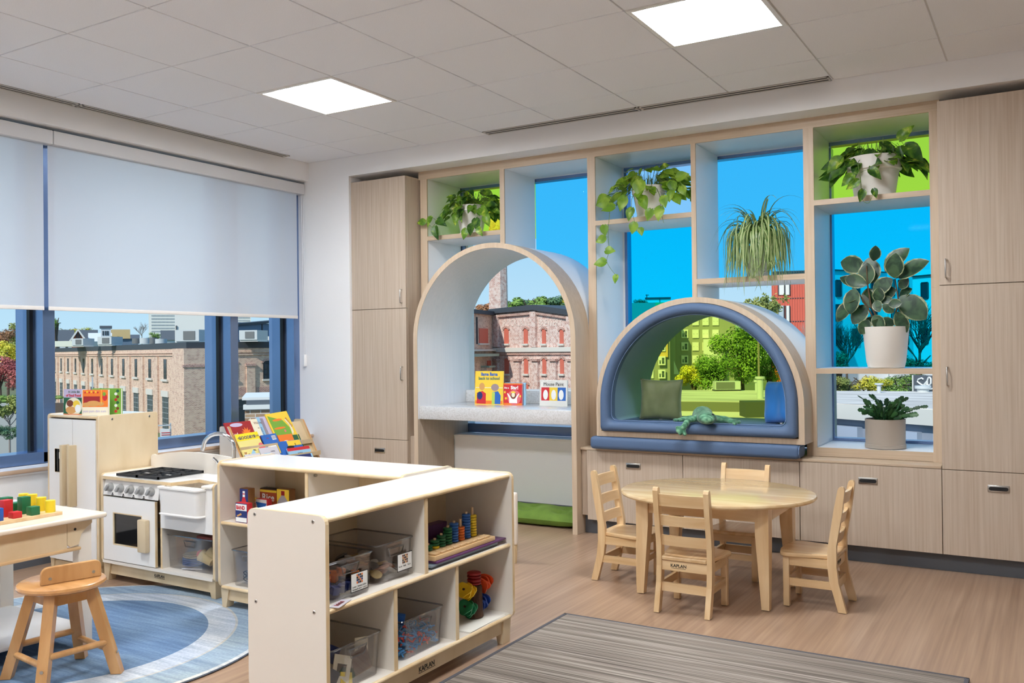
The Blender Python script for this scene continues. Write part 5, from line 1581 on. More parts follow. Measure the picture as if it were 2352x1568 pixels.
# local: head toward -y and slightly +x, z up
chain([((-.075, .235, .022), .020), ((-.06, .16, .045), .046), ((-.03, .05, .060), .068), ((.005, -.02, .056), .060), ((.035, -.075, .052), .052), ((.065, -.125, .050), .042)], 8)
b.ball((.060, -.130, .052), (.062, .058, .040), 16); b.ball((.075, -.165, .044), (.046, .036, .028), 14)
chain([((-.06, .19, .03), .024), ((-.075, .29, .018), .012), ((-.05, .34, .014), .007)], 6)
def toes(c, dirs, r, l):
    for d in dirs:
        d = Vector(d).normalized(); b.tube([Vector(c), Vector(c) + d * l * .5, Vector(c) + d * l], r, 8, taper=(.8, 1.0)); b.ball(Vector(c) + d * l, r * 1.15, 8)
chain([((-.03, -.04, .045), .026), ((-.075, -.095, .030), .022), ((-.090, -.135, -.010), .022)], 6)
toes((-.092, -.138, -.012), [(-1.2, .1, -.1), (-.6, -.15, -1.1), (.35, -.2, -1.2), (-1.2, -.15, -.75)], .0125, .042)
chain([((.05, -.02, .045), .026), ((.13, .005, .036), .028), ((.19, -.02, .026), .022)], 6)
toes((.19, -.02, .022), [(1, -.2, -.1), (1, .3, 0), (.7, -.9, -.2)], .0125, .038)
chain([((-.075, .12, .034), .028), ((-.14, .09, .028), .024), ((-.19, .06, .020), .018)], 6)
toes((-.19, .06, .018), [(-1, -.3, 0), (-1, .4, 0), (-.5, -1, 0)], .011, .034)
chain([((.0, .14, .034), .028), ((.07, .17, .026), .024), ((.12, .16, .018), .018)], 6)
toes((.12, .16, .018), [(1, -.3, 0), (1, .4, 0)], .011, .034)
bo = b.build('body', M_plush, lz)
rm = bo.modifiers.new('remesh', 'REMESH'); rm.mode = 'VOXEL'; rm.voxel_size = .0045; rm.use_smooth_shade = True
sm = bo.modifiers.new('smooth', 'SMOOTH'); sm.iterations = 6; sm.factor = .6
for x in (.030, .100):
    e = B().ball((x, -.148 + (.004 if x > .05 else 0), .074), (.0095, .0095, .008), 12).build('eye', M_black, lz)
# ================================================================ OUTSIDE
GZ0 = -4.6
class Face:
    """a facade: local x along it, local y into the building, z up; px() reads a photo direction on its plane"""
    def __init__(s, name, label, u0, d0, u1, d1, cat='building', group=None, z0=GZ0):
        if abs(d1 / d0 - 1) < .05:                       # square the facade to its own line of sight
            ta, tb = (u0 - CX) / FPX, (u1 - CX) / FPX; tm = (ta + tb) / 2; D0 = (d0 + d1) / 2 * (1 + tm * tm)
            d0, d1 = D0 / (1 + tm * ta), D0 / (1 + tm * tb)
        a, c = at(u0, 800, d0), at(u1, 800, d1)
        e = Vector((c.x - a.x, c.y - a.y, 0)); s.L = e.length; e.normalize()
        s.root = thing(name, label, cat, (a.x, a.y, 0), atan2(e.y, e.x), group)
        s.o, s.e, s.n = Vector((a.x, a.y, 0)), e, Vector((-e.y, e.x, 0))
    def px(s, u, v, y=0.0):
        w = at(u, v, 1.0) - CAM
        t = (s.n.dot(s.o) + y - s.n.dot(CAM)) / s.n.dot(w)
        p_ = CAM + w * t
        return (p_ - s.o).dot(s.e), p_.z
    def X(s, u, v=800): return s.px(u, v)[0]
    def Z(s, u, v): return s.px(u, v)[1]
    def box(s, name, m, x0, x1, y0, y1, z0, z1, parent=None):
        return B().box(x0, x1, y0, y1, z0, z1).build(name, m, parent or s.root, smooth=False)

def brick(name, a, b_, c, sc=3.0, mortar=(.74, .68, .62, 1), mix=.5, ns=3.5):
    m = bpy.data.materials.new(name); m.use_nodes = True
    nt = m.node_tree; bs = nt.nodes['Principled BSDF']; bs.inputs['Roughness'].default_value = .9; bs.inputs['Specular IOR Level'].default_value = .2
    tc = nt.nodes.new('ShaderNodeTexCoord'); sp = nt.nodes.new('ShaderNodeSeparateXYZ'); nt.links.new(tc.outputs['Object'], sp.inputs[0])
    ad = nt.nodes.new('ShaderNodeMath'); ad.operation = 'ADD'; nt.links.new(sp.outputs[0], ad.inputs[0]); nt.links.new(sp.outputs[1], ad.inputs[1])
    cb_ = nt.nodes.new('ShaderNodeCombineXYZ'); nt.links.new(ad.outputs[0], cb_.inputs[0]); nt.links.new(sp.outputs[2], cb_.inputs[1])
    br = nt.nodes.new('ShaderNodeTexBrick'); br.inputs['Scale'].default_value = sc
    br.inputs['Color1'].default_value = a; br.inputs['Color2'].default_value = b_; br.inputs['Mortar'].default_value = mortar
    br.inputs['Mortar Size'].default_value = .022; br.inputs['Bias'].default_value = -.1
    br.inputs['Brick Width'].default_value = .55; br.inputs['Row Height'].default_value = .21
    nt.links.new(cb_.outputs[0], br.inputs['Vector'])
    no = nt.nodes.new('ShaderNodeTexNoise'); no.inputs['Scale'].default_value = ns; no.inputs['Detail'].default_value = 8; nt.links.new(tc.outputs['Object'], no.inputs['Vector'])
    cr = nt.nodes.new('ShaderNodeValToRGB'); cr.color_ramp.elements[0].position = .40; cr.color_ramp.elements[1].position = .60
    nt.links.new(no.outputs['Fac'], cr.inputs[0])
    mx = nt.nodes.new('ShaderNodeMix'); mx.data_type = 'RGBA'
    mu = nt.nodes.new('ShaderNodeMath'); mu.operation = 'MULTIPLY'; mu.inputs[1].default_value = mix
    nt.links.new(cr.outputs[0], mu.inputs[0]); nt.links.new(mu.outputs[0], mx.inputs[0])
    nt.links.new(br.outputs['Color'], mx.inputs[6]); mx.inputs[7].default_value = c
    nt.links.new(mx.outputs[2], bs.inputs['Base Color'])
    return m
K_tan = brick('brick_tan', rgb(216, 176, 150), rgb(172, 126, 106), rgb(230, 204, 180), mix=.6)
K_pink = brick('brick_weathered', rgb(204, 156, 142), rgb(168, 116, 104), rgb(232, 214, 204), mix=.7, ns=5.5)
K_red = brick('brick_red', rgb(176, 122, 106), rgb(142, 94, 82), rgb(206, 172, 158), mix=.5, ns=5)
K_near = brick('brick_near', rgb(186, 152, 120), rgb(156, 116, 88), rgb(196, 168, 138), sc=1.6, mix=.3)
O_dark, O_glass = plain('roof_edge_dark', 64, 68, 74, .6), mat('far_glass', rgb(52, 62, 70), .12)
O_white, O_stone = plain('exterior_white', 232, 230, 224, .7), plain('stone_sill', 214, 208, 198, .8)
O_shut, O_grey, O_hvac, O_hvd = plain('red_shutter', 206, 108, 88, .7), plain('roof_grey', 92, 98, 106, .8), plain('hvac_grey', 196, 200, 200, .5), plain('hvac_grille', 110, 112, 112, .6)
O_blue, O_tanroof, O_wclap = plain('blue_grey_siding', 104, 124, 146, .7), plain('tan_roof', 176, 152, 104, .8), plain('clapboard_white', 222, 226, 230, .7)
O_roof = mat('flat_roof', rgb(226, 216, 204), .85, col2=rgb(186, 176, 164), scale=(.35, 1.6, 1), detail=6, contrast=(.42, .68))
O_metal = mat('grey_cladding', rgb(150, 160, 178), .6, col2=rgb(132, 142, 160), scale=(.4, .4, .4))
O_green_wall, O_yel_wall = plain('olive_wall', 158, 160, 142, .8), plain('ochre_wall', 226, 186, 106, .8)
O_redclad, O_rust = mat('red_cladding', rgb(214, 104, 84), .7, col2=rgb(204, 94, 76), scale=(14, 14, .2)), plain('orange_cladding', 222, 96, 40, .7)
O_asph, O_grass = mat('asphalt', rgb(92, 96, 104), .9, col2=rgb(74, 78, 88), scale=(.3, .3, .3)), mat('ground_green', rgb(96, 112, 66), .95, col2=rgb(122, 122, 84), scale=(.06, .06, .06))

g = struct(B().box(-420, 300, -60, 460, GZ0 - 3, GZ0).build('street_ground', O_grass, smooth=False)); g['kind'] = 'structure'
g = B().box(-70, -6, -20, 30, GZ0, GZ0 + .02).build('parking_lot', O_asph, smooth=False); struct(g)

# ---- leaves: one crown mesh per look
def crown_mesh(name, m, n, seed, leaf=.30, blobs=9, squash=.8, twigs=0):
    """unit crown (radius about 1): clumps of small leaf cards around branch blobs"""
    rr = random.Random(seed); b = B()
    cs = [(Vector((rr.uniform(-.62, .62), rr.uniform(-.62, .62), rr.uniform(-.5, .6))), rr.uniform(.28, .46)) for _ in range(blobs)]
    cs.append((Vector((0, 0, 0)), .55))
    for k in range(n):
        c, r = cs[rr.randrange(len(cs))]
        d = Vector((rr.gauss(0, 1), rr.gauss(0, 1), rr.gauss(0, 1))).normalized() * r * (rr.random() ** .35)
        p_ = c + d; p_.z *= squash
        nrm = (d.normalized() + Vector((rr.uniform(-.6, .6), rr.uniform(-.6, .6), rr.uniform(-.2, .9)))).normalized()
        a = nrm.orthogonal().normalized(); a = Matrix.Rotation(rr.uniform(0, 6.28), 3, nrm) @ a; q = nrm.cross(a)
        s = leaf * rr.uniform(.55, 1.1) * .16
        b.add([p_ - a * s, p_ + q * s * .55, p_ + a * s, p_ - q * s * .55], [(0, 1, 2, 3)])
    return b.mesh(name, m, smooth=False)
def leafmat(name, c1, c2, sc=1.4):
    m = mat(name, c1, .75, col2=c2, scale=(sc, sc, sc), detail=3, contrast=(.4, .62), spec=.25)
    return m
F_gr = leafmat('foliage_green', rgb(146, 178, 88), rgb(104, 138, 62)); F_yl = leafmat('foliage_yellow', rgb(240, 222, 84), rgb(194, 194, 70))
F_ol = leafmat('foliage_olive', rgb(170, 172, 96), rgb(124, 138, 72)); F_rd = leafmat('foliage_red', rgb(206, 120, 112), rgb(160, 84, 84))
F_or = leafmat('foliage_rust', rgb(190, 132, 92), rgb(148, 110, 78)); F_dk = leafmat('foliage_dark', rgb(104, 138, 98), rgb(74, 104, 74))
T_bark = plain('tree_bark', 92, 80, 70, .9); T_pale = plain('pale_bark', 150, 138, 128, .9)
CM = {}
def tree(name, label, u, vt, vb, d, wpx, m, group, dens=2600, leaf=.42, ground=None, trunk=True, seed=None, squash=1.0):
    """tree whose crown spans photo rows vt..vb and wpx wide at distance d"""
    key = (m.name, dens, leaf)
    if key not in CM: CM[key] = [crown_mesh('crown', m, dens, k * 7 + len(CM), leaf) for k in range(2)]
    c = at(u, (vt + vb) / 2, d); rx = wpx * d / FPX / 2 / .92; rz = abs(vb - vt) * d / FPX / 2 / .88
    t = thing(name, label, 'tree', (c.x, c.y, GZ0), random.uniform(0, 3) if wpx < 90 else random.uniform(-.3, .3), group)
    o = piece(random.choice(CM[key]), 'crown', t, (0, 0, c.z - GZ0), scale=(rx, rx, rz)); o['kind'] = 'stuff'
    if trunk:
        h = c.z - GZ0; b = B(); rr = random.Random(int(u))
        b.tube([(0, 0, 0), (.02 * h, 0, h * .5), (0, 0, h)], max(.10, h * .028), 7, taper=(1, .5))
        for k in range(5):
            a = rr.uniform(0, 6.28); b.tube([(0, 0, h * .72 + rz * .08 * k), (rx * .30 * cos(a), rx * .30 * sin(a), h + rz * .1), (rx * .6 * cos(a), rx * .6 * sin(a), h + rz * (.1 + .12 * k))], max(.05, h * .012), 5, taper=(1, .4))
        b.build('trunk', T_bark, t)
    return t
def bare_tree(name, label, u, vt, vb, d, wpx, group, m=T_pale, seed=1, leaves=None, n0=6, zb=None):
    rr = random.Random(seed); top = at(u, vt, d); bot = at(u, vb, d); H_ = top.z - bot.z; W_ = wpx * d / FPX / 2
    t = thing(name, label, 'tree', (bot.x, bot.y, GZ0 if zb is None else zb), 0, group)
    base = bot.z - t.location.z; b = B(); lv = B()
    b.tube([(0, 0, 0), (0, 0, max(.05, base)), (.02 * W_, 0, base + H_ * .3)], max(.05, H_ * .028), 6, taper=(1, .6))
    def br(p_, dr, l, r, lev):
        q = p_ + dr * l * .5 + Vector((rr.uniform(-1, 1), rr.uniform(-1, 1), 0)) * l * .06; e = p_ + dr * l + Vector((0, 0, l * .08))
        b.tube([p_, q, e], r, 4, taper=(1, .5))
        if leaves is not None and lev < 2:
            for k in range(5 if lev else 10):
                c = e + Vector((rr.gauss(0, 1), rr.gauss(0, 1), rr.gauss(0, 1))) * l * .28; s = .05 + .012 * H_
                a = Vector((rr.gauss(0, 1), rr.gauss(0, 1), rr.gauss(0, 1))).normalized(); w = a.orthogonal().normalized()
                lv.add([c - a * s, c + w * s * .5, c + a * s, c - w * s * .5], [(0, 1, 2, 3)])
        if lev > 0:
            for k in range(4):
                nd = (dr + Vector((rr.uniform(-.9, .9), rr.uniform(-.9, .9), rr.uniform(-.1, .7)))).normalized()
                br(p_ + (e - p_) * rr.uniform(.35, 1.0), nd, l * rr.uniform(.5, .72), r * .55, lev - 1)
    for k in range(n0):
        a = 2 * pi * k / n0 + rr.uniform(-.3, .3)
        br(Vector((0, 0, base + H_ * rr.uniform(.08, .35))), Vector((cos(a) * W_ * .9, sin(a) * W_ * .9, H_ * .55)).normalized(), H_ * .38, H_ * .014, 3)
    o = b.build('branches', m, t, smooth=False); o['kind'] = 'stuff'
    if leaves is not None:
        o = lv.build('foliage', leaves, t, smooth=False); o['kind'] = 'stuff'
    return t

# ---------------------------------------------------------------- brick warehouse at the corner
c0 = at(428, 800, 60.6)
wh = thing('brick_warehouse', 'long tan brick warehouse with two rows of windows outside the left window', 'building', (c0.x, c0.y, GZ0), atan2(.9165, .3983))
Wt = 1.72 - GZ0
def wz(z): return z - GZ0
wall_o = B().box(0, 14, 0, 66, 0, wz(1.62)).build('brick_wall', K_tan, wh, smooth=False)
B().box(-.02, 14.05, -.05, 66.1, wz(1.62), wz(2.05)).build('roof_edge', O_dark, wh, smooth=False)
for z in (1.30, 1.12):
    B().box(-.09, 14.05, -.09, 66, wz(z), wz(z) + .07).build('brick_course', K_tan, wh, smooth=False)
B().box(-.24, 2.0, -.24, 2.6, 0, wz(1.62)).build('corner_pier', K_tan, wh, smooth=False)
B().box(-.30, 2.1, -.30, .01, wz(.35), wz(.52)).build('pier_cap', K_red, wh, smooth=False)
PIT = 4.5
me_cache = {}
def bay(y, k):
    if 'up' not in me_cache:
        me_cache['up'] = B().box(-.02, .03, -.36, .36, 0, 1.44).mesh('window', O_glass, smooth=False)
        bb_ = B()
        for z in (.36, .72, 1.08): bb_.box(-.035, -.02, -.36, .36, z - .02, z + .02)
        for yy in (-.36, 0, .36): bb_.box(-.035, -.02, yy - .02, yy + .02, 0, 1.44)
        me_cache['upb'] = bb_.mesh('glazing_bar', plain('dark_bar', 84, 76, 70), smooth=False)
        me_cache['sill'] = B().box(-.14, 0, -.85, .85, -.16, 0).mesh('sill', O_stone, smooth=False)
        me_cache['lint'] = B().box(-.10, 0, -.95, .95, 0, .44).mesh('lintel', O_stone, smooth=False)
        me_cache['lo'] = B().box(-.02, .03, -.80, .80, 0, 2.35).mesh('window', O_glass, smooth=False)
        bb_ = B()
        for j in range(7): bb_.box(-.035, -.02, -.8, .8, .39 * j - .02, .39 * j + .02)
        for j in range(6): bb_.box(-.035, -.02, -.8 + .32 * j - .02, -.8 + .32 * j + .02, 0, 2.35)
        me_cache['lob'] = bb_.mesh('glazing_bar', plain('pale_bar', 150, 156, 158), smooth=False)
        me_cache['pil'] = B().box(-.13, 0, -.45, .45, 0, wz(1.05)).mesh('pilaster', K_tan, smooth=False)
    w_ = piece(me_cache['up'], 'window', wh, (0, y, wz(-.56))); piece(me_cache['upb'], 'glazing_bar', w_)
    piece(me_cache['sill'], 'sill', wh, (0, y, wz(-.58)))
    w_ = piece(me_cache['lo'], 'window', wh, (0, y, wz(-4.2))); piece(me_cache['lob'], 'glazing_bar', w_)
    piece(me_cache['lint'], 'lintel', wh, (0, y, wz(-1.86))); piece(me_cache['sill'], 'sill', wh, (0, y, wz(-4.22)))
    piece(me_cache['pil'], 'pilaster', wh, (0, y + PIT / 2, 0))
for k in range(13): bay(5.45 + k * PIT, k)
# narrower brick face seen to the right of the corner
def arch_win(x):
    poly = [(x - .42, 0), (x + .42, 0), (x + .42, 1.15)] + arc(x, 1.15, .42, 0, 180, 8, .16)[1:] + []
    P_ = [(q[0], q[1] + wz(-.60)) for q in poly]
    w_ = B().prism(P_, 'y', -.03, .04).build('window', O_glass, wh, smooth=False)
    b = B()
    for dx in (-.42, -.14, .14, .42): b.box(x + dx - .02, x + dx + .02, -.05, -.03, wz(-.60), wz(.56))
    for z in (0, .35, .72, 1.15): b.box(x - .42, x + .42, -.05, -.03, wz(-.60) + z - .025, wz(-.60) + z + .025)
    b.build('glazing_bar', plain('dark_bar2', 40, 44, 46), w_, smooth=False)
    B().strip(arc(x, wz(.55), .42, 180, 0, 10, .16), arc(x, wz(.55), .56, 180, 0, 10, .30), 'y', -.06, .0).build('brick_arch', K_red, wh, smooth=False)
    B().box(x - .5, x + .5, -.12, 0, wz(-.74), wz(-.60)).build('sill', O_stone, wh, smooth=False)
for k, x in enumerate((3.05, 5.75, 8.45, 11.15)):
    arch_win(x)
    B().box(x + 1.05, x + 1.65, -.14, 0, 0, wz(.45)).build('pilaster', K_tan, wh, smooth=False)
    B().box(x + .98, x + 1.72, -.20, 0, wz(.35), wz(.50)).build('pier_cap', K_red, wh, smooth=False)
    B().box(x - .95, x + 1.05, -.02, .001, wz(-1.75), wz(-1.15)).build('brick_band', K_red, wh, smooth=False)
    w_ = B().box(x - .95, x + 1.0, -.03, .02, wz(-4.2), wz(-1.98)).build('window', O_glass, wh, smooth=False)
    b = B()
    for q in (-.95, -.3, .35, 1.0): b.box(x + q - .03, x + q + .03, -.05, -.03, wz(-4.2), wz(-1.98))
    b.box(x - .95, x + 1.0, -.05, -.03, wz(-2.55), wz(-2.49)); b.build('glazing_bar', O_dark, w_, smooth=False)
# rooftop units
def hvac(label, u, vt, vb, d, w, dp=1.6):
    c = at(u, vb, d); h = (vb - vt) * d / FPX
    t = thing('rooftop_unit', label, 'air conditioner', (c.x, c.y, c.z), radians(20), 'rooftop air conditioners')
    B().box(-w / 2, w / 2, 0, dp, .12, h).build('housing', O_hvac, t, smooth=False)
    B().box(-w * .16, w * .34, -.04, 0, .22, h - .1).build('grille', O_hvd, t, smooth=False)
    B().box(-w * .5, w * .5, .1, dp - .1, 0, .12).build('base', O_white, t, smooth=False)
hvac('rooftop unit nearest the red gabled house', 178, 777, 796, 82, 1.15)
hvac('rooftop unit below the white house with dormers', 240, 773, 794, 78, 1.35)
hvac('rooftop unit in front of the big white blank wall', 430, 757, 787, 66, 1.9)
hvac('rooftop unit seen through the narrow right pane', 570, 758, 784, 62, 1.35)
for k, (u, vt, d, w) in enumerate(((315, 777, 74, .8), (334, 776, 73, .9), (352, 775, 72, .6), (370, 778, 71, .9))):
    c = at(u, 789, d); h = (789 - vt) * d / FPX
    t = B().cyl((0, 0, 0), (0, 0, h), w / 2, n=14).build('roof_fan', O_hvac if k % 2 else O_hvd)
    t.location = c; tag(t, 'squat round roof fan behind the warehouse parapet', 'fan', 'roof fans on the warehouse')

# ---------------------------------------------------------------- houses on the hill, white tower, blank white block
def house(label, u0, u1, veave, vridge, vb, d, wall, roof, gable_front=False, wins=(), group=None, name='house'):
    f = Face(name, label, u0, d, u1, d * 1.02, group=group)
    L = f.L; ze, zr = f.Z((u0 + u1) / 2, veave), f.Z((u0 + u1) / 2, vridge)
    D = L * .8
    B().box(0, L, 0, D, GZ0, ze).build('wall', wall, f.root, smooth=False)
    if gable_front:
        B().prism([(-.2, ze), (L + .2, ze), (L / 2, zr)], 'y', .05, D).build('gable', wall, f.root, smooth=False)
        b = B()
        for s0, s1 in ((-.35, L / 2), (L + .35, L / 2)):
            b.add([(s0, -.3, ze - .1), (s1, -.3, zr + .1), (s1, D, zr + .1), (s0, D, ze - .1), (s0, -.3, ze + .1), (s1, -.3, zr + .32), (s1, D, zr + .32), (s0, D, ze + .1)], [(0, 1, 2, 3), (4, 7, 6, 5), (0, 4, 5, 1), (1, 5, 6, 2), (2, 6, 7, 3), (3, 7, 4, 0)])
        b.build('roof', roof, f.root, smooth=False, weld=True)
        b = B()
        b.add([(-.4, -.34, ze - .05), (-.1, -.34, ze - .05), (L / 2, -.34, zr), (L / 2, -.34, zr + .35)], [(0, 1, 2, 3)]).add([(L + .4, -.34, ze - .05), (L + .1, -.34, ze - .05), (L / 2, -.34, zr), (L / 2, -.34, zr + .35)], [(0, 3, 2, 1)])
        b.build('white_trim', O_white, f.root, smooth=False)
    else:
        B().prism([(-.3, ze - .1), (D + .3, ze - .1), (D / 2, zr)], 'x', -.2, L + .2).build('roof', roof, f.root, smooth=False)
    for (a, c, z0_, z1_) in wins:
        B().box(L * a, L * c, -.05, .05, ze - z0_, ze - z1_).build('window', O_glass, f.root, smooth=False)
    return f
house('white house with a dark grey roof, leftmost beyond the warehouse', 124, 168, 785, 757, 800, 130, O_wclap, O_grey, wins=((.12, .18, 1.6, .5), (.22, .28, 1.6, .5), (.6, .72, 1.4, .6)))
house('brick-red gabled house with white trim beyond the warehouse roof', 165, 194, 783, 760, 800, 122, plain('red_gable', 186, 112, 84, .8), O_grey, True, ((.36, .46, -.2, -1.4), (.54, .64, -.2, -1.4)))
house('wide dark roofed house between the red gable and the white house', 186, 222, 783, 757, 800, 134, O_wclap, O_grey)
house('tall white house with a flat dormer beyond the warehouse', 206, 254, 784, 764, 800, 124, O_wclap, O_wclap, wins=((.15, .2, 1.2, .4), (.35, .4, 1.0, .0), (.5, .55, 1.0, .0)))
f = Face('house', 'square white dormer block on top of the tall white house', 232, 121, 255, 122); z0_, z1_ = f.Z(243, 790), f.Z(243, 753)
f.box('wall', O_wclap, 0, f.L, 0, 3.5, z0_, z1_); f.box('roof', O_grey, -.15, f.L + .15, -.15, 3.7, z1_, z1_ + .3)
for a in (.15, .4, .62): f.box('window', O_glass, f.L * a, f.L * (a + .16), -.05, .05, z1_ - 1.0, z1_ - .4)
house('low tan roofed house right of the white house', 257, 296, 776, 756, 800, 128, O_blue, O_tanroof)
house('blue grey house half hidden left of the bare tree', 292, 318, 776, 768, 800, 140, O_blue, O_grey)
house('dark roofed house at the foot of the white tower', 372, 404, 779, 758, 800, 138, O_wclap, O_grey)
t = B().box(-3, 14, 0, 8, 0, .55).build('low_parapet', plain('pale_parapet', 214, 216, 200, .8)); c = at(121, 796, 88); t.location = (c.x, c.y, c.z); t.rotation_euler = (0, 0, atan2(.5163, .8563)); t.scale = (.14, 1, 1)
tag(t, 'low pale parapet wall behind the warehouse roof at far left', 'wall')
f = Face('office_tower', 'distant white office tower with rows of small windows', 342, 240, 408, 245)
zt = f.Z(375, 700); f.box('wall', O_white, 0, f.L, 0, 14, GZ0, zt)
b = B()
for r in range(12):
    zz = f.Z(375, 734 + 7.2 * (r - 3))
    for k in range(20): b.box(f.L * (.10 + .045 * k), f.L * (.10 + .045 * k + .028), -.05, .0, zz, zz + .42)
o = b.build('window', plain('tower_window', 150, 158, 166), f.root, smooth=False); o['kind'] = 'stuff'
f2 = Face('office_tower', 'distant white office tower seen in the narrow right pane', 545, 235, 577, 238)
f2.box('wall', O_white, 0, f2.L, 0, 14, GZ0, f2.Z(560, 700)); b = B()
for r in range(8):
    zz = f2.Z(560, 738 + 6.5 * (r - 3))
    for k in range(10): b.box(f2.L * (.05 + .09 * k), f2.L * (.05 + .09 * k + .055), -.05, .0, zz, zz + .42)
o = b.build('window', plain('tower_window', 150, 158, 166), f2.root, smooth=False); o['kind'] = 'stuff'
f = Face('white_block', 'big blank white building with one louvre, beyond the warehouse roof', 402, 95, 503, 97)
f.box('wall', plain('render_white', 238, 234, 224, .8), 0, f.L, 0, 10, GZ0, f.Z(450, 700))
for k in range(5): f.box('louvre', O_dark, f.X(404), f.X(407), -.12, 0, f.Z(405, 747) - .12 - k * .14, f.Z(405, 747) - .03 - k * .14)
f = Face('blue_grey_shed', 'long blue grey metal building with a sloping roof edge, right pane', 543, 72, 700, 82)
f.box('wall', O_blue, 0, f.L, 0, 1.2, GZ0, f.Z(620, 743)); b = B()
b.prism([(f.X(543), f.Z(543, 748)), (f.X(700), f.Z(700, 735)), (f.X(700), f.Z(700, 730)), (f.X(543), f.Z(543, 743))], 'y', -.2, 1.2).build('roof_edge', O_dark, f.root, smooth=False)
f.box('rib', O_dark, f.X(601), f.X(603), -.06, 0, GZ0, f.Z(602, 744))
f = Face('white_parapet', 'white parapet strip in front of the blue grey shed', 592, 63, 700, 66); f.box('wall', O_white, 0, f.L, 0, 1, f.Z(640, 786), f.Z(640, 772))
# near brick shed with white coping
f = Face('brick_shed', 'small near brick shed with white double coping, bottom right of the left window', 561, 30, 720, 31)
f.box('brick_wall', K_near, 0, f.L, 0, 4, GZ0, f.Z(640, 936)); f.box('coping', O_white, -.05, f.L, -.1, .4, f.Z(640, 938), f.Z(640, 928)); f.box('flashing', O_grey, .05, f.L, .02, 3.8, f.Z(640, 928), f.Z(640, 918)); f.box('upper_coping', O_white, -.1, f.L, .3, 4.2, f.Z(640, 918), f.Z(640, 912))
# street sign board and pole
f = Face('sign_board', 'white sign board with red lines near the warehouse corner', 366, 48, 392, 48.5, cat='sign')
f.box('board', O_white, 0, f.L, 0, .08, f.Z(380, 1003), f.Z(380, 985))
for k in range(2): f.box('red_line', C_red, f.L * .12, f.L * .9, -.02, 0, f.Z(380, 994 + 5 * k), f.Z(380, 992.5 + 5 * k))
f.box('post', O_hvac, f.L - .08, f.L, 0, .08, GZ0, f.Z(380, 972)); f.box('arm', O_hvac, -.1, f.L, 0, .08, f.Z(380, 978), f.Z(380, 975))
f = Face('street_pole', 'tall thin grey pole in front of the warehouse wall', 210, 46, 213.5, 46.02, cat='pole'); f.box('pole', O_hvac, 0, f.L, 0, f.L, GZ0, f.Z(211, 865))

# ---------------------------------------------------------------- trees in the left window
FG = 'autumn trees beyond the left window'
tree('hill_tree', 'rust brown tree on the hill, top of the far left pane', 28, 748, 800, 150, 110, F_or, FG, seed=1)
tree('hill_tree', 'green and brown tree crown behind the left mullion', 66, 735, 800, 150, 90, F_ol, FG)
tree('hill_tree', 'orange tinted tree at the left edge of the photo on the hill', -14, 752, 812, 140, 80, F_or, FG)
tree('hill_tree', 'yellow green tree halfway down the hill', 18, 770, 850, 105, 100, F_yl, FG)
tree('hill_tree', 'olive tree halfway down the hill beside the mullion', 58, 775, 850, 108, 80, F_ol, FG)
tree('red_maple', 'red maple at the left edge of the photo', 0, 808, 905, 70, 80, F_rd, FG)
tree('red_maple', 'red maple beside the left mullion', 58, 812, 905, 68, 84, F_rd, FG)
h_ = thing('hedge', 'clipped green hedge below the red maples', 'hedge', tuple(at(30, 916, 58)))
h_.location.z = GZ0; hm = crown_mesh('foliage', F_gr, 2400, 5, .5)
zz = at(30, 905, 58).z - GZ0
o = piece(hm, 'foliage', h_, (0, 0, zz - .45), (0, 0, atan2(.5163, .8563)), (4.2, .8, .55)); o['kind'] = 'stuff'
B().box(-3.6, 3.6, -.3, .3, 0, zz - .6).build('stem', T_bark, h_, smooth=False).rotation_euler = (0, 0, atan2(.5163, .8563))
bare_tree('young_tree', 'young thin leaved tree before the pale wall', 22, 912, 985, 40, 80, FG, leaves=F_ol, seed=5)
f = Face('pale_wall', 'pale low wall behind the young tree', -80, 50, 92, 52, cat='wall'); f.box('wall', plain('pale_concrete', 206, 202, 190, .8), 0, f.L, 0, .3, GZ0, f.Z(30, 925))
tree('street_shrub', 'dark shrub at the bottom of the far left pane', 40, 972, 1015, 34, 60, F_dk, FG, trunk=False)
tree('street_shrub', 'dark shrub at the left edge bottom of the pane', -6, 968, 1010, 34, 60, F_dk, FG, trunk=False)
tree('tall_tree', 'tall green tree just right of the left mullion', 128, 722, 765, 110, 36, F_gr, FG, dens=700)
tree('tall_tree', 'dark evergreen left of the white house', 122, 752, 800, 112, 18, F_dk, FG, dens=700)
tree('hill_tree', 'yellow treetops behind the grey roofs', 190, 748, 772, 170, 70, F_yl, FG, dens=1200)
tree('hill_tree', 'green treetops behind the leftmost roofs', 150, 750, 770, 170, 60, F_ol, FG, dens=1200)
bare_tree('bare_tree', 'bare grey tree between the houses and the tower', 326, 740, 776, 126, 40, FG, seed=8)
tree('garden_tree', 'small green tree at the foot of the white tower', 358, 758, 785, 120, 40, F_gr, FG, dens=900)
tree('garden_tree', 'small olive tree in front of the tan roof', 262, 768, 790, 100, 24, F_ol, FG, dens=700)

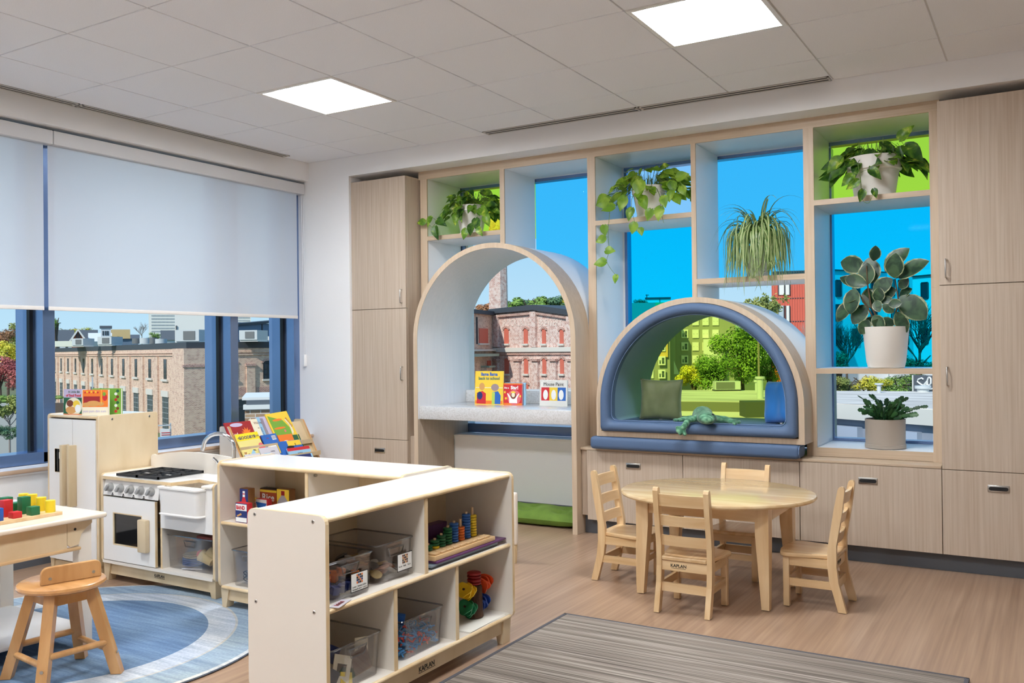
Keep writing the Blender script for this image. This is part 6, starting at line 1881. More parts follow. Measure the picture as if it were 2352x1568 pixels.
# ---------------------------------------------------------------- brewery in the tall arch
f = Face('brick_brewery', 'old red brick brewery with painted name and red shuttered windows', 1132, 52, 1330, 46)
R = f.root
zt = lambda u, v: f.Z(u, v)
x0, x1 = 0, f.L
pk = f.X(1232)
za, zp, zb_ = f.Z(1132, 721), f.Z(1232, 712), f.Z(1330, 726)
B().prism([(x0, GZ0), (x1, GZ0), (x1, zb_), (pk, zp), (x0, za)], 'y', 0, 3).build('brick_wall', K_pink, R, smooth=False)
B().prism([(x0 - .1, za), (pk, zp), (x1, zb_), (x1, zb_ + .28), (pk, zp + .30), (x0 - .1, za + .28)], 'y', -.25, 3.1).build('roof_edge', O_dark, R, smooth=False)
B().prism([(x0, za - .22), (pk, zp - .22), (x1, zb_ - .22), (x1, zb_ - .08), (pk, zp - .08), (x0, za - .08)], 'y', -.14, 0).build('brick_course', K_red, R, smooth=False)
zc0, zc1 = f.Z(1200, 808), f.Z(1200, 798)
B().box(x0, x1, -.18, 0, zc0, zc1).build('stone_band', O_stone, R, smooth=False)
B().box(x0, x1, -.10, 0, zc0 - .16, zc0).build('brick_course', K_red, R, smooth=False)
def pil(u0, u1, v0, v1, m=K_pink, y=-.16):
    B().box(f.X(u0), f.X(u1), y, 0, f.Z(u0, v1), f.Z(u0, v0)).build('pilaster', m, R, smooth=False)
pil(1133, 1148, 724, 797); pil(1222, 1235, 715, 797); pil(1306, 1318, 726, 797)
for u in (1133, 1184, 1226, 1268, 1308):
    pil(u, u + 13, 828, 960); B().box(f.X(u - 1.5), f.X(u + 15), -.26, 0, f.Z(u, 829), f.Z(u, 824)).build('pilaster_cap', K_red, R, smooth=False)
def shut(u0, u1, v0, v1):
    a, c = f.X(u0), f.X(u1); z0_, z1_ = f.Z(u0, v1), f.Z(u0, v0); w_ = (c - a) / 2; mx_ = (a + c) / 2
    B().prism([(a, z0_), (c, z0_), (c, z1_ - w_ * .5)] + arc(mx_, z1_ - w_ * .5, w_, 0, 180, 8, w_ * .5)[1:], 'y', -.03, .02).build('shutter', O_shut, R, smooth=False)
    B().box(a - .08, c + .08, -.12, 0, z0_ - .10, z0_).build('sill', O_stone, R, smooth=False)
    B().strip(arc(mx_, z1_ - w_ * .5, w_, 180, 0, 8, w_ * .5), arc(mx_, z1_ - w_ * .5, w_ + .12, 180, 0, 8, w_ * .5 + .12), 'y', -.07, 0).build('brick_arch', K_red, R, smooth=False)
for k, (u0, u1) in enumerate(((1159, 1169), (1204, 1213), (1246, 1254.5), (1286.5, 1295))):
    shut(u0, u1, 753 + k, 789); shut(u0, u1, 823, 858); shut(u0, u1, 880, 920)
for k, (w_, u) in enumerate((('ROCKLAND', 1157), ('BREWERY', 1238))):
    xx = f.X(u); zz = f.Z(u, 750)
    letters(w_, f.Z(u, 732) - f.Z(u, 750) + .12, plain('faded_paint', 226, 206, 194, .9), R, (xx, -.012, zz), UP, extrude=.008, sx=.80, space=1.05)
# lower wing left of the brewery, turned toward us
f3 = Face('brewery_wing', 'lighter brick wing with one big red shutter, left side of the arch view', 1060, 47, 1134, 51.9)
f3.box('brick_wall', K_tan, 0, f3.L, 0, 10, GZ0, f3.Z(1100, 721)); f3.box('roof_edge', O_dark, -.1, f3.L + .15, -.2, 10, f3.Z(1100, 721), f3.Z(1100, 712))
a, c = f3.X(1100), f3.X(1120); f3.box('shutter', O_shut, a, c, -.04, .02, f3.Z(1110, 788), f3.Z(1110, 754)); f3.box('sill', O_stone, a - .1, c + .1, -.1, 0, f3.Z(1110, 792), f3.Z(1110, 788))
f3.box('stone_band', O_stone, 0, f3.L, -.3, 0, f3.Z(1110, 806), f3.Z(1110, 802)); f3.box('copper_cornice', plain('copper_green', 150, 170, 156, .7), 0, f3.X(1120), -.7, 0, f3.Z(1110, 818), f3.Z(1110, 812))
f3.box('shutter', O_shut, f3.X(1118), f3.X(1126), -.04, .02, f3.Z(1120, 862), f3.Z(1120, 828))
f3.box('copper_cornice', plain('copper_green', 150, 170, 156, .7), f3.X(1104), f3.X(1119), -.5, 0, f3.Z(1110, 844), f3.Z(1110, 840)); f3.box('brick_pier', K_tan, f3.X(1104), f3.X(1116), -.35, 0, GZ0, f3.Z(1110, 842))
f3.box('downpipe', O_dark, f3.X(1094), f3.X(1095), -.08, 0, f3.Z(1095, 790), f3.Z(1095, 728))
c = at(1145, 712, 62); ct_ = at(1145, 560, 62)
ch_ = thing('chimney', 'tall octagonal brick chimney rising behind the brewery', 'chimney', (c.x, c.y, 0))
r0 = 47 * 62 / FPX / 2
B().cyl((0, 0, GZ0), (0, 0, ct_.z + 3), r0 * 1.04, r0 * .86, 8).build('stack', K_pink, ch_, smooth=False)
HG = 'wooded hill behind the brewery'
for k, (u, vt, w, m, lb) in enumerate(((1192, 690, 50, F_gr, 'green tree right of the chimney'), (1215, 692, 40, F_dk, 'blue green tree above the brewery gable'), (1248, 687, 60, F_gr, 'broad green tree over the gable end of the brewery'), (1282, 686, 60, F_dk, 'dark tree at the right of the wooded hill'), (1300, 696, 50, F_yl, 'yellowing tree at the right of the wooded hill'), (1322, 688, 50, F_gr, 'green tree behind the right edge of the arch'), (1108, 704, 46, F_or, 'rusty tree left of the chimney'))):
    tree('hill_tree', lb, u, vt - 14, vt + 46, 130, w * 1.45, m, HG, dens=3600, leaf=.6)

# ---------------------------------------------------------------- view in the blue and clear panes of the shelving
f = Face('office_block', 'flat-topped building with a mast seen through the deep blue pane', 1400, 118, 1542, 118)
f.box('wall', O_white, f.X(1483), f.L, 0, 12, GZ0, f.Z(1500, 686)); f.box('roof_edge', O_dark, f.X(1483), f.L, -.2, 12, f.Z(1500, 686), f.Z(1500, 683)); f.box('seam', O_dark, f.X(1516), f.X(1517), -.1, 0, GZ0, f.Z(1500, 686))
f.box('mast', O_dark, f.X(1486), f.X(1488), 0, .2, f.Z(1487, 686), f.Z(1487, 676)); f.box('mast_arm', O_dark, f.X(1484), f.X(1492), 0, .2, f.Z(1487, 678), f.Z(1487, 676.8))
f = Face('windowed_block', 'lower block with a band of top windows behind the deep blue pane', 1380, 92, 1560, 92)
f.box('wall', O_blue, 0, f.L, 0, 12, GZ0, f.Z(1470, 713)); f.box('cornice', O_white, 0, f.L, -.3, 12, f.Z(1470, 712), f.Z(1470, 705))
for k in range(8): f.box('window', O_white, f.X(1438 + 11 * k), f.X(1445 + 11 * k), -.4, -.28, f.Z(1470, 711), f.Z(1470, 706))
tree('far_tree', 'dark round tree beside the flat-topped building', 1472, 684, 712, 110, 34, F_dk, 'trees beyond the blue panes', dens=1500)
tree('far_tree', 'small dark tree at the left of the deep blue pane', 1452, 694, 712, 110, 22, F_dk, 'trees beyond the blue panes', dens=900)

# olive apartment block, two wings
f = Face('apartment_block', 'olive apartment block with white framed windows behind the arched seat', 1440, 66, 1700, 66)
f.box('wall', O_green_wall, f.X(1551), f.X(1690), 0, 3, GZ0, f.Z(1600, 700)); R = f.root
f.box('wall', O_green_wall, 0, f.X(1540), -3.5, 2, GZ0, f.Z(1500, 700)); f.box('ochre_bay', O_yel_wall, f.X(1510), f.X(1536), -3.7, -3.5, f.Z(1520, 828) + .3, f.Z(1520, 700)); f.box('corner_pier', plain('olive_pier', 170, 172, 150, .8), f.X(1540), f.X(1551), -1.2, 2, GZ0, f.Z(1545, 700))
def awin(u0, u1, v0, v1, y=-.02, two=False):
    a, z1_ = f.px(u0, v0); c, z0_ = f.px(u1, v1)
    w_ = B().box(a, c, y - .06, y + .02, z0_, z1_).build('window', O_white, R, smooth=False)
    q = .085
    if two:
        m_ = (a + c) / 2
        cells = [(a + q, m_ - q * 1.2, z0_ + .3, z1_ - .3), (m_ + q * 1.2, c - q, z0_ + .3, z1_ - .3)]
    else:
        k_ = a + (c - a) * .34
        cells = [(a + q, k_, z0_ + .34, z1_ - .34), (k_ + q * .8, c - q, z0_ + .34, z1_ - .34), (k_ + q, c - q, z1_ - .26, z1_ - .1), (a + q, k_, z0_ + .1, z0_ + .26), (k_ + q, c - q, z0_ + .1, z0_ + .26)]
    for cc in cells: B().box(cc[0], cc[1], y - .075, y - .06, cc[2], cc[3]).build('pane', plain('apartment_glass', 74, 92, 88, .2), w_, smooth=False)
for v in (728, 757, 786, 816):
    awin(1565, 1581, v, v + 19); awin(1590, 1605, v, v + 19, two=True); awin(1613, 1628, v, v + 19, two=True); awin(1636, 1651, v, v + 19, two=True)
for v in (787, 817, 846, 875):
    a = 3.5
    for u0, u1, tw in ((1514, 1530, False), (1490, 1504, True), (1466, 1482, False)): awin(u0 + 1, u1 + 1, v, v + 19, y=-3.72 if u0 > 1500 else -3.52, two=tw)
f.box('white_bay', O_white, f.X(1615), f.X(1660), -1.0, 0, GZ0, f.Z(1640, 779))
B().add([(f.X(1548), -2, GZ0 + 4), (f.X(1560), -2, GZ0 + 4), (f.X(1548), -2, GZ0 + 5)], [(0, 1, 2)]).build('gable_end', O_white, R, smooth=False)
# far white buildings behind the trees
f = Face('white_flats', 'white flats with dark windows behind the rubber plant', 1890, 70, 2060, 74)
f.box('wall', O_wclap, 0, f.X(2040), 0, 3, GZ0, f.Z(1960, 623)); f.box('roof_edge', O_dark, -.1, f.X(2040), -.2, 3, f.Z(1960, 623), f.Z(1960, 621))
def fw(f, u0, u1, v0, v1, m=O_glass, nm='window'):
    a, z1_ = f.px(u0, v0); c, z0_ = f.px(u1, v1); w_ = f.box(nm, m, a, c, -.08, .05, z0_, z1_)
    f.box('frame', O_dark, a - .06, a, -.12, .02, z0_, z1_, w_); f.box('frame', O_dark, c, c + .06, -.12, .02, z0_, z1_, w_); f.box('frame', O_dark, a, c, -.12, .02, z0_ - .06, z0_, w_); f.box('frame', O_dark, a, c, -.12, .02, z1_, z1_ + .06, w_)
for v in (644, 700, 756): fw(f, 1919, 1930, v, v + 36); fw(f, 1958, 1972, v, v + 36); fw(f, 2000, 2012, v, v + 36)
f = Face('white_flats', 'white flats on the right with a roof terrace, behind the rubber plant', 2098, 66, 2230, 62)
f.box('wall', O_wclap, 0, f.L, 0, 3, GZ0, f.Z(2150, 631)); f.box('roof_edge', O_dark, -.1, f.L, -.2, 3, f.Z(2150, 631), f.Z(2150, 629))
for v in (650, 754): fw(f, 2118, 2132, v, v + 34)
for v in (650, 702, 754): fw(f, 2160, 2174, v, v + 34)
f.box('roof_room', O_wclap, f.X(2108), f.X(2170), 1.5, 6, f.Z(2150, 631), f.Z(2150, 596))
f = Face('white_flats', 'narrow white link with slit windows between the two white flats', 2038, 74, 2099, 67)
f.box('wall', O_wclap, 0, f.L, 0, 8, GZ0, f.Z(2070, 627))
for v in (644, 700, 756):
    for u in (2050, 2066, 2082): fw(f, u, u + 6, v, v + 34)
f = Face('red_building', 'red clad building with paired windows right of the arched seat', 1774, 64, 1900, 66)
f.box('wall', O_redclad, 0, f.L, 0, 3, GZ0, f.Z(1810, 622))
for v in (625, 685, 738, 790): f.box('joint', O_dark, 0, f.L, -.04, .0, f.Z(1810, v) - .03, f.Z(1810, v) + .03)
for k in range(22): f.box('rib', O_redclad, f.L * k / 22, f.L * k / 22 + .05, -.05, 0, GZ0, f.Z(1810, 622))
def pw(u0, u1, v0, v1, m): 
    a, z1_ = f.px(u0, v0); c, z0_ = f.px(u1, v1); w_ = f.box('window', m, a, c, -.10, .05, z0_, z1_)
    f.box('frame', O_dark, a - .07, a, -.13, .02, z0_, z1_, w_); f.box('frame', O_dark, c, c + .07, -.13, .02, z0_, z1_, w_)
pw(1789, 1802, 640, 677, O_white); pw(1803, 1813, 650, 677, O_white); pw(1788, 1800, 702, 738, plain('blind_glass', 176, 190, 200, .3)); pw(1806, 1813, 702, 738, O_white)
f.box('spandrel', O_rust, 0, f.X(1792), -.2, 0, f.Z(1780, 905), f.Z(1780, 832))
# neighbouring flat roofs
def slab(name, label, pts, z, th, m, cat='roof'):
    t = B().prism([(p_[0], p_[1]) for p_ in pts], 'z', z - th, z).build(name, m, smooth=False); tag(t, label, cat); return t
def onz(u, v, z):
    w = at(u, v, 1.0) - CAM; t = (z - CAM.z) / w.z; return CAM + w * t
ZR = -.33
A_, B_, C_, D_ = onz(1380, 897, ZR), onz(2420, 900, ZR), onz(2420, 955, ZR), onz(1900, 925, ZR)
E_ = onz(1380, 921, ZR)
nb_ = thing('flat_roof_building', 'low neighbouring building with a pale patched flat roof', 'building', (0, 30, GZ0))
B().prism([(A_.x - 6, A_.y), (B_.x, B_.y), (C_.x, C_.y), (D_.x, D_.y), (E_.x - 6, E_.y)], 'z', ZR - .18, ZR).build('roof', O_roof, nb_, smooth=False, world=True)
B().prism([(A_.x - 5.9, A_.y - .1), (B_.x, B_.y - .1), (C_.x - .2, C_.y + .25), (D_.x, D_.y + .25), (E_.x - 5.9, E_.y + .25)], 'z', GZ0, ZR - .18).build('wall', O_metal, nb_, smooth=False, world=True)
dd = (C_ - D_); dd.z = 0; LL_ = dd.length; dd.normalize(); ang = atan2(dd.y, dd.x)
fas = B().box(-14, LL_, -.08, .10, ZR - .42, ZR - .02).build('fascia', plain('pale_fascia', 206, 204, 198, .8), nb_, smooth=False); fas.location = (D_.x - nb_.location.x, D_.y - nb_.location.y, -GZ0); fas.rotation_euler = (0, 0, ang)
for k in range(9):
    w_ = B().box(-.7, .7, -.04, .22, -1.9, -.95).build('cladding_panel', plain('cladding_pale', 168, 180, 200, .5), nb_, smooth=False)
    w_.location = (D_.x + dd.x * (.8 + 1.85 * k - 6) - nb_.location.x, D_.y + dd.y * (.8 + 1.85 * k - 6) - nb_.location.y, -GZ0); w_.rotation_euler = (0, 0, ang)
    w_ = B().box(-.5, .5, -.03, .22, -2.9, -2.1).build('basement_window', plain('brick_infill', 158, 140, 138, .8) if k % 2 else O_dark, nb_, smooth=False)
    w_.location = (D_.x + dd.x * (1.6 + 1.85 * k - 6) - nb_.location.x, D_.y + dd.y * (1.6 + 1.85 * k - 6) - nb_.location.y, -GZ0); w_.rotation_euler = (0, 0, ang)
# nearer lower roof under the padded seat view
ZL = -.62
a_, b_, c_, d_ = onz(1380, 937, ZL), onz(1880, 941, ZL), onz(1880, 1010, ZL), onz(1380, 1000, ZL)
n2 = thing('low_annex', 'lower pale roof of the annex just outside the arched seat', 'building', (0, 20, GZ0))
B().prism([(q.x, q.y) for q in (a_, b_, c_, d_)], 'z', ZL - .15, ZL).build('roof', plain('annex_roof', 236, 220, 206, .85), n2, smooth=False, world=True)
B().prism([(q.x, q.y) for q in (a_, b_, c_, d_)], 'z', GZ0, ZL - .15).build('wall', O_metal, n2, smooth=False, world=True)
B().prism([(E_.x - 4, E_.y - .2), (D_.x, D_.y - .1), (D_.x, D_.y + .1), (E_.x - 4, E_.y + .0)], 'z', ZL, ZR - .02).build('upstand', plain('upstand_shade', 112, 112, 96, .9), n2, smooth=False, world=True)  # dark colour paints the shadow band between the upper and lower roof
q = onz(1748, 956, ZL); t = B().box(-.5, .5, -.4, .4, 0, .42).build('roof_hatch', plain('hatch_dark', 70, 76, 60, .8)); t.location = q; t.rotation_euler = (0, 0, .5); tag(t, 'dark box hatch on the annex roof beside the blue pillow', 'hatch')
q = onz(1672, 897, ZR); t = thing('rooftop_unit', 'boxy air conditioner on the flat roof behind the arched seat', 'air conditioner', q, .5)
B().box(-.52, .42, -.25, .25, .05, .36).build('housing', O_hvac, t, smooth=False); B().box(-.48, .20, -.27, -.25, .08, .33).build('grille', O_hvd, t, smooth=False); B().box(-.55, .45, -.2, .2, 0, .05).build('base', O_dark, t, smooth=False)
for u, v, r, h in ((1746, 915, .10, .62), (1740, 900, .09, .36)):
    q = onz(u, v, ZR); t = B().cyl((0, 0, 0), (0, 0, h), r, n=14).cyl((0, 0, h), (0, 0, h + .07), r * 1.5, n=14).build('vent_pipe', O_hvac); t.location = q
    tag(t, 'tall capped vent pipe on the roof beside the blue pillow' if h > .5 else 'shorter vent pipe behind the tall one on the roof', 'vent')
q = onz(2019, 902, ZR); t = B().cyl((0, 0, 0), (0, 0, .28), .07, n=12).cyl((0, 0, .28), (0, 0, .33), .14, n=12).build('vent_pipe', O_hvac); t.location = q; tag(t, 'short round vent above the small cactus on the flat roof', 'vent')
q = onz(2120, 900, ZR); t = B().cyl((0, 0, 0), (0, 0, .12), .2, n=14).cyl((0, 0, .12), (0, 0, .22), .27, n=14).build('vent_pipe', O_hvac); t.location = q; tag(t, 'squat round vent in front of the graffiti board', 'vent')
f = Face('graffiti_board', 'grey board with white looping graffiti beyond the flat roof', 2097, 37, 2190, 35, cat='board')
f.box('board', O_grey, 0, f.L, 0, .1, f.Z(2130, 903), f.Z(2130, 862)); f.box('white_edge', O_white, -.06, 0, -.02, .12, f.Z(2130, 903), f.Z(2130, 862))
def gl(pts, closed=False):
    P3 = [f.px(u, v) for u, v in pts]
    B().tube([(q[0], -.02, q[1]) for q in P3], .035, 6, closed=closed).build('graffiti', C_white, f.root)
gl([(2122, 871), (2118, 868), (2110, 871), (2108, 876), (2114, 881), (2121, 885), (2121, 890), (2114, 891)]); gl([(2121, 886), (2126, 880), (2129, 876), (2131, 880), (2128, 886), (2124, 884), (2128, 880)])
gl([(2134, 866), (2131, 873), (2131, 882), (2135, 886), (2139, 880), (2139, 870), (2136, 866)], True); gl([(2128, 888), (2134, 893), (2142, 893), (2148, 889)]); gl([(2133, 889), (2131, 891), (2135, 893)])
RG = 'trees behind the flat roofs'
tree('leafy_tree', 'large green tree filling the right of the arched seat view', 1702, 728, 900, 46, 150, F_gr, RG, dens=9000, leaf=.26)
tree('leafy_tree', 'broad green tree in the middle of the arched seat view', 1648, 800, 905, 44, 130, F_gr, RG, dens=7000, leaf=.28)
tree('leafy_tree', 'yellow tree left of the green trees in the arched seat view', 1594, 822, 905, 45, 88, F_yl, RG, dens=6000, leaf=.30)
tree('leafy_tree', 'green tree behind the blue pillow', 1768, 800, 900, 47, 76, F_gr, RG, dens=5000, leaf=.3)
bare_tree('twiggy_tree', 'thin leaved treetop above the arched seat', 1742, 676, 790, 44, 90, RG, leaves=F_ol, seed=3, n0=7)
bare_tree('bare_tree', 'bare pale branches before the red building', 1842, 738, 860, 40, 90, RG, seed=12, n0=7)
bare_tree('bare_tree', 'bare branching tree left of the rubber plant pot', 1945, 726, 850, 42, 110, RG, m=T_bark, seed=21, n0=10)
bare_tree('bare_tree', 'bare branching tree right of the rubber plant pot', 2112, 690, 850, 40, 130, RG, m=T_bark, seed=33, n0=10)
for k, (u, vt, w, m, lb) in enumerate(((1938, 858, 80, F_ol, 'olive bush left, beyond the flat roof above the cactus'), (1996, 852, 90, F_yl, 'yellow bush in the middle, beyond the flat roof'), (2062, 856, 90, F_gr, 'green bush right of the yellow one, beyond the flat roof'), (2112, 850, 60, F_dk, 'dark bush beside the graffiti board'), (1925, 800, 70, F_dk, 'dark green crown low in the deep blue pane, left'), (2105, 806, 80, F_dk, 'dark green crown low in the deep blue pane, right'))):
    tree('garden_bush', lb, u, vt, vt + 60, 39, w * 1.15, m, RG, dens=4200, leaf=.32)
# ================================================================ POTTED PLANTS
def leafm(name, c1, c2, c3=None, sc=26, tr=.35):
    """leaf: mottled colour, light shines through a little"""
    m = bpy.data.materials.new(name); m.use_nodes = True
    nt = m.node_tree; bs = nt.nodes['Principled BSDF']; bs.inputs['Roughness'].default_value = .38
    tc = nt.nodes.new('ShaderNodeTexCoord'); no = nt.nodes.new('ShaderNodeTexNoise'); no.inputs['Scale'].default_value = sc; no.inputs['Detail'].default_value = 3; no.inputs['Distortion'].default_value = .6
    oi = nt.nodes.new('ShaderNodeObjectInfo'); ad = nt.nodes.new('ShaderNodeVectorMath'); ad.operation = 'ADD'
    nt.links.new(tc.outputs['Object'], ad.inputs[0]); nt.links.new(oi.outputs['Location'], ad.inputs[1]); nt.links.new(ad.outputs[0], no.inputs['Vector'])
    cr = nt.nodes.new('ShaderNodeValToRGB'); e = cr.color_ramp.elements
    e[0].position, e[0].color = .42, c1; e[1].position, e[1].color = .60, c2
    if c3: q = e.new(.70); q.color = c3
    nt.links.new(no.outputs['Fac'], cr.inputs[0]); nt.links.new(cr.outputs[0], bs.inputs['Base Color'])
    tl = nt.nodes.new('ShaderNodeBsdfTranslucent'); nt.links.new(cr.outputs[0], tl.inputs[0])
    mx = nt.nodes.new('ShaderNodeMixShader'); mx.inputs[0].default_value = tr; out = nt.nodes['Material Output']
    nt.links.new(bs.outputs[0], mx.inputs[1]); nt.links.new(tl.outputs[0], mx.inputs[2]); nt.links.new(mx.outputs[0], out.inputs[0])
    return m
L_poth = leafm('pothos_leaf', rgb(84, 130, 36), rgb(136, 176, 50), rgb(206, 216, 92))
L_dark = leafm('pothos_leaf_dark', rgb(38, 82, 26), rgb(84, 128, 38), rgb(150, 178, 60))
L_lime = leafm('lime_leaf', rgb(112, 156, 40), rgb(150, 186, 56), rgb(184, 208, 90), sc=12)
L_rub = leafm('rubber_leaf', rgb(34, 62, 44), rgb(66, 96, 64), sc=16, tr=.15)
L_rubedge = leafm('rubber_leaf_margin', rgb(182, 184, 146), rgb(120, 138, 92), sc=34, tr=.2)
L_cact = leafm('cactus_leaf', rgb(34, 78, 44), rgb(62, 108, 58), sc=20, tr=.15)
L_spid = leafm('spider_leaf', rgb(88, 126, 64), rgb(122, 156, 84), sc=10, tr=.3)
L_spid2 = leafm('spider_leaf_pale', rgb(190, 200, 140), rgb(208, 214, 164), sc=10, tr=.3)
S_green = plain('stem_green', 96, 122, 50, .5); S_brown = plain('stem_brown', 92, 70, 44, .6); P_soil = mat('potting_soil', rgb(62, 46, 36), .95, col2=rgb(40, 30, 24), scale=(60, 60, 60))
P_pot = plain('white_pot', 226, 222, 214, .45); P_grey = plain('taupe_pot', 172, 162, 150, .55); P_saucer = plain('white_saucer', 226, 220, 208, .5)

def heart(L, W, fold=.22, droop=.25, seed=0):
    """heart-shaped leaf, base at the origin, tip along +y, face up +z"""
    rr = random.Random(seed); rows = [(-.10, .30), (.02, .66), (.16, .92), (.34, 1.0), (.54, .84), (.72, .56), (.87, .27), (1.0, .02)]
    vs = []; fs = []
    for t_, w_ in rows:
        z0_ = -droop * L * max(0, t_) ** 2
        mid = .02 if t_ > 0 else .10
        for s in (-1, -.5, 0, .5, 1):
            x = s * w_ * W / 2; y = t_ * L + (mid * L if s == 0 and t_ < .05 else 0)
            vs.append((x, y, z0_ + fold * abs(s) * w_ * W / 2 + .02 * L * sin(5 * t_ + s * 2 + seed)))
    for j in range(len(rows) - 1):
        for i in range(4): fs.append((j * 5 + i, j * 5 + i + 1, (j + 1) * 5 + i + 1, (j + 1) * 5 + i))
    return B().add(vs, fs)
def oval(L, W, m1, m2, fold=.12, droop=.12, name='leaf', seed=0):
    rows = [(0, .05), (.10, .46), (.26, .84), (.46, 1.0), (.66, .92), (.82, .66), (.93, .34), (1.0, .03)]; cols = (-1, -.86, 0, .86, 1)
    vs = []; fs = []; mi = []
    for t_, w_ in rows:
        for s in cols: vs.append((s * w_ * W / 2 * (1 + (.05 * sin(9 * t_ + seed) if abs(s) == .86 else 0)), t_ * L, -droop * L * t_ * t_ + fold * abs(s) * w_ * W / 2))
    b = B(); b.v = vs
    for j in range(len(rows) - 1):
        for i in range(4):
            b.f.append((j * 5 + i, j * 5 + i + 1, (j + 1) * 5 + i + 1, (j + 1) * 5 + i)); b.m.append(1 if i in (0, 3) else 0)
    return b.mesh(name, [m1, m2])
def orient(d, up=(0, -.5, 1), roll=0.0):
    d = Vector(d).normalized(); up = Vector(up)
    x = d.cross(up)
    x = x.normalized() if x.length > 1e-4 else d.orthogonal().normalized()
    z = x.cross(d)
    M3 = Matrix((x, d, z)).transposed()
    return (M3 @ Matrix.Rotation(roll, 3, 'Y')).to_euler()
def pot(t, prof, m, soil_r, soil_z, name='pot'):
    B().lathe(prof, n=40).build(name, m, t)
    B().lathe([(0, soil_z - .01), (soil_r, soil_z - .01), (soil_r, soil_z), (0, soil_z + .006)], n=24).build('soil', P_soil, t)
def stem(t, pts, r=.0022, m=None):
    B().tube(pts, r, 5, taper=(1, .7)).build('stem', m or S_green, t)

def pothos(label, loc, prof, rim_r, rim_z, meshes, n, spread, up, seed, vines, zmin=-.05, ywin=.2):
    t = thing('pothos_plant', label, 'plant', loc)
    pot(t, prof, P_pot, rim_r * .90, rim_z - .02)
    rr = random.Random(seed); st_ = B()
    for k in range(n):
        a = rr.uniform(0, 2 * pi); r0 = rim_r * .7 * sqrt(rr.random())
        R_ = spread * rr.uniform(.35, 1.0); hz = up * rr.uniform(.15, 1.0) * (1.15 - .75 * R_ / spread)
        dx, dy = cos(a), sin(a) * .62
        base = Vector((r0 * cos(a), r0 * sin(a), rim_z - .012))
        tip = Vector((R_ * dx, R_ * dy, rim_z + hz - .10 * (R_ / spread) ** 2))
        if loc[1] + tip.y > YB - .05: tip.y = YB - .05 - loc[1]
        mid = (base + tip) / 2 + Vector((0, 0, .06 + .04 * rr.random()))
        pts = [base, base.lerp(mid, .55) + Vector((0, 0, .012)), mid, tip]
        st_.tube(pts, .0019, 4, taper=(1, .6))
        d = Vector((dx + rr.uniform(-.4, .4), dy + rr.uniform(-.4, .3), rr.uniform(-.9, .15)))
        s = rr.uniform(.72, 1.12)
        o = piece(rr.choice(meshes), 'leaf', t, tip, orient(d, (rr.uniform(-.3, .3), -.7, .8), rr.uniform(-.5, .5)), (s, s, s))
    for vine in vines:
        pts = [Vector((x - loc[0], y - loc[1], z - loc[2])) for x, y, z in vine[0]]
        # smooth the run
        sp = []
        for i in range(len(pts) - 1):
            p0, p1, p2, p3 = pts[max(0, i - 1)], pts[i], pts[i + 1], pts[min(len(pts) - 1, i + 2)]
            for q in range(5):
                u = q / 5; sp.append(.5 * ((2 * p1) + (p2 - p0) * u + (2 * p0 - 5 * p1 + 4 * p2 - p3) * u * u + (3 * p1 - p0 - 3 * p2 + p3) * u ** 3))
        sp.append(pts[-1]); st_.tube(sp, .0022, 5, taper=(1.1, .6))
        for (x, y, z, dx, dz, s) in vine[1]:
            q = Vector((x - loc[0], y - loc[1], z - loc[2])); near = min(sp, key=lambda p_: (p_ - q).length)
            st_.tube([near, (near + q) / 2 + Vector((0, -.004, .004)), q], .0015, 4)
            piece(rr.choice(meshes), 'leaf', t, q, orient((dx, -.25, dz), (.1, -1, .25), rr.uniform(-.3, .3)), (s, s, s))
    st_.build('stems', S_green, t)['kind'] = 'stuff'
    return t
H1 = [heart(.085, .062, seed=k, fold=.25 + .1 * k, droop=.2 + .1 * k).mesh('leaf', m) for k, m in enumerate((L_poth, L_poth, L_dark, L_poth))]
H2 = [heart(.082, .068, seed=k + 5, fold=.2, droop=.2).mesh('leaf', m) for k, m in enumerate((L_lime, L_lime, L_poth, L_lime))]
H3 = [heart(.105, .074, seed=k + 9, fold=.3, droop=.3).mesh('leaf', m) for k, m in enumerate((L_dark, L_poth, L_dark, L_dark))]
bell = lambda h, r0, r1, lip: [(r0 * .96, 0), (r0 * 1.06, .004), (r0 * 1.06, .016), (r0, .018), (r0 + (r1 - r0) * .78, h * .78), (r1 * lip, h * .785), (r1 * lip * 1.02, h), (r1 * .93, h), (r1 * .90, h * .9), (r1 * .85, h * .86), (0, h * .86)]
Yp = .33
pothos('variegated pothos in a white pot on the top left shelf', (1.455, Yp, 2.1875), bell(.225, .088, .128, 1.0), .120, .205, H1, 105, .27, .20, 11,
       [([(1.40, .30, 2.40), (1.30, .16, 2.36), (1.24, .15, 2.28), (1.20, .15, 2.25)], [(1.14, .15, 2.30, -1, -.1, .95), (1.26, .14, 2.30, 1, -.5, 1.1), (1.24, .14, 2.25, .2, -1, 1.2), (1.20, .15, 2.33, -.5, -.8, 1.0)]),
        ([(1.54, .30, 2.41), (1.60, .17, 2.38), (1.62, .16, 2.28), (1.585, .15, 2.19), (1.60, .15, 2.155)], [(1.66, .15, 2.36, .8, -.8, 1.2), (1.70, .15, 2.30, .5, -1, 1.1), (1.62, .14, 2.28, .3, -1, 1.15), (1.585, .14, 2.24, -.2, -1, 1.0), (1.64, .14, 2.21, .5, -.8, .9), (1.53, .14, 2.21, -.2, -1, 1.0)]),
        ([(1.46, .28, 2.40), (1.46, .20, 2.36)], [(1.48, .18, 2.355, -.8, -.5, 1.0)])])
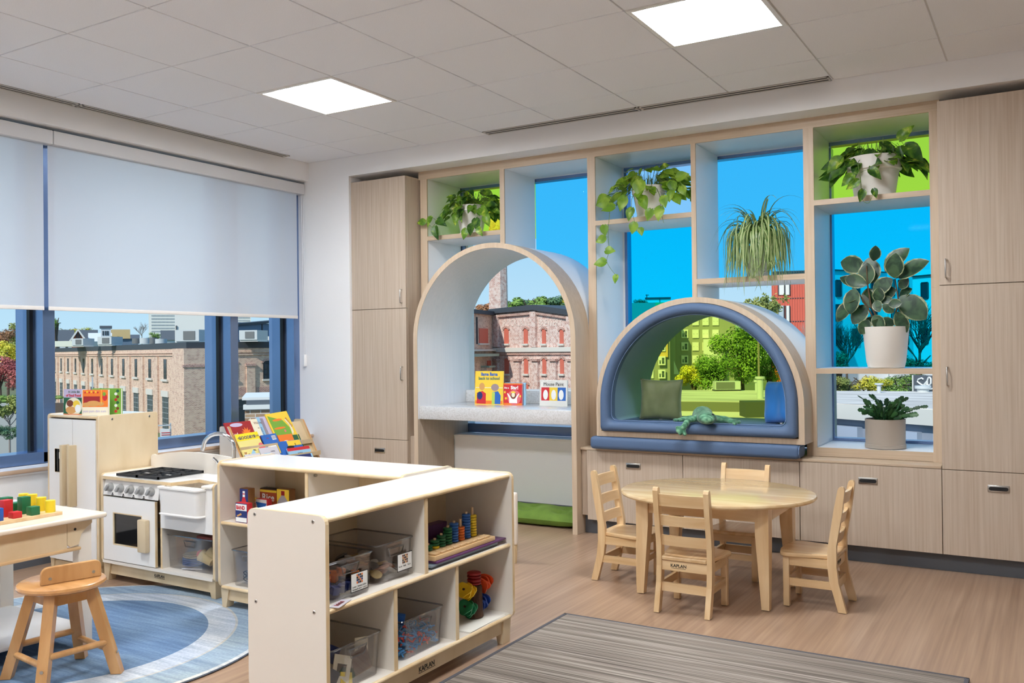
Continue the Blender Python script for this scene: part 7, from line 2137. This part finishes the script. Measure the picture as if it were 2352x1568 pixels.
pothos('lime pothos with a long trailing vine on the shelf beside it', (2.965, Yp - .03, 2.1875), bell(.215, .085, .120, 1.0), .112, .195, H2, 130, .31, .22, 23,
       [([(2.86, .26, 2.39), (2.76, .14, 2.34), (2.742, .12, 2.20), (2.73, .12, 2.08), (2.735, .12, 1.96), (2.72, .12, 1.88), (2.79, .12, 1.78)],
         [(2.70, .12, 2.14, .2, -1, .95), (2.71, .12, 2.05, -1, -.3, .95), (2.71, .12, 1.965, 1, -.1, .95), (2.71, .12, 1.885, -1, -.1, 1.1), (2.79, .12, 1.79, -.2, -1, .75), (2.74, .12, 2.30, -1, -.2, 1.2), (2.78, .12, 2.26, -1, -.1, 1.2), (2.72, .12, 2.34, -.8, -.6, 1.1)]),
        ([(2.93, .20, 2.38), (2.91, .12, 2.30), (2.92, .12, 2.18), (2.95, .12, 2.10)], [(2.86, .12, 2.32, -.4, -1, 1.25), (2.97, .11, 2.42, .1, -1, 1.4), (2.91, .12, 2.24, -.3, -1, 1.1), (2.93, .12, 2.14, -.2, -1, 1.0), (2.97, .12, 2.10, .3, -1, .7), (2.99, .12, 2.31, .3, -1, 1.2)]),
        ([(3.04, .24, 2.39), (3.11, .13, 2.30), (3.12, .12, 2.20), (3.14, .12, 2.12)], [(3.14, .12, 2.30, .2, -1, 1.0), (3.12, .12, 2.23, -.2, -1, 1.2), (3.05, .12, 2.22, -.3, -1, 1.0), (3.20, .12, 2.33, -.3, -1, .95)]),
        ([(3.06, .26, 2.40), (3.18, .2, 2.42), (3.25, .16, 2.38), (3.27, .16, 2.33)], [(3.22, .16, 2.42, 1, .2, 1.1), (3.25, .16, 2.36, .5, -1, .9), (3.18, .17, 2.40, .3, -1, 1.0)])])
pothos('dark pothos in a wide white pot on the top right shelf', (4.435, Yp, 2.1895), [(.118, 0), (.126, .004), (.126, .016), (.119, .018), (.142, .16), (.156, .165), (.160, .19), (.158, .235), (.160, .245), (.150, .245), (.146, .21), (0, .20)], .150, .225, H3, 92, .25, .15, 31,
       [([(4.38, .22, 2.42), (4.372, .145, 2.38), (4.385, .14, 2.30), (4.39, .14, 2.20), (4.40, .14, 2.15), (4.43, .14, 2.135), (4.45, .14, 2.17)],
         [(4.44, .135, 2.335, .8, -.7, .85), (4.345, .135, 2.31, -.8, -.7, .85), (4.40, .135, 2.215, -.2, -1, .7), (4.375, .135, 2.275, -1, -.7, .8), (4.46, .135, 2.215, .3, -1, .55)]),
        ([(4.55, .28, 2.43), (4.62, .2, 2.47), (4.64, .2, 2.46)], [(4.63, .18, 2.46, .8, -.7, 1.3), (4.60, .18, 2.50, .6, .6, 1.0), (4.60, .2, 2.46, .1, -1, .7)]),
        ([(4.32, .28, 2.43), (4.26, .2, 2.43)], [(4.27, .18, 2.43, -.8, -.7, 1.1), (4.29, .18, 2.38, -.7, -.5, 1.2), (4.25, .2, 2.40, -1, -.2, 1.0)])])

# spider plant
sp_ = thing('spider_plant', 'spider plant with long arching striped leaves on the middle shelf', 'plant', (3.715, .315, 1.7375))
pot(sp_, bell(.200, .070, .095, 1.0), P_pot, .082, .178)
rr = random.Random(5)
def blade(L, w, a0, a1, t0, t1, seed):
    """arching ribbon along +y: leaves at angle a0, bends between t0 and t1, ends at angle a1"""
    N = 14; vs = []; y, z = 0.0, 0.0; pts = []
    for i in range(N + 1):
        pts.append((y, z)); t_ = min(1, max(0, (i / N - t0) / (t1 - t0))); t_ = t_ * t_ * (3 - 2 * t_); a = a0 + (a1 - a0) * t_
        y += L / N * cos(a); z += L / N * sin(a)
    for i, (y, z) in enumerate(pts):
        t_ = i / N; ww = w * (1 - t_ ** 2.4) * (.7 + .6 * min(1, t_ * 4)) / 2 + .0004
        for s in (-1, -.40, .40, 1): vs.append((s * ww + .014 * sin(3 * t_ + seed), y, z + abs(s) * ww * .35))
    b = B(); b.v = vs
    for i in range(N):
        for j in range(3): b.f.append((i * 4 + j, i * 4 + j + 1, (i + 1) * 4 + j + 1, (i + 1) * 4 + j)); b.m.append(1 if j == 1 else 0)
    return b.mesh('blade', [L_spid, L_spid2])
BL = [blade(L, .0135, a0, a1, t0, t1, k) for k, (L, a0, a1, t0, t1) in enumerate((
    (.46, 1.15, -1.50, .05, .55), (.54, 1.0, -1.55, .03, .50), (.60, 1.25, -1.52, .05, .55), (.40, .8, -1.45, .05, .60), (.50, .9, -1.50, .0, .45),
    (.44, 1.35, -1.40, .15, .75), (.56, 1.2, -1.2, .10, .80), (.36, .6, -1.3, .05, .7), (.42, 1.4, -.9, .2, .9), (.50, 1.3, -.6, .25, 1.0), (.40, 1.45, -1.9, .25, .8), (.62, 1.05, -1.5, .04, .48)))]
for k in range(292):
    a = rr.uniform(-pi, pi)
    if rr.random() < .60: a = rr.uniform(-pi * .95, -pi * .05)
    q = rr.choice(BL if rr.random() < .4 else BL[:5] + BL[11:]); s = rr.uniform(.70, 1.05)
    if sin(a) > .35: s *= .60; q = BL[rr.choice((3, 5, 7, 8))]
    piece(q, 'leaf', sp_, (.050 * cos(a) * rr.random(), .050 * sin(a) * rr.random(), .185 + rr.uniform(0, .05)), (rr.uniform(-.12, .12), rr.uniform(-.15, .15), a - pi / 2), (s, s, s))
# plantlets hanging on runners
for (x, z) in ((.02, -.02), (.115, .02)):
    B().tube([(x * .4, -.06, .26), (x, -.17, .22), (x, -.20, .08), (x, -.195, z)], .0014, 4).build('runner', S_green, sp_)
    for k in range(12):
        a = rr.uniform(0, 2 * pi); s = rr.uniform(.28, .42)
        piece(BL[rr.choice((7, 8, 9))], 'leaf', sp_, (x, -.195, z), (rr.uniform(-.6, 0), rr.uniform(-.5, .5), a), (s, s, s))

# variegated rubber plant
rb = thing('rubber_plant', 'variegated rubber plant with big oval leaves in a white pot', 'plant', (4.492, .30, 1.1455))
pot(rb, [(.098, 0), (.104, .004), (.110, .03), (.112, .034), (.1325, .245), (.1335, .25), (.126, .25), (.122, .215), (0, .212)], P_pot, .115, .225)
OV = [oval(.150, .112, L_rub, L_rubedge, seed=0), oval(.165, .102, L_rub, L_rubedge, fold=.3, seed=2), oval(.125, .098, L_rub, L_rubedge, fold=.2, seed=4), oval(.165, .126, L_rub, L_rubedge, fold=.05, seed=6)]
def rp(u, v):   # photo direction onto the plant's mid plane, then local
    w = at(u, v, 1.0) - CAM; t_ = (.27 - CAM.y) / w.y; p_ = CAM + w * t_
    return Vector((p_.x - 4.492, p_.y - .30, p_.z - 1.1455))
def stalk(pts): B().tube(pts, .0055, 7, taper=(1.2, .6)).build('stem', S_brown, rb)
S1 = [Vector((.0, 0, .22)), rp(2008, 735), rp(1990, 700), rp(1972, 672)]; S2 = [Vector((.02, .0, .22)), rp(2055, 730), rp(2064, 690), rp(2058, 655), rp(2056, 640)]; S3 = [Vector((-.01, 0, .22)), rp(2000, 700), rp(1993, 655), rp(1990, 610)]
for s_ in (S1, S2, S3): stalk(s_)
LV = [(1984, 612, 1924, 600, 0), (2002, 650, 1992, 590, 3), (1991, 655, 1990, 603, 2), (2008, 600, 2015, 566, 2), (2030, 622, 2083, 566, 1), (2058, 640, 2062, 586, 2), (2062, 640, 2048, 592, 0), (2066, 640, 2133, 598, 1),
      (1992, 655, 1938, 636, 1), (1975, 660, 1927, 632, 1), (1993, 662, 1996, 709, 2), (1990, 660, 2000, 705, 3), (1965, 662, 1950, 720, 0), (1970, 680, 1940, 690, 1), (1958, 690, 1918, 736, 1), (1990, 700, 1956, 742, 3), (2005, 672, 2048, 640, 0), (2012, 680, 2056, 664, 3),
      (2018, 695, 2020, 660, 2), (2014, 690, 2023, 716, 2), (2068, 680, 2128, 730, 3), (2064, 680, 2092, 662, 2), (2066, 662, 2086, 640, 2), (2056, 718, 2032, 700, 2), (2062, 716, 2084, 764, 1), (2010, 725, 2034, 756, 2), (2040, 742, 2060, 738, 2), (2024, 745, 2012, 738, 2), (1992, 745, 1980, 768, 2), (2008, 740, 1985, 735, 2), (2050, 690, 2020, 690, 2), (2045, 700, 2075, 696, 2)]
rr = random.Random(2)
for k, (u0, v0, u1, v1, q) in enumerate(LV):
    a, c = rp(u0, v0), rp(u1, v1); a.y += rr.uniform(-.07, .05); c.y = a.y + rr.uniform(-.05, .02)
    d = c - a; s = max(.62, d.length / (.150, .165, .125, .165)[q]) if d.length > .07 else .8
    a2_ = c - d.normalized() * (.150, .165, .125, .165)[q] * s
    piece(OV[q], 'leaf', rb, a2_, orient(d, (rr.uniform(-.4, .4), -1, .35), rr.uniform(-.35, .35)), (s, s, s))

# small cactus with flat jointed stems
cc = thing('cactus_plant', 'small dark green leafy cactus in a round taupe pot', 'plant', (4.476, .335, .6555))
B().lathe([(.108, 0), (.118, .003), (.1185, .024), (.114, .026), (.114, .030), (.116, .176), (.1165, .178), (.109, .178), (.107, .155), (0, .150)], n=48).build('pot', P_grey, cc)
B().lathe([(0, .148), (.105, .148), (.105, .158), (0, .162)], n=24).build('soil', P_soil, cc)
seg_ = B(); rows = [(0, .3), (.18, .8), (.3, .62), (.48, 1.0), (.6, .74), (.78, .95), (.92, .5), (1.0, .25)]; vs = []; fs = []
for t_, w_ in rows:
    for s in (-1, 0, 1): vs.append((s * w_ * .010, t_ * .036, -.003 * t_ + .0018 * (1 - abs(s))))
for j in range(len(rows) - 1):
    for i in range(2): fs.append((j * 3 + i, j * 3 + i + 1, (j + 1) * 3 + i + 1, (j + 1) * 3 + i))
segm = seg_.add(vs, fs).mesh('segment', L_cact)
rr = random.Random(8)
for k in range(64):
    a = rr.uniform(0, 2 * pi); el = rr.uniform(.45, 1.45); p_ = Vector((.05 * cos(a) * rr.random(), .05 * sin(a) * rr.random(), .158))
    n_ = rr.choice((2, 3, 3, 4)) + (1 if k % 9 == 0 else 0)
    for j in range(n_):
        d = Vector((cos(a) * cos(el), sin(a) * cos(el), sin(el))); s = rr.uniform(1.15, 1.6)
        piece(segm, 'leaf', cc, p_, orient(d, (rr.uniform(-1, 1), -.8, .4), rr.uniform(-.8, .8)), (s, s, s))
        p_ = p_ + d * .034 * s; el -= rr.uniform(.05, .35); a += rr.uniform(-.3, .3)
